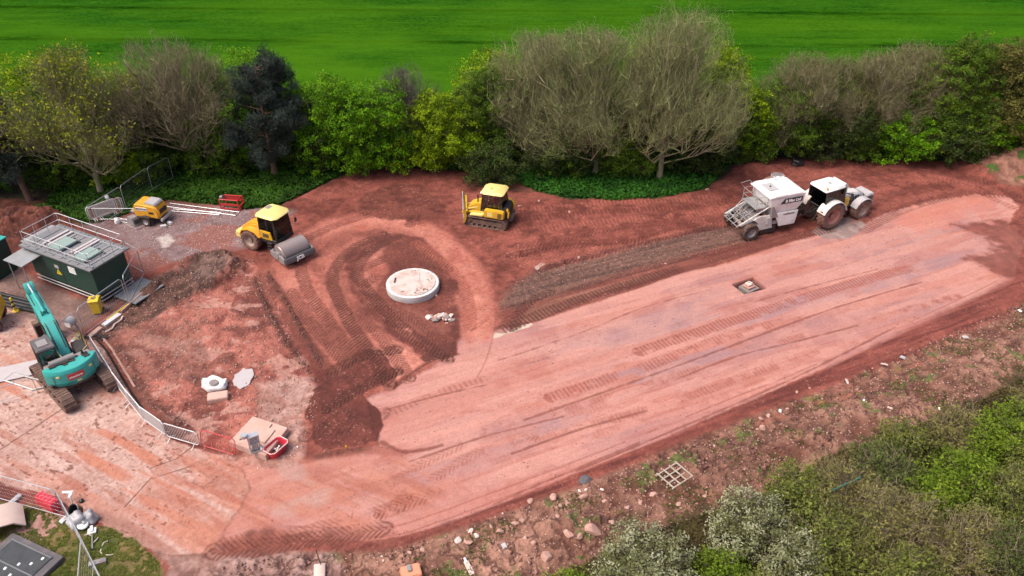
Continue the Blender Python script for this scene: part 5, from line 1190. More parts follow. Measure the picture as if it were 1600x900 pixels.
# ------------------------------------------------------------------ excavator
def excavator():
    cx, cy = -23.85, 33.75; z = gmean(cx, cy)
    r = empty('excavator', (cx, cy, z), R(137), 'teal crawler excavator with folded arm and a red sign on its rounded counterweight', 'excavator')
    for s in (-1, 1): crawler(r, 4.45, .44, s * 1.12, .62, 44)
    MB().box((0, 0, .72), (1.9, 1.7, .36), top=(.8, .8)).build('undercarriage', M_trk, r, bev=.04)
    U = Matrix.Rotation(R(-7), 4, 'Z')
    def B(): return MB(U)
    B().cyl((0, 0, .85), (0, 0, 1.02), .62, n=28).build('slew_ring', M_dk, r, smooth=True)
    B().box((.15, 0, 1.12), (2.5, 2.4, .2)).build('deck', M_dk, r, bev=.02)
    # rounded counterweight
    def arc(rad, n=15, a0=-72, a1=72, cx_=.1): return [(cx_ - rad * math.cos(R(a0 + (a1 - a0) * k / n)), rad * math.sin(R(a0 + (a1 - a0) * k / n)) * 1.0) for k in range(n + 1)]
    outer = arc(1.62, a0=-58, a1=58); outer = [(x, y * .99) for x, y in outer]
    inner = [(-.55, 1.30), (-.55, -1.30)]
    low = [(x * .93, y * .95) for x, y in outer] + inner
    MB(U).prism(low, 1.0, 1.25, 'z', outer + inner).prism(outer + inner, 1.2501, 1.82, 'z').prism(outer + inner, 1.8201, 2.02, 'z', [(x * .95, y * .97) for x, y in outer] + inner).build('counterweight', M_teal, r, bev=.02)
    # sign on the counterweight
    def on_cw(a, rad, z_): 
        v = Vector((.1 - rad * math.cos(R(a)), rad * math.sin(R(a)), z_)); return U @ v
    sg = MB()
    n_ = 8
    for k in range(n_):
        a, b_ = -14 + 28 * k / n_, -14 + 28 * (k + 1) / n_
        v = [on_cw(a, 1.63, 1.42), on_cw(b_, 1.63, 1.42), on_cw(b_, 1.63, 1.78), on_cw(a, 1.63, 1.78), on_cw(a, 1.645, 1.42), on_cw(b_, 1.645, 1.42), on_cw(b_, 1.645, 1.78), on_cw(a, 1.645, 1.78)]
        sg.add(v, [(4, 5, 6, 7), (0, 1, 5, 4), (2, 3, 7, 6), (0, 3, 7, 4), (1, 2, 6, 5)])
    sg.build('sign', M_red, r)
    # letters set round the curve one by one, in one piece of lettering
    word = 'plantforce'; cu_m = []
    for i, ch in enumerate(word):
        a = 10.2 - 20.4 * i / (len(word) - 1); ps = on_cw(a, 1.655, 1.58)
        cu = text_part(ch, .155, M_wht, r, ps, (R(90), 0, R(-7) - R(90) - R(a)), bold=.006, thick=.004); cu_m.append(cu)
    V = []; F = []; n0 = 0
    for o in cu_m:
        mm = Matrix.LocRotScale(o.location, o.rotation_euler, None)
        V += [mm @ v.co for v in o.data.vertices]; F += [tuple(q + n0 for q in p.vertices) for p in o.data.polygons]; n0 = len(V); bpy.data.objects.remove(o)
    me = bpy.data.meshes.new('lettering'); me.from_pydata([tuple(v) for v in V], [], F); me.materials.append(M_wht); o = bpy.data.objects.new('lettering', me); col.objects.link(o); o.parent = r
    for a in (-30, 30):
        v = on_cw(a, 1.63, 1.72); MB().box(v, (.03, .16, .1), rot=(0, 0, R(-7 - a))).build('decal', M_cream, r)
        v = on_cw(a * 1.28, 1.625, 1.55); MB().box(v, (.012, .015, .5), rot=(0, 0, R(-7 - a * 1.28))).build('door_seam', M_dk, r)
    v = on_cw(-3, 1.63, 1.25); MB().box(v, (.04, .22, .09), rot=(0, 0, R(-7 + 3))).build('decal', M_cream, r)
    # engine housing and top
    B().prism([(-.95, 1.2), (-.95, 1.98), (-.15, 1.98), (-.05, 1.2)], -1.18, 1.18).build('engine_housing', M_grey, r, bev=.05)
    B().cyl((-.55, -.75, 2.0), (-.55, -.75, 2.35), .06, n=10).build('exhaust', M_dk, r, smooth=True)
    B().cyl((-.45, .9, 2.08), (-.45, -.35, 2.08), .17, n=16).build('air_cleaner', M_grey, r, smooth=True)
    e = B(); rr = random.Random(4)
    for k in range(14): e.box((rr.uniform(-.9, -.2), rr.uniform(-1, 1), 2.02), (rr.uniform(.1, .3), rr.uniform(.1, .35), rr.uniform(.05, .16)))
    e.build('top_covers', M_dk, r, bev=.01)
    B().box((.55, -.86, 1.50), (1.45, .62, .60)).build('tool_box', M_dk, r, bev=.04)
    h = B()
    for s in (-1.15, 1.15): h.tube([(-.2, s, 1.9), (-.2, s, 2.5), (.9, s, 2.4), (.9, s, 1.5)], .018, 5)
    h.build('handrail', M_dk, r)
    # cab on the left, dark front and roof
    cabm = [(1.35, 1.25), (-.15, 1.25), (-.15, 2.80), (1.15, 2.80)]
    f = MB(U)
    y0, y1 = .35, 1.18
    fr = cabin(r, cabm, y0, y1, M_dk, .045, mid=(.55, .55)); fr.rotation_euler = (0, 0, R(-7))
    B().prism([(-.22, 2.80), (-.20, 2.92), (1.12, 2.90), (1.22, 2.80)], .30, 1.22).build('cab_roof', M_gdk, r, bev=.04)
    B().box((.45, .77, 2.93), (.6, .5, .04)).build('roof_hatch', M_grey, r)
    B().box((.6, .77, 1.3), (1.4, .8, .12)).build('cab_floor', M_teal, r)
    b = MB(U); b.box((.35, .77, 1.62), (.5, .5, .14)); b.box((.10, .77, 1.95), (.12, .48, .65)); b.build('driver_seat', M_dk, r, bev=.03)
    # boom, arm, bucket; y = -.05
    yb = -.05
    boom = [(.35, 1.55), (.65, 2.05), (1.7, 3.0), (2.6, 3.32), (4.1, 3.36), (5.05, 3.40), (5.10, 3.0), (4.1, 2.76), (2.75, 2.52), (1.95, 2.35), (.75, 1.35)]
    B().prism(boom, yb - .31, yb + .31).build('boom', M_teal, r, bev=.04)
    for s in (-1, 1):
        rm = MB(U); rm.cyl((1.15, yb + s * .36, 1.3), (1.7, yb + s * .36, 1.95), .09, n=12); rm.cyl((1.7, yb + s * .36, 1.95), (2.35, yb + s * .36, 2.75), .05, n=10); rm.build('boom_ram', M_dk, r, smooth=True)
    rm = MB(U); rm.cyl((2.5, yb, 3.40), (4.2, yb, 3.72), .10, n=12); rm.build('arm_ram', M_teal, r, smooth=True)
    MB(U).cyl((4.2, yb, 3.72), (5.10, yb, 3.86), .055, n=10).build('ram_rod', M_alu, r, smooth=True)
    lg = MB(U)
    for s in (-1, 1): lg.prism([(2.35, 3.1), (2.5, 3.55), (2.65, 3.1)], yb + s * .14 - .02, yb + s * .14 + .02); lg.tube([(.6, yb + s * .2, 2.05), (1.7, yb + s * .22, 3.02), (3.6, yb + s * .22, 3.34), (5.0, yb + s * .2, 3.42)], .03, 5)
    lg.build('hose', M_dk, r)
    arm = [(4.75, 3.35), (4.92, 3.80), (5.25, 3.95), (5.36, 3.60), (5.25, 2.6), (5.12, 1.35), (4.88, 1.32), (4.72, 2.2)]
    B().prism(arm, yb - .25, yb + .25).build('arm', M_teal, r, bev=.04)
    rm = MB(U); rm.cyl((5.52, yb, 3.5), (5.62, yb, 2.4), .08, n=12); rm.cyl((5.62, yb, 2.4), (5.52, yb, 1.5), .045, n=10); rm.build('bucket_ram', M_teal, r, smooth=True)
    bu = [(5.0, 1.35), (5.45, 1.30), (5.62, .85), (5.5, .35), (5.1, .10), (4.55, .12), (4.50, .18), (5.05, .22), (5.38, .45), (5.48, .85), (5.3, 1.12), (4.95, 1.18)]
    bb = MB(U); bb.prism(bu, yb - .55, yb + .55)
    side = [(5.0, 1.35), (5.45, 1.30), (5.62, .85), (5.5, .35), (5.1, .10), (4.55, .12), (4.75, .8)]
    for s in (-1, 1): bb.prism(side, yb + s * .56 - .02, yb + s * .56 + .02)
    for k in range(5): bb.box((4.45, yb - .46 + .23 * k, .15), (.22, .08, .05))
    bb.build('bucket', M_trk, r)
    t = MB(U); t.tube([(-.5, .2, 2.2), (.3, .3, 2.3), (1.0, .9, 2.2)], .02, 5); t.tube([(-.6, -.8, 2.3), (.1, -1.3, 2.1)], .02, 5); t.build('yellow_hose', M_cream, r)
excavator()

# ------------------------------------------------------------------ tractor
def tractor():
    # rear axle on the ground under the near rear wheel, heading away to the right
    deg = 27; a = R(deg); ax_, ay_ = G(1292, 354); r0x = ax_ - .85 * math.sin(a) * 1 + .0; r0y = ay_ + .85 * math.cos(a)
    r = empty('tractor', (r0x, r0y, gmean(r0x, r0y, 1.2) - .03), a, 'white four wheel tractor with grey wheel guards pulling the white spreader', 'tractor')
    for s in (-1, 1):
        wheel(r, 0, s * .92, 1.02, .68, s, M_rubm, M_rim, 20)
        wheel(r, 2.95, s * .92, .78, .58, s, M_rubm, M_rimg, 18)
        g = MB(); og = []; ig = []
        for k in range(11):
            t = R(150 - 145 * k / 10 + 10); og.append((1.16 * math.cos(t), 1.02 + 1.16 * math.sin(t))); ig.append((1.10 * math.cos(t), 1.02 + 1.10 * math.sin(t)))
        g.prism(og + ig[::-1], s * .92 - .38, s * .92 + .38); g.build('rear_guard', M_dust, r, bev=.02)
        g = MB(); og = []; ig = []
        for k in range(9):
            t = R(160 - 140 * k / 8); og.append((2.95 + .92 * math.cos(t), .78 + .92 * math.sin(t))); ig.append((2.95 + .87 * math.cos(t), .78 + .87 * math.sin(t)))
        g.prism(og + ig[::-1], s * .95 - .30, s * .95 + .30); g.build('front_guard', M_lgrey, r, bev=.02)
        MB().box((-1.02, s * .98, 1.52), (.06, .22, .12)).build('tail_light', M_red, r, bev=.01)
    MB().prism([(-.5, .7), (-.5, 1.35), (3.3, 1.2), (3.5, .8), (3.3, .55), (.3, .6)], -.34, .34).build('chassis', M_dk, r, bev=.03)
    MB().prism([(1.25, 1.15), (1.25, 2.05), (2.2, 2.02), (3.2, 1.82), (3.62, 1.55), (3.68, 1.0), (3.3, .95)], -.40, .40).build('bonnet', M_white, r, bev=.09)
    for s in (-1, 1):
        g = MB(); 
        for k in range(6): g.box((1.9 + .22 * k, s * .405, 1.45), (.15, .02, .42))
        g.build('bonnet_grille', M_dk, r)
        MB().box((1.1, s * .72, .95), (1.0, .42, .55)).build('fuel_tank', M_dk, r, bev=.05)
    g = MB(); g.box((3.67, 0, 1.35), (.04, .6, .4)); g.build('front_grille', M_dk, r)
    MB().prism([(3.75, .75), (3.75, 1.55), (4.35, 1.62), (4.45, 1.35), (4.35, .75)], -.62, .62).build('front_ballast', M_lgrey, r, bev=.05)
    MB().prism([(4.46, .8), (4.47, 1.3), (4.49, 1.3), (4.48, .8)], -.55, .55).build('ballast_face', M_grey, r)
    MB().box((4.05, -.625, 1.12), (.55, .02, .62)).build('ballast_side', M_gdk, r)
    MB().box((4.05, .625, 1.12), (.55, .02, .62)).build('ballast_side', M_gdk, r)
    cl = MB(); cl.tube([(1.3, -.45, 1.9), (1.8, -.62, 1.6), (2.5, -.5, 1.5)], .045, 6); cl.tube([(1.25, -.3, 2.1), (1.6, -.5, 2.15), (2.2, -.42, 1.9)], .03, 6); cl.box((1.95, -.55, 1.25), (.5, .2, .35)); cl.box((1.5, -.25, 2.12), (.3, .3, .12)); cl.build('pipework', M_dk, r)
    cabin(r, [(1.15, 1.45), (-.60, 1.55), (-.75, 2.88), (.98, 2.88)], -.85, .85, M_dk, .045, mid=(.35, .35), yt=.05)
    MB().prism([(-.90, -.74), (-.80, -.86), (.92, -.86), (1.12, -.64), (1.12, .64), (.92, .86), (-.80, .86), (-.90, .74)], 2.90, 3.08, 'z', [(-.82, -.66), (-.74, -.77), (.86, -.77), (1.02, -.56), (1.02, .56), (.86, .77), (-.74, .77), (-.82, .66)]).build('cab_roof', M_white, r, bev=.045)
    MB().box((1.18, 0, 3.02), (.14, 1.2, .12)).build('roof_lamp_bar', M_white, r, bev=.02)
    MB().lathe([(.001, .16), (.05, .15), (.06, .02), (.09, 0), (.001, 0)], c=(-.7, -.7, 3.1), n=14).build('beacon', M_org, r, smooth=True)
    MB().lathe([(.001, .06), (.12, .05), (.13, 0), (.001, 0)], c=(.2, 0, 3.1), n=14).build('antenna_dome', M_lgrey, r, smooth=True)
    seat(r, .05, 1.55)
    MB().cyl((1.30, -.62, 1.5), (1.30, -.62, 2.95), .07, n=12).build('exhaust', M_steel, r, smooth=True)
    MB().cyl((1.30, .62, 1.5), (1.30, .62, 2.4), .06, n=12).build('air_intake', M_dk, r, smooth=True)
    MB().box((1.55, -.60, 1.55), (.45, .32, .6)).build('yellow_can', M_yel, r, bev=.03)
    for s in (-1, 1):
        m = MB(); m.tube([(1.1, s * .85, 2.5), (1.25, s * 1.25, 2.55)], .016, 5); m.box((1.25, s * 1.28, 2.40), (.06, .2, .42)); m.build('mirror', M_dk, r, bev=.01)
    st = MB()
    for k in range(4): st.box((.75, -1.0 - .0 * k, .5 + .27 * k), (.4, .22, .03))
    for xx in (.56, .94): st.tube([(xx, -1.05, .45), (xx, -.95, 1.5)], .018, 5)
    st.build('step', M_steel, r)
    lk = MB()
    for s in (-1, 1): lk.tube([(-.4, s * .35, .7), (-1.35, s * .42, .62)], .05, 6); lk.tube([(-.5, s * .3, 1.3), (-1.1, s * .40, .66)], .035, 6)
    lk.tube([(-.5, 0, 1.25), (-1.2, 0, 1.1)], .05, 6); lk.build('rear_linkage', M_dk, r)
    c, s_ = math.cos(a), math.sin(a)
    seated_person((r.location.x + .05 * c, r.location.y + .05 * s_, r.location.z + 1.64), a, 'person in red jacket at the wheel of the white tractor', M_hivis)
    return r
tractor()

# ------------------------------------------------------------------ trailed binder spreader
def spreader():
    deg = 19; a = R(deg); nx, ny = G(1168, 372); fx_, fy_ = G(1143, 350)
    cx = (nx + fx_) / 2 + .0; cy = (ny + fy_) / 2
    r = empty('binder_spreader', (cx, cy, gmean(cx, cy, 1.0) - .03), a, 'white trailed spreader with a tall lidded hopper and open rear frame behind the tractor', 'spreader')
    for s in (-1, 1): wheel(r, 0, s * 1.12, .62, .58, s, M_rub, M_grey, 16, chev=False)
    ch = MB(); ch.box((1.9, -.75, .75), (4.1, .14, .24)); ch.box((1.9, .75, .75), (4.1, .14, .24)); ch.box((0, 0, .62), (.16, 2.0, .16))
    for xx in (.5, 1.6, 2.8, 3.9): ch.box((xx, 0, .75), (.12, 1.5, .18))
    ch.build('chassis', M_dust, r, bev=.015)
    # hopper: tapering bin with overhanging flat lid
    hp = MB()
    def rect(x0, x1, y, z): return [(x0, -y, z), (x1, -y, z), (x1, y, z), (x0, y, z)]
    hp.loft([rect(2.0, 3.35, .55, .95), rect(1.7, 3.65, 1.08, 1.75), rect(1.35, 4.0, 1.18, 2.35), rect(1.30, 4.0, 1.2, 2.95)]); hp.build('hopper', M_white, r, bev=.04)
    MB().prism([(1.10, 2.955), (1.10, 3.02), (1.6, 3.12), (3.6, 3.12), (4.08, 3.0), (4.08, 2.955)], -1.25, 1.25).build('hopper_lid', M_white, r, bev=.03)
    hb = MB().box((1.95, 0.1, 3.14), (.75, 1.0, .05)).build('hatch', M_lgrey, r, bev=.01)
    MB().cyl((1.95, .1, 3.16), (1.95, .1, 3.24), .06, n=10).build('handle', M_dk, hb)
    MB().box((2.9, .95, 3.16), (.25, .2, .16)).build('vent', M_white, r, bev=.02)
    for s in (-1, 1):
        g = s * 1.222
        MB().prism([(2.05, 2.42), (2.35, 2.80), (3.80, 2.80), (3.80, 2.42)], g - .012, g + .012).build('name_panel', M_dk, r)
        text_part('B Mac Ltd', .30, M_wht, r, (3.02, g + .022 * s, 2.60), (R(90), 0, 0 if s < 0 else R(180)), bold=.010, thick=.006, shear=.1)
        MB().prism([(2.2, .9), (1.75, 1.7), (2.35, 1.7), (3.7, 1.7), (3.6, .62), (2.3, .62)], s * 1.13 - .05, s * 1.13 + .05).build('side_skirt', M_white, r, bev=.02)
        text_part('STREUMASTER', .14, M_dk, r, (2.95, s * 1.19, 1.52), (R(90), 0, 0 if s < 0 else R(180)), bold=.004, thick=.004)
        MB().prism([(-.55, .55), (-.35, 1.15), (.7, 1.35), (1.6, 1.45), (1.75, .7), (1.4, .42), (.75, .42), (.62, .9), (0, 1.32 - .05), (-.45, .6)] if False else [(.60, .45), (.70, 1.05), (.25, 1.38), (.75, 1.62), (1.6, 1.55), (1.9, .50)], s * .98 - .05, s * .98 + .05).build('side_plate', M_dust, r, bev=.02)
        br = MB(); br.prism([(-.7, 1.15), (.5, 1.55), (1.4, 1.5), (1.3, 1.35), (.5, 1.38), (-.7, 1.05)], s * .9 - .06, s * .9 + .06); br.tube([(-.8, s * .9, 1.1), (1.5, s * .9, 2.2)], .045, 6); br.tube([(-.2, s * .9, .7), (.6, s * .9, 1.8)], .04, 6); br.build('rear_arm', M_dust, r)
    # open rear frame, ladder and platform
    fr = MB()
    for y in (-.8, -.3, .3, .8): fr.tube([(-.9, y, .95), (.2, y, 1.45), (1.3, y, 2.3)], .035, 6)
    for x, z in ((-.85, .98), (-.5, 1.15), (-.1, 1.32), (.3, 1.52), (.8, 1.92)): fr.tube([(x, -.9, z), (x, .9, z)], .035, 6)
    for y in (-.55, 0, .55): fr.tube([(-.8, y, .7), (.1, y, 1.1), (.9, y, 1.9)], .028, 6)
    fr.tube([(-.85, -.8, .98), (.3, .1, 1.5)], .025, 6); fr.tube([(-.85, .8, .98), (.3, -.1, 1.5)], .025, 6)
    fr.build('rear_frame', M_grey, r)
    MB().box((.85, 0, 2.12), (.95, 1.7, .05)).build('platform', M_steel, r)
    rl = MB()
    for y in (-.85, .85):
        rl.tube([(.40, y, 2.1), (.40, y, 3.0), (1.25, y, 3.0), (1.25, y, 2.1)], .022, 6); rl.tube([(.40, y, 2.55), (1.25, y, 2.55)], .018, 6)
    rl.tube([(.40, -.85, 3.0), (.40, .85, 3.0)], .022, 6); rl.tube([(.40, -.85, 2.55), (.40, .85, 2.55)], .018, 6)
    rl.tube([(.40, .85, 3.0), (.10, .95, 3.35), (.8, .95, 3.45), (1.25, .9, 3.0)], .02, 6); rl.build('guard_rail', M_steel, r)
    ld = MB()
    for y in (.35, .8): ld.tube([(-.75, y, .9), (.38, y, 2.12)], .025, 6)
    for k in range(7): t = k / 7 + .08; ld.tube([(-.75 + 1.13 * t, .35, .9 + 1.22 * t), (-.75 + 1.13 * t, .8, .9 + 1.22 * t)], .018, 6)
    ld.build('ladder', M_steel, r)
    MB().box((.6, 0, 1.1), (.9, 1.4, .6)).build('spreading_unit', M_grey, r, bev=.05)
    MB().box((1.5, -.95, 1.15), (.4, .35, .55)).build('control_box', M_lgrey, r, bev=.03)
    MB().box((1.6, 0, .38), (1.2, 2.0, .5)).build('dust_skirt', M_dk, r)
    sh_ = MB(); sh_.prism([(1.55, 1.4), (1.45, 2.3), (1.60, 2.3), (2.1, 1.4)], -1.19, 1.19); sh_.build('hopper_rib', M_grey, r)
    tw = MB(); tw.prism([(3.9, .65), (3.9, .9), (5.1, .75), (5.1, .6)], -.12, .12)
    for s in (-1, 1): tw.tube([(3.9, s * .7, .75), (5.0, 0, .68)], .07, 6)
    tw.build('drawbar', M_dk, r)
    hs = MB()
    for k in range(5): hs.tube([(3.5, -.5 + .22 * k, 1.3), (4.2, -.4 + .2 * k, .95 + .12 * k), (5.0, -.25 + .14 * k, 1.2), (5.5, -.2 + .1 * k, 1.5)], .03, 5)
    hs.build('hose', M_dk, r)
    MB().cyl((4.2, -.55, .1), (4.2, -.55, 1.1), .05, n=8).box((4.35, .2, 1.15), (.5, .7, .45)).build('pump_unit', M_dk, r, bev=.03)
spreader()

# ------------------------------------------------------------------ towed diesel pump
def pump():
    x, y = G(237, 353); a = R(-12)
    r = empty('pump_trailer', (x - .1, y + .75, gmean(x, y)), a, 'orange yellow diesel pump on a two wheel trailer beside the aluminium lattice beams', 'pump')
    prof = [(-.95, .55), (-1.0, 1.15), (-.82, 1.62), (-.5, 1.66), (.45, 1.58), (.8, 1.5), (1.0, 1.1), (1.0, .55)]
    MB().prism(prof, -.62, .62).build('canopy', M_org, r, bev=.10, seg=3)
    MB().prism([(-.1, 1.60), (-.05, 1.74), (.75, 1.68), (.85, 1.50)], -.48, .48).build('roof_cowl', M_lgrey, r, bev=.04)
    MB().box((0, 0, .5), (2.3, .9, .14)).box((-1.35, 0, .55), (.9, .12, .1)).build('chassis', M_dk, r, bev=.02)
    MB().box((1.12, 0, .5), (.14, 1.25, .2)).build('rear_bar', M_lgrey, r, bev=.02)
    MB().box((-1.2, 0, .78), (.5, .7, .12)).build('pump_plate', M_lgrey, r, bev=.02)
    for s in (-1, 1):
        wheel(r, -.05, s * .78, .34, .2, s, M_rub, M_lgrey)
        MB().prism([(-.5, .45), (-.42, .72), (-.05, .8), (.32, .72), (.4, .45), (.32, .45), (.25, .66), (-.05, .73), (-.35, .66), (-.42, .45)], s * .78 - .13, s * .78 + .13).build('mudguard', M_dk, r, bev=.01)
    MB().box((-.28, -.628, 1.26), (.86, .02, .24)).build('name_panel', M_wht, r)
    text_part('SELWOOD', .17, M_dk, r, (-.28, -.645, 1.26), (R(90), 0, 0), bold=.006, thick=.004)
    MB().box((.42, -.628, 1.0), (.38, .02, .16)).build('data_panel', M_dk, r)
    MB().box((1.0, 0, 1.05), (.03, .8, .34), rot=(0, 0, 0)).build('rear_grille', M_dk, r)
    for k, (dx, dy) in enumerate(((1.45, -.25), (1.25, -.75))):
        v = Matrix.Rotation(a, 3, 'Z') @ Vector((dx, dy, 0)); X_, Y_ = r.location.x + v.x, r.location.y + v.y
        tag(MB().box((0, 0, .11), (.40, .22, .22)).build('concrete_block', M_concw, None, (X_, Y_, gmean(X_, Y_)), R(-30 + 50 * k), bev=.03), ('pale block behind the pump nearer the lattice beams', 'pale block behind the pump nearer the camera')[k], 'block', 'pale blocks behind the pump')
pump()
# ------------------------------------------------------------------ metal kiosk with railed roof
def kiosk():
    a = R(-27.3); x0, y0 = G(159, 475); x1, y1 = G(58, 436); x2, y2 = G(213, 446)
    mx, my = (x1 + x2) / 2 , (y1 + y2) / 2; cx = x0 + (x1 - x0) / 2 + (x2 - x0) / 2; cy = y0 + (y1 - y0) / 2 + (y2 - y0) / 2
    L, W = 5.95, 2.45
    r = empty('equipment_kiosk', (cx, cy, 0.02), a, 'dark green metal kiosk with railings round its grey roof, behind the yellow bin', 'kiosk')
    MB().box((0, 0, 1.55), (L, W, 1.9)).build('wall', M_green, r, bev=.02)
    MB().box((0, 0, .35), (L - .3, W - .3, .7)).build('plinth', M_dk, r)
    sk_ = MB()
    for s in (-1, 1):
        for z in (.25, .5): sk_.tube([(-L / 2 + .1, s * (W / 2 + .02), z), (L / 2 - .05, s * (W / 2 + .02), z)], .035, 6)
    for z in (.25, .5): sk_.tube([(L / 2 + .03, -W / 2, z), (L / 2 + .03, W / 2, z)], .035, 6)
    sk_.build('base_rail', M_steel, r)
    rf = MB().box((-.15, .1, 2.56), (L + .5, W + .55, .10)).build('roof', M_deck, r, bev=.01)
    g = MB()
    for k in range(8): g.box((-2.7 + .75 * k, .1, 2.63), (.10, W + .3, .05))
    for y in (-1.05, 1.25): g.box((-.1, y, 2.645), (L + .2, .12, .06))
    g.build('roof_deck_rib', M_cgr, rf)
    for k, (hx, hy) in enumerate(((-.75, -.15), (1.65, -.30))):
        h = MB().box((hx, hy, 2.76), (1.05, 1.35, .14)).build('roof_hatch', M_grp, rf, bev=.02)
        MB().box((hx + .1, hy + .75, 2.70), (.12, .12, .2)).box((hx + .4, hy + .7, 2.66), (.5, .12, .08)).build('hatch_lock', M_dk, h)
    b = MB()
    for (bx, by, bl) in ((-2.0, .3, 1.9), (-1.6, .3, 1.9), (.45, .4, 1.9), (.75, .4, 1.9)): b.box((bx, by, 2.68), (.2, bl, .07))
    b.build('roof_board', M_cem, rf)
    def rail(xa, xb, ya, yb, zs, nm, n):
        q = MB(); c = .12
        for z in zs: q.tube([(xa + c, ya, z), (xb - c, ya, z), (xb, ya + c, z), (xb, yb - c, z), (xb - c, yb, z), (xa + c, yb, z), (xa, yb - c, z), (xa, ya + c, z)], .024, 6, closed=True)
        for i in range(n + 1):
            xx = xa + (xb - xa) * i / n
            for yy in (ya, yb): q.tube([(xx, yy, 2.6), (xx, yy, zs[0])], .02, 6)
        for yy in (ya + (yb - ya) / 3, yb - (yb - ya) / 3):
            for xx in (xa, xb): q.tube([(xx, yy, 2.6), (xx, yy, zs[0])], .02, 6)
        q.build(nm, M_alu, rf)
    rail(-3.0, 2.95, -1.18, 1.40, (3.62, 3.12), 'guard_rail', 5)
    # canopy plates reaching out on the left and front left
    MB().box((-2.55, -1.85, 2.20), (1.75, 1.5, .05), rot=(.06, 0, 0)).build('side_canopy', M_cgr, r, bev=.005)
    MB().box((-3.45, .2, 2.50), (.8, 2.3, .06)).build('end_canopy', M_cgr, r, bev=.005)
    for xx in (-3.2, -1.85): MB().tube([(xx, -2.45, 0), (xx, -2.45, 2.15)], .03, 6).build('canopy_post', M_steel, r)
    pn = MB().box((1.05, -W / 2 - .012, 1.95), (.62, .02, .48)).build('notice_panel', M_wht, r)
    q = MB()
    for k in range(4): q.box((1.05, -W / 2 - .026, 2.08 - .08 * k), (.46 - .06 * (k % 2), .006, .022))
    q.build('notice_text', M_lgrey, pn)
    MB().prism([(-.62, 1.22), (-.38, 1.62), (-.14, 1.22)], -W / 2 - .024, -W / 2 - .004).build('warning_sign', M_binyel, r)
    MB().prism([(-.42, 1.30), (-.35, 1.42), (-.39, 1.42), (-.33, 1.52), (-.43, 1.38), (-.38, 1.38)], -W / 2 - .034, -W / 2 - .026).build('warning_mark', M_dk, r)
    MB().box((-.42, -W / 2 - .012, 1.78), (.36, .02, .22)).build('data_plate', M_lgrey, r)
    for s in (-1, 1): MB().box((-1.6 + 1.6 * s, -W / 2 - .006, 1.55), (.02, .012, 1.8)).build('door_seam', M_dk, r)
    # second kiosk at the left edge
    x, y = G(12, 436); r2 = empty('equipment_kiosk', (x - 1.9, y + .9, 0.02), R(-20), 'tall dark green cabinet cut by the left edge of the photo', 'kiosk')
    MB().box((0, 0, 1.2), (3.6, 1.9, 2.4)).build('wall', M_green, r2, bev=.02); MB().box((0, 0, 2.43), (3.7, 2.0, .07)).build('roof', M_teal, r2, bev=.01)
    d = MB().box((1.0, -.96, 1.2), (1.2, .03, 2.1)).build('door', M_green, r2, bev=.005); MB().box((.5, -.99, 1.2), (.05, .05, .2)).build('handle', M_steel, d)
kiosk()

# ------------------------------------------------------------------ wheelie bin
def bin_():
    x, y = G(151, 492); r = empty('wheelie_bin', (x, y + .25, gmean(x, y)), R(12), 'yellow wheeled bin standing in front of the green kiosk', 'bin')
    MB().box((0, 0, .52), (.46, .52, .90), top=(1.25, 1.2)).build('body', M_binyel, r, bev=.03)
    l = MB().prism([(-.36, .98), (-.36, 1.04), (0, 1.10), (.34, 1.05), (.36, .98)], -.31, .31, 'x').build('lid', M_binyel, r, bev=.02)
    MB().lathe([(.10, 0), (.14, 0), (.14, .02), (.10, .02)], c=(0, 0, 1.09), n=18).cyl((0, 0, 1.08), (0, 0, 1.095), .09, n=16).build('emblem', M_dk, l)
    MB().cyl((-.26, .36, 1.0), (.26, .36, 1.0), .022, n=8).build('handle', M_dk, r)
    for s in (-1, 1): MB().cyl((s * .24, .30, .10), (s * .30, .30, .10), .10, n=18).build('wheel', M_rub, r)
bin_()

# ------------------------------------------------------------------ barriers and fences
def barrier_proto(m, L=2.0, n=18):
    r = empty('crowd_barrier', (0, 0, 0)); c = .12; h = 1.08; z0 = .18
    MB().tube([(-L / 2 + c, 0, z0), (L / 2 - c, 0, z0), (L / 2, 0, z0 + c), (L / 2, 0, h - c), (L / 2 - c, 0, h), (-L / 2 + c, 0, h), (-L / 2, 0, h - c), (-L / 2, 0, z0 + c)], .025, 6, closed=True).build('frame', m, r)
    b = MB()
    for k in range(n): x = -L / 2 + L * (k + 1) / (n + 1); b.tube([(x, 0, z0), (x, 0, h)], .009, 4)
    b.build('railings', m, r)
    for s in (-1, 1): MB().tube([(s * L * .36, -.32, .01), (s * L * .36, 0, z0 + .05), (s * L * .36, .32, .01)], .02, 5).build('foot', m, r)
    return r
def put(proto, first, x0, y0, x1, y1, label, cat_, group, tilt=0.0, px=True):
    (ax, ay), (bx, by) = (G(x0, y0), G(x1, y1)) if px else ((x0, y0), (x1, y1))
    o = proto if first else copy_tree(proto)
    mx, my = (ax + bx) / 2, (ay + by) / 2
    o.location = (mx, my, gmean(mx, my)); o.rotation_euler = (tilt, 0, math.atan2(by - ay, bx - ax)); tag(o, label, cat_, group); return o
wb_ = barrier_proto(M_white)
chain = [(148, 548), (165, 575), (184, 606), (203, 632), (226, 660), (260, 684), (314, 700), (369, 716)]
BG = 'crowd barriers in the row beside the rough ground'
for k, lb in enumerate(('white barrier at the top of the row nearest the excavator', 'second white barrier of the row, right of the excavator track', 'third white barrier of the row, below the excavator', 'fourth white barrier of the row, where it starts to bend', 'white barrier at the bend with its plastic infill', 'white slatted barrier joined to the red one')):
    o = put(wb_, k == 0, *chain[k], *chain[k + 1], lb, 'barrier', BG)
    if k == 4: MB().box((0, 0, .63), (1.8, .015, .8)).build('infill', M_bagg, o)
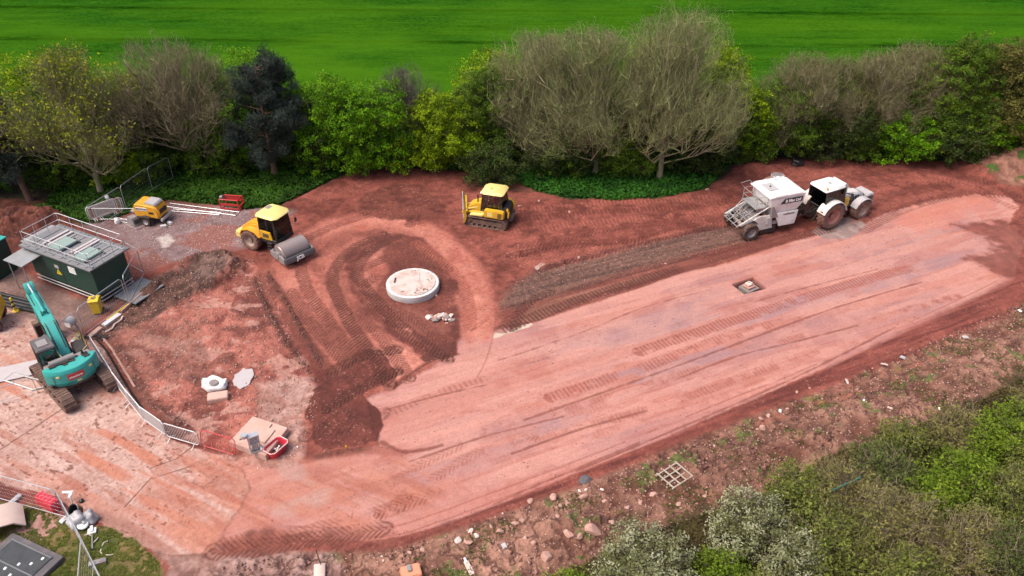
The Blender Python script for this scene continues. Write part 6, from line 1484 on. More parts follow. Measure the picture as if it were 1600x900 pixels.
rb_ = barrier_proto(M_red); put(rb_, True, *chain[6], *chain[7], 'red barrier leaning beside the concrete chamber slab', 'barrier', BG, tilt=R(-14))
# stacked ones by the far fence
for k in range(5):
    x, y = G(136 + 3.2 * k, 353 - 1.2 * k); src = wb_ if k != 2 else rb_
    o = copy_tree(src); 
    for ch in list(o.children):
        if ch.name.startswith('infill'): bpy.data.objects.remove(ch)
    o.location = (x + .9, y + .9, gmean(x, y)); o.rotation_euler = (R(-10), 0, R(48)); o.scale = (1, 1, 1)
    tag(o, ('outermost white barrier leaning in the stack by the far fence', 'second white barrier of the stack by the far fence', 'red barrier sandwiched in the stack by the far fence', 'fourth barrier of the stack by the far fence', 'last white barrier of the stack, nearest the pump')[k], 'barrier', 'barriers stacked by the far fence')

def mesh_panel(L=3.45, h=2.0, cell=.16, m=M_alu):
    r = empty('mesh_fence', (0, 0, 0)); z0 = .12; c = .15
    MB().tube([(-L / 2, 0, .02), (-L / 2, 0, h - c), (-L / 2 + c, 0, h), (L / 2 - c, 0, h), (L / 2, 0, h - c), (L / 2, 0, .02)], .021, 6).tube([(-L / 2, 0, z0 + .1), (L / 2, 0, z0 + .1)], .018, 6).build('frame', m, r)
    b = MB(); n = int(L / cell)
    for k in range(1, n): x = -L / 2 + L * k / n; b.tube([(x, 0, z0 + .1), (x, 0, h)], .0019, 3)
    for k in range(1, int(h / .28)): b.tube([(-L / 2, 0, z0 + .1 + .28 * k), (L / 2, 0, z0 + .1 + .28 * k)], .0019, 3)
    b.build('wire_mesh', m, r)
    return r
FG = 'temporary mesh fence panels'
def panel_top(x0, y0, x1, y1, label, h=2.0):
    """a panel placed from the photo positions of its upper corners"""
    a = G(x0, y0, h); b = G(x1, y1, h); L = math.hypot(b[0] - a[0], b[1] - a[1]); p = mesh_panel(L, h)
    mx, my = (a[0] + b[0]) / 2, (a[1] + b[1]) / 2; p.location = (mx, my, gz(mx, my)); p.rotation_euler = (0, 0, math.atan2(b[1] - a[1], b[0] - a[0])); return tag(p, label, 'fence panel', FG)
def foot_block(x, y, rz, label, px=True):
    if px: x, y = G(x, y)
    o = MB().prism([(-.36, 0), (-.36, .10), (-.30, .14), (.30, .14), (.36, .10), (.36, 0)], -.12, .12).box((.12, 0, .15), (.14, .10, .03)).box((-.12, 0, .15), (.14, .10, .03)).build('fence_block', M_lgrey if rz > 1 else M_grey, None, (x, y, gz(x, y)), rz, bev=.01)
    return tag(o, label, 'fence foot', 'rubber feet of the mesh fence')
panel_top(-30, 735, 85, 766, 'mesh fence panel at the left edge behind the red block')
panel_top(87, 768, 127, 842, 'mesh fence panel leading towards the camera past the grey bags')
panel_top(127, 843, 168, 925, 'mesh fence panel in the lower left corner over the grass')
panel_top(126, 843, 118, 940, 'second mesh panel closing at an angle in the lower left corner')
foot_block(24, 783, 1.2, 'fence foot on the grass edge near the left side'); foot_block(106, 810, 1.1, 'fence foot beside the grey bags'); foot_block(153, 880, .35, 'fence foot on the grass in the lower left corner')
panel_top(133, 325, 187, 292, 'far mesh fence panel behind the barrier stack'); panel_top(187, 291, 229, 262, 'far mesh fence panel running back under the trees'); panel_top(135, 326, 212, 326, 'low mesh fence panel between the barrier stack and the pump', 1.1)
panel_top(229, 262, 262, 245, 'last far mesh fence panel under the bare brown tree')
panel_top(119, 483, 188, 435, 'mesh fence panel in front of the yellow bin'); panel_top(191, 432, 214, 391, 'mesh fence panel at the right end of the green kiosk'); panel_top(61, 530, 115, 486, 'mesh fence panel between excavator arm and bin')
panel_top(213, 389, 193, 378, 'short mesh fence panel at the back corner of the green kiosk'); panel_top(-40, 618, 49, 590, 'mesh fence panel left of the excavator tracks', 1.1)
for k, (x, y, lb) in enumerate(((211, 446, 'fence foot right of the kiosk corner'), (120, 530, 'fence foot below the yellow bin'))): foot_block(x, y, 1.2 + .1 * k, lb)

# ------------------------------------------------------------------ ladder-like lattice beams on the ground
def lattice(x0, y0, x1, y1, label, w=.42):
    (ax, ay), (bx, by) = G(x0, y0), G(x1, y1); L = math.hypot(bx - ax, by - ay); mx, my = (ax + bx) / 2, (ay + by) / 2
    r = empty('lattice_beam', (mx, my, gmean(mx, my) + .05), math.atan2(by - ay, bx - ax), label, 'beam', 'aluminium lattice beams lying behind the pump')
    m = MB()
    for s in (-1, 1): m.tube([(-L / 2, s * w / 2, 0), (L / 2, s * w / 2, 0)], .032, 6)
    m.build('chord', M_alu, r); b = MB(); n = int(L / .42)
    for k in range(n + 1): b.tube([(-L / 2 + L * k / n, -w / 2, 0), (-L / 2 + L * min(k + .25, n) / n, w / 2, 0)], .022, 5)
    b.build('rung', M_alu, r)
lattice(263, 321, 371, 335, 'long aluminium lattice beam lying between the pump and the road roller', .5); lattice(270, 329, 344, 335, 'shorter lattice beam lying in front of the long one', .3)
lattice(178, 342, 212, 350, 'short metal frame lying left of the pump', .3)

# ------------------------------------------------------------------ red stillage behind the roller
def stillage():
    x, y = G(364, 325); r = empty('steel_stillage', (x, y, gmean(x, y)), R(-8), 'red steel frame lying at the grass edge behind the road roller', 'frame')
    m = MB()
    for z in (.05, .85): m.tube([(-.75, -.35, z), (.65, -.35, z), (.75, .35, z), (-.65, .35, z)], .045, 6, closed=True)
    for px_, py_ in ((-.75, -.35), (.65, -.35), (.75, .35), (-.65, .35)): m.tube([(px_, py_, .05), (px_, py_, .85)], .045, 6)
    m.build('frame', M_red, r)
    MB().box((0, -.35, .45), (1.4, .05, .16)).build('crossbar', M_red, r); MB().box((0, .35, .6), (1.3, .05, .3)).build('crossbar', M_red, r)
    MB().box((0, -.35, .1), (1.45, .08, .12)).box((.75, 0, .25), (.06, .7, .3)).build('side_plate', M_red, r)
    MB().cyl((-.85, .1, .75), (-.65, .1, .8), .16, n=16).build('roller_drum', M_grey, r, smooth=True)
stillage()

# ------------------------------------------------------------------ concrete things
def cap():
    x, y = G(645, 452); z = gmean(x, y, 1.9)
    r = empty('round_slab', (x, y + .15, min(z, .05) - .1), R(20), 'big round pale concrete cap in the middle of the earth loop', 'concrete cap')
    MB().lathe([(.001, .0), (1.66, 0), (1.68, .04), (1.68, .60), (1.64, .64), (1.52, .64), (1.50, .62), (1.45, .61), (.001, .61)], n=64).build('ring', M_concw, r, smooth=True)
    MB().lathe([(.001, .612), (1.46, .612), (1.46, .66), (1.44, .68), (.001, .68)], n=56).build('cover', M_conc, r, smooth=True)
    MB().prism([(-.55, -1.30), (.35, -1.36), (.42, 1.34), (-.48, 1.34)], .681, .71, 'z').build('cover_plate', M_conc, r, bev=.006)
    MB().box((-1.0, .55, .70), (.10, .55, .05), rot=(0, 0, -.35)).build('lifting_slot', M_dk, r, bev=.01)
    c = MB(); rr = random.Random(5)
    for cx_, cy_, n, s in ((.15, -1.1, 14, .18), (.35, 1.15, 5, .12), (1.05, -.1, 5, .12), (-.8, -.9, 4, .08), (1.3, .6, 4, .09)):
        for k in range(n): a = rr.random() * 6.28; q = rr.random() * s * 2.2; s2 = rr.uniform(.05, s * .7); c.box((cx_ + math.cos(a) * q * 1.5, cy_ + math.sin(a) * q * .6, .71 + s2 * .15), (s2, s2 * .8, s2 * .5), rot=(rr.random(), rr.random(), rr.random() * 3))
    o = c.build('soil_crumbs', M_rock, r); 
    r.scale = (1, 1, .82)
    MB().tube([(.45, -.8, .69), (.48, .1, .69), (.7, .9, .69)], .012, 4).build('joint_line', M_grey, r)
cap()

def rock(name, x, y, s, m, label, cat_, group, seed, px=True, zoff=0.0, flat_=.6, hostile=None):
    if px: x, y = G(x, y)
    rr = random.Random(seed); bm = bmesh.new(); bmesh.ops.create_icosphere(bm, subdivisions=2, radius=1.0)
    for f in range(5):       # cut flat faces like broken stone
        n = Vector((rr.uniform(-1, 1), rr.uniform(-1, 1), rr.uniform(-.6, 1))).normalized(); d = rr.uniform(.45, .75)
        for v in bm.verts:
            e = v.co.dot(n) - d
            if e > 0: v.co -= n * e
    for v in bm.verts: v.co += Vector((rr.uniform(-.04, .04),) * 3)
    sx, sy, sz = s * rr.uniform(.8, 1.25), s * rr.uniform(.6, .95), s * flat_ * rr.uniform(.7, 1.1)
    for v in bm.verts: v.co = Vector((v.co.x * sx, v.co.y * sy, v.co.z * sz))
    me = bpy.data.meshes.new(name); bm.to_mesh(me); bm.free(); me.materials.append(m)
    o = bpy.data.objects.new(name, me); col.objects.link(o); o.location = (x, y, gz(x, y) + sz * .25 + zoff); o.rotation_euler = (rr.uniform(-.3, .3), rr.uniform(-.3, .3), rr.uniform(0, 6.28))
    return tag(o, label, cat_, group)
# rubble heap beside the cap
rr = random.Random(8); hx, hy = G(688, 498)
for k in range(34):
    a = rr.random() * 6.28; q = math.sqrt(rr.random()); m = (M_rockw, M_rockg, M_rockw, M_rock)[k % 4]
    rock('rubble_lump', hx + math.cos(a) * q * .85, hy + math.sin(a) * q * .55, rr.uniform(.10, .24), m, {M_rockg: 'grey broken concrete lump in the small heap below the round cap', M_rockw: 'pale lump in the small heap below the round cap', M_rock: 'pink stone in the small heap below the round cap'}[m], 'rubble', {M_rockg: 'grey lumps of the heap below the cap', M_rockw: 'pale lumps of the heap below the cap', M_rock: 'pink stones of the heap below the cap'}[m], 500 + k, px=False, zoff=.16 * (1 - q))
rock('rock', 682, 462, .14, M_rock, 'single reddish stone at the right foot of the round concrete cap', 'rock', None, 541)
# stones along the bank
ST = [(828, 783, .26, 0), (864, 777, .30, 1), (875, 790, .20, 0), (886, 787, .2, 0), (905, 769, .17, 2), (915, 767, .15, 2), (912, 776, .30, 0), (940, 766, .14, 2), (1034, 733, .15, 0), (805, 820, .28, 0), (816, 812, .22, 0), (744, 838, .2, 2), (735, 830, .18, 2), (716, 846, .26, 2), (732, 848, .24, 0), (768, 825, .18, 0), (780, 832, .3, 0), (925, 842, .5, 0), (888, 842, .36, 0), (905, 848, .3, 0), (835, 852, .26, 0), (852, 875, .5, 0), (1200, 652, .26, 0), (1187, 661, .2, 0), (1190, 670, .26, 0), (1184, 672, .2, 0), (1245, 612, .14, 0), (1000, 790, .22, 0), (945, 785, .18, 1), (1020, 778, .24, 0), (1060, 795, .2, 0), (660, 862, .16, 0), (640, 868, .18, 0), (600, 880, .12, 2), (596, 872, .1, 2), (1100, 785, .25, 0), (1115, 700, .1, 2), (1045, 718, .12, 0), (1265, 606, .16, 0), (1230, 640, .15, 0), (870, 812, .2, 0), (820, 845, .22, 0), (980, 800, .3, 0), (955, 822, .2, 0), (785, 802, .1, 2)]
for k, (x, y, s, t) in enumerate(ST):
    m = (M_rock, M_rock, M_rockw)[t]; big = s > .24
    rock('rock', x, y, s * .78, m, ('large pink sandstone block on the brown bank' if big else 'small pink stone on the brown bank') if t < 2 else 'pale chunk of stone on the brown bank', 'rock', ('large pink blocks on the bank' if big else 'small pink stones on the bank') if t < 2 else 'pale stones on the bank', 600 + k)
rock('boulder', 914, 751, .30, M_gdk, 'dark grey lump of broken tarmac at the lower edge of the pad', 'rubble', None, 720)
for k, (x, y, s) in enumerate(((905, 404, .16), (842, 314, .16), (812, 322, .14), (1012, 297, .13), (1105, 297, .2), (890, 331, .14), (1040, 412, .12))): rock('rock', x, y, s, M_rock, 'small reddish stone on the red earth between bulldozer and spreader', 'rock', 'stones on the red earth near the verge', 740 + k)

def chamber():
    L_, T_, R_, B_ = (G(358, 690, .35), G(395, 650, .35), G(450, 668, .35), G(415, 712, .35))
    cx = sum(p[0] for p in (L_, T_, R_, B_)) / 4; cy = sum(p[1] for p in (L_, T_, R_, B_)) / 4; z = -.03
    pts = [(p[0] - cx, p[1] - cy) for p in (B_, R_, T_, L_)]
    r = empty('chamber_slab', (cx, cy, z), 0, 'square concrete chamber slab with a raised lid beside the red tub', 'concrete slab')
    MB().prism(pts, 0, .38, 'z').build('slab', M_concp, r, bev=.02)
    inn = [(x * .48 + .12, y * .48 + .05) for x, y in pts]; MB().prism(inn, .381, .45, 'z').build('lid', M_concp, r, bev=.015)
    MB().box((.45, .62, .385), (.05, .24, .03), rot=(0, 0, -.3)).box((-.75, -.28, .385), (.28, .08, .03), rot=(0, 0, .4)).build('lifting_slot', M_dk, r)
    # pipe work stand on the slab's front edge
    x, y = G(398, 706, .38); k = empty('pipe_stand', (x, y + .18, .36), R(-62), 'grey metal stand with a round head on the concrete slab beside the red barrier', 'stand')
    MB().box((0, 0, .02), (.5, .6, .04)).build('base', M_grey, k)
    f = MB()
    for s in (-1, 1): f.box((0, s * .24, .5), (.10, .08, 1.0)); f.box((.14, s * .24, .42), (.08, .06, .85))
    f.box((0, 0, .98), (.34, .56, .07)); f.box((0, 0, .45), (.2, .5, .05)); f.build('frame', M_alu, k, bev=.01)
    MB().box((0, 0, .70), (.05, .38, .40)).box((.06, 0, .25), (.1, .3, .35)).build('back_plate', M_lgrey, k)
    MB().cyl((0, -.38, 1.0), (0, -.38, 1.16), .15, n=18).cyl((0, -.38, 1.16), (0, -.38, 1.19), .17, n=18).build('round_head', M_alu, k, smooth=True)
    MB().tube([(.1, .1, .05), (.15, .1, .6), (.05, 0, .95)], .03, 6).tube([(.12, -.1, .05), (.18, -.1, .5)], .025, 6).build('pipe', M_steel, k)
    x, y = G(431, 712, 0); t = empty('red_tub', (x, y + .25, gmean(x, y)), R(58), 'red plastic mortar tub with a few stones in dark water at the slab corner', 'tub')
    def rr_(a, b, z, c=.14): return [(a - c, -b, z), (a, -b + c, z), (a, b - c, z), (a - c, b, z), (-a + c, b, z), (-a, b - c, z), (-a, -b + c, z), (-a + c, -b, z)]
    MB().loft([rr_(.46, .28, 0), rr_(.54, .35, .46), rr_(.60, .41, .47), rr_(.60, .41, .51), rr_(.52, .33, .51), rr_(.46, .27, .12)]).build('body', M_redp, t, bev=.006)
    MB().tube([(p[0], p[1], .515) for p in rr_(.575, .385, 0)], .028, 6, closed=True).build('rim', M_rockw, t)
    MB().loft([rr_(.44, .25, .14), rr_(.44, .25, .17)]).build('contents', M_grit, t)
    for q, (dx, dy) in enumerate(((.10, .02), (-.02, -.05), (.22, .05), (0, .10))):
        v = Matrix.Rotation(R(58), 3, 'Z') @ Vector((dx, dy, 0)); o = MB().box((0, 0, .04), (.10, .08, .07)).build('stone', M_wht, None, (t.location.x + v.x, t.location.y + v.y, t.location.z + .17), q, bev=.015)
        tag(o, 'white stone lying in the red tub', 'stone', 'white stones in the red tub')
    x, y = G(409, 703, .38); tag(MB().cyl((0, 0, 0), (0, 0, .16), .05, n=12).cyl((0, 0, .16), (0, 0, .19), .03, n=10).build('white_bottle', M_wht, None, (x, y, .36)), 'small white bottle on the slab corner by the red tub', 'bottle')
chamber()

# the post in the square pit
def pit_post():
    x, y = pc; z = gmean(x, y, .1); r = empty('pit_chamber', (x, y + .05, z), R(33), 'stepped concrete chamber top standing in the square pit on the pad', 'chamber')
    MB().box((0, 0, .14), (1.0, .9, .28)).build('base', M_rockg, r, bev=.02); MB().box((0, .03, .36), (.66, .6, .12)).build('step', M_rock, r, bev=.02); MB().box((.02, .06, .50), (.42, .38, .10)).build('frame', M_rockw, r, bev=.02)
    for k, (dx, dy) in enumerate(((-.05, .1), (.12, .0))): tag(MB().box((0, 0, .05), (.11, .08, .10)).build('brick_piece', M_rockw, None, (x + dx, y + .05 + dy, z + .56), k, bev=.02), ('pale brick piece on top of the pit chamber, on the left', 'pale brick piece on top of the pit chamber, on the right')[k], 'brick')
pit_post()

# ------------------------------------------------------------------ bags, blocks, puddle of cement
def lumpy(name, x, y, rx, ry, rz, m, label, cat_, seed, group=None, open_=False, px=True, parts=True, sub=3, amp=.12):
    if px: x, y = G(x, y)
    rr = np.random.RandomState(seed); bm = bmesh.new(); bmesh.ops.create_icosphere(bm, subdivisions=sub, radius=1.0)
    ph = rr.rand(8) * 6.28
    for v in bm.verts:
        c = v.co.copy(); d = 1 + amp * (math.sin(5 * c.x + ph[0]) * math.sin(4 * c.y + ph[1]) + math.sin(7 * c.z + ph[2] + 3 * c.x) * .6 + math.sin(11 * c.y + ph[3] + 5 * c.x) * .35)
        z = max(c.z, -.35) 
        if open_ and c.z > .55: z = .55 - (c.z - .55) * 1.2
        v.co = Vector((c.x * rx * d, c.y * ry * d, (z + .35) * rz * (d if c.z > -.3 else 1)))
    for f in bm.faces: f.smooth = True
    me = bpy.data.meshes.new(name); bm.to_mesh(me); bm.free(); me.materials.append(m); o = bpy.data.objects.new(name, me); col.objects.link(o); o.location = (x, y, gmean(x, y, .3) - .02)
    return tag(o, label, cat_, group)
bg = lumpy('bulk_bag', 337, 604, .68, .50, .48, M_bag, 'white bulk bag slumped open on the rough ground', 'bag', 1, open_=True)
MB().lathe([(.001, 0), (.22, 0), (.24, .05), (.001, .03)], n=14).build('contents', M_rockg, bg, (-.05, 0, .30))
MB().tube([(-.55, .2, .3), (-.8, .35, .34), (-.5, .3, .36)], .03, 5).tube([(.4, .3, .3), (.6, .2, .42), (.55, -.1, .32)], .03, 5).build('handle', M_bag, bg)
x, y = G(341, 622); tag(MB().box((0, 0, .14), (1.05, .62, .30)).build('concrete_block', M_concp, None, (x, y, gmean(x, y) - .04), R(14), bev=.03), 'pinkish concrete block in front of the white bulk bag', 'block')
x, y = G(381, 591); pts = []
rr = random.Random(3)
for k in range(22): a = 6.283 * k / 22; q = .62 + rr.uniform(-.09, .09); pts.append((q * math.cos(a) * .85, q * math.sin(a) * 1.35))
tag(MB().prism(pts, 0, .05, 'z').build('cement_patch', M_cem, None, (x, y, gmean(x, y) + .02), 0, bev=.015), 'flat grey patch of hardened cement beside the white bulk bag', 'cement patch')
# plastic bags and odds by the lower left fence
lumpy('plastic_bag', 123, 820, .42, .38, .50, M_bagg, 'clear grey plastic bag behind the fence, left of its twin', 'bag', 5, 'clear plastic bags by the fence', amp=.2)
lumpy('plastic_bag', 142, 815, .34, .36, .42, M_bagg, 'clear grey plastic bag, right of its twin under the black bucket', 'bag', 6, 'clear plastic bags by the fence', amp=.2)
x, y = G(128, 804); b = MB(); b.lathe([(.001, .02), (.20, .02), (.26, .40), (.30, .42), (.27, .43), (.23, .40), (.17, .05), (.001, .05)], n=22)
tag(b.build('black_bucket', M_blk, None, (x, y, gz(x, y) + .28), 0, smooth=True, rot=(R(38), R(-20), 0)), 'black bucket tipped over on the clear plastic bags', 'bucket')
x, y = G(128, 784); tag(MB().lathe([(.001, .16), (.05, .15), (.10, .10), (.11, .03), (.09, 0), (.001, 0)], n=18).tube([(.0, .0, .14), (.12, .02, .22)], .02, 5).build('black_lamp', M_blk, None, (x, y, gz(x, y)), smooth=True), 'small black lamp head lying on the road above the bucket', 'lamp')
x, y = G(115, 797); r = empty('survey_tripod', (x, y, gz(x, y)), 0, 'small metal drain stand with a round disc beside the red block', 'stand')
MB().cyl((0, 0, 0), (0, 0, .05), .24, n=22).build('disc', M_lgrey, r); MB().tube([(0, 0, .05), (-.1, .3, .45), (-.35, .55, .5)], .035, 6).build('pole', M_steel, r); MB().box((-.4, .6, .52), (.45, .12, .06)).box((-.2, .5, .5), (.1, .4, .05)).build('head', M_wht, r, bev=.01)
x, y = G(145, 832); r = empty('tool_stand', (x, y, gz(x, y)), R(20), 'small white handled tool lying on the grass right of the plastic bags', 'tool')
MB().box((0, 0, .1), (.35, .3, .08)).box((0, .05, .18), (.12, .3, .12)).build('head', M_wht, r, bev=.01); MB().tube([(0, -.1, .1), (.05, -1.0, .06)], .025, 6).build('handle', M_steel, r); MB().box((.05, -1.02, .06), (.14, .06, .05)).build('grip', M_dk, r)
x, y = G(132, 825); tag(MB().lathe([(.001, .10), (.22, .10), (.25, .06), (.24, 0), (.001, 0)], n=22).build('round_disc', M_wht, None, (x, y, gz(x, y) + .22), smooth=True, rot=(.25, .1, 0)), 'round white lid resting in front of the clear plastic bags', 'lid')
# red block
x, y = G(78, 790); r = empty('red_barrier_block', (x, y, gmean(x, y)), R(-28), 'red plastic road barrier block by the left fence panel', 'barrier block')
MB().box((0, 0, .28), (1.25, .50, .56), top=(.92, .8)).build('body', M_redp, r, bev=.04); g = MB()
for k in range(5): g.box((-.45 + .22 * k, 0, .57), (.08, .34, .03))
g.build('ribs', M_redp, r); MB().tube([(-.62, .1, .2), (-.85, .35, .3), (-.95, .3, .15)], .03, 5).build('strap', M_orp, r)
# pale curved cover and grating in the lower left corner
x, y = G(-8, 830); pr = [(-1.3, 0), (-1.3, .5), (-.9, .72), (0, .84), (.9, .70), (1.3, .30), (1.25, .26), (.85, .64), (0, .78), (-.85, .66), (-1.22, .46), (-1.22, 0)]
tag(MB().prism(pr, -.7, .7).build('curved_cover', M_ply, None, (x, y, gz(x, y)), R(32), bev=.01), 'pale curved cover cut by the left edge above the grating', 'cover')
x, y = G(22, 892); r = empty('drain_grating', (x, y, gz(x, y) + .02), R(-24), 'dark steel grating set in a slab in the lower left corner', 'grating')
MB().box((0, 0, .10), (3.1, 2.6, .22)).build('slab', M_gdk, r, bev=.02); g = MB()
for k in range(26): g.box((-1.15 + .092 * k, 0, .25), (.03, 2.0, .06))
for s in (-1, 0, 1): g.box((0, s * 1.0, .255), (2.4, .05, .08))
g.build('grate', M_stdk, r); g = MB(); rr = random.Random(2)
for k in range(7): g.box((rr.uniform(-1, 1), rr.uniform(-.9, .9), .30), (.09, .12, .05))
g.build('clamps', M_wht, r)
x, y = G(50, 824)
# steel plate left of the excavator
x, y = G(20, 583); tag(MB().box((0, 0, .03), (2.6, 1.35, .04)).build('steel_plate', M_cem, None, (x, y, gmean(x, y) + .04), R(22), bev=.005), 'pale metal sheet lying left of the excavator', 'metal sheet')
x, y = G(40, 598); r = empty('channel', (x, y, gmean(x, y)), R(-20), 'grey metal channel on the ground by the excavator track', 'channel'); MB().tube([(-1.2, .35, .06), (1.0, .4, .06), (1.25, 0, .06), (.9, -.35, .06), (-1.2, -.3, .06)], .05, 6, closed=True).build('frame', M_steel, r)
# bollards and pipes
for k, (x_, y_) in enumerate(((25, 487), (79, 508))):
    x, y = G(x_, y_); r = empty('bollard', (x, y, gmean(x, y)), 0, ('yellow and black bollard left of the excavator arm', 'yellow and black bollard behind the excavator arm')[k], 'bollard', 'yellow and black bollards'); MB().lathe([(.001, 0), (.2, 0), (.2, .06), (.08, .10), (.07, .12), (.07, 1.0), (.05, 1.04), (.001, 1.05)], n=18).build('post', M_binyel, r, smooth=True)
    for z in (.38, .68): MB().lathe([(.071, z), (.076, z), (.076, z + .13), (.071, z + .13)], n=18).build('black_band', M_dk, r)
for k in range(4):
    a_x, a_y = G(-40, 449 + 5 * k); b_x, b_y = G(58, 475 + 5 * k); z = gmean((a_x + b_x) / 2, (a_y + b_y) / 2) + .12
    tag(MB().tube([(a_x, a_y, z), ((a_x + b_x) / 2, (a_y + b_y) / 2 - .05, z), (b_x, b_y, z)], .11, 10).build('black_pipe', M_blk, None, smooth=True), ('black pipe on the ground, furthest back of four', 'black pipe on the ground, second from the back', 'black pipe on the ground, third from the back', 'black pipe on the ground, nearest the bollards')[k], 'pipe', 'black pipes lying behind the bollards')
x, y = G(-6, 508); r = empty('yellow_dumper', (x - .15, y, gmean(x, y)), R(18), 'corner of a yellow dumper cut by the left edge', 'dumper')
MB().prism([(-1.6, .7), (-1.8, 1.5), (.75, 1.6), (.85, .9), (.55, .6)], -.85, .85).build('body', M_yel, r, bev=.06); MB().box((.4, 0, 1.62), (.8, 1.3, .06)).build('engine_cover', M_org, r, bev=.02)
for s in (-1, 1): wheel(r, .3, s * .8, .42, .32, s, M_rub, M_grey, 14)
# round headed lamp with hoses at the corner of the barrier row
x, y = G(127, 528); r = empty('lamp_post', (x, y, gmean(x, y)), R(40), 'grey round lamp head on a bent post with yellow straps, beside the excavator arm', 'lamp')
MB().tube([(0, 0, 0), (.02, .05, .8), (-.12, .15, 1.25)], .05, 8).build('post', M_grey, r); MB().cyl((-.05, .2, 1.3), (-.42, -.02, 1.25), .30, .27, n=22).build('lamp_housing', M_lgrey, r, bev=.03); MB().cyl((-.421, -.02, 1.25), (-.43, -.025, 1.25), .24, n=20).build('lens', M_wht, r)
hs = MB(); rr = random.Random(6)
for k in range(6): hs.tube([(0, 0, .5), (rr.uniform(-.4, .1), rr.uniform(-.4, 0), .35), (rr.uniform(-.5, .2), rr.uniform(-.9, -.3), .02)], .018, 4)
hs.build('strap', M_binyel, r)
hs = MB()
for k in range(5): hs.tube([(.1, 0, .05), (rr.uniform(.2, .9), rr.uniform(-.3, .4), .12), (rr.uniform(.8, 1.7), rr.uniform(-.3, .3), .05)], .03, 5)
tag(hs.build('hose_bundle', M_dk, None, (x, y - .05, gmean(x, y))), 'tangle of dark hoses at the foot of the grey lamp', 'hoses')
def hose_line(pts, rad, m, name, label, cat_, zo=.04):
    P = [(*G(*p), 0) for p in pts]; P = [(a, b, gz(a, b) + zo) for a, b, _ in P]; Q = []
    for i in range(len(P) - 1):
        for j in range(4):
            t = j / 4; X_ = P[i][0] * (1 - t) + P[i + 1][0] * t; Y_ = P[i][1] * (1 - t) + P[i + 1][1] * t; Q.append((X_, Y_, gz(X_, Y_) + zo))
    Q.append(P[-1]); return tag(MB().tube(Q, rad, 6).build(name, m, None, smooth=True), label, cat_)
hose_line(((150, 530), (166, 548), (185, 580), (205, 615), (230, 650), (262, 672)), .06, M_blk, 'black_cable', 'black duct following the barriers on their inner side', 'duct')
hose_line(((158, 524), (176, 548), (196, 582), (212, 608)), .07, M_rock, 'clay_edge', 'pink edging strip beside the black duct', 'edging')
hose_line(((165, 520), (176, 515), (180, 508), (190, 502), (193, 497)), .05, M_rockw, 'white_hose', 'pale split hose lying on the dark earth edge below the yellow bin', 'hose', .10)
# kiosk slab edge: kerb boards round the hardstanding
def board(x0, y0, x1, y1, w, h, m, name, label, cat_, group=None):
    (ax, ay), (bx, by) = G(x0, y0), G(x1, y1); L = math.hypot(bx - ax, by - ay); mx, my = (ax + bx) / 2, (ay + by) / 2
    return tag(MB().box((0, 0, h / 2), (L, w, h)).build(name, m, None, (mx, my, gmean(mx, my) - .02), math.atan2(by - ay, bx - ax), bev=.01), label, cat_, group)
board(162, 510, 188, 492, .35, .16, M_concw, 'kerb_stone', 'white topped kerb stones at the corner of the kiosk hardstanding', 'kerb'); board(140, 528, 158, 513, .3, .16, M_concp, 'kerb_stone', 'muddy kerb stones by the hose tangle', 'kerb'); board(190, 490, 246, 440, .10, .18, M_rock, 'edging_board', 'thin edging along the right side of the kiosk hardstanding', 'edging')
x, y = G(226, 452); r = MB().box((0, 0, .02), (1.9, 2.3, .06)).build('hardstanding', M_deck, None, (x - .2, y - .35, gmean(x, y) + .01), R(-27)); r['kind'] = 'structure'; r.name = 'paving'
board(166, 500, 210, 468, .08, .05, M_binyel, 'yellow_strip', 'yellow strip on the ground in front of the kiosk end', 'strip')
# suction box left of the pump
x, y = G(213, 350); r = empty('grey_hopper', (x - .1, y, gmean(x, y)), R(-35), 'grey metal scoop lying left of the pump', 'scoop')
MB().loft([[(-.5, -.3, 0), (.5, -.3, 0), (.5, .3, 0), (-.5, .3, 0)], [(-.35, -.25, .6), (.2, -.25, .6), (.2, .25, .6), (-.35, .25, .6)]]).build('body', M_grey, r, bev=.02); MB().box((.38, 0, .33), (.30, .42, .03), rot=(0, 1.1, 0)).build('opening', M_dk, r); MB().tube([(-1.0, -.4, .05), (.9, -.45, .05), (.9, .4, .05)], .03, 5).build('frame', M_steel, r)
for k, (x_, y_) in enumerate(((184, 349), (169, 313))): lumpy('white_bag', x_, y_, .20, .16, .35, M_bag, ('crumpled white bag left of the grey scoop', 'small white bag caught on the far fence')[k], 'bag', 30 + k)
x, y = G(166, 340); tag(MB().box((0, 0, .05), (.7, .35, .1)).build('yellow_case', M_binyel, None, (x, y, gz(x, y) + .03), R(5), bev=.03), 'flat yellow case on the grass beside the barrier stack', 'case')
# covered chamber and black sack behind the spreader
x, y = G(1214, 291); r = empty('manhole_tower', (x, y + .3, gmean(x, y) - .02), R(10), 'grey concrete manhole ring with white flaps under a dark cover, behind the spreader', 'manhole')
MB().lathe([(.001, 0), (.52, 0), (.52, .62), (.001, .62)], n=30).build('ring', M_conc, r, smooth=True); MB().lathe([(.001, 0), (1.0, 0), (.98, .05), (.001, .06)], n=24).build('base', M_rock, r)
c = MB()
for k in range(4): M_ = Matrix.Rotation(R(45 + 90 * k), 4, 'Z'); c2 = MB(M_); c2.prism([(-.35, 0), (.35, 0), (.12, .28), (-.12, .28)], .0, .02, 'y'); c.box((0, 0, 0), (.001, .001, .001))
MB().prism([(-.42, -.42), (.42, -.42), (.42, .42), (-.42, .42)], .63, .72, 'z', [(-.3, -.3), (.3, -.3), (.3, .3), (-.3, .3)]).build('cover', M_grey, r, bev=.01)
for s in (-1, 1): MB().box((s * .26, -.40, .66), (.40, .20, .05), rot=(.5, s * .25, s * .6)).build('white_flap', M_wht, r, bev=.01)
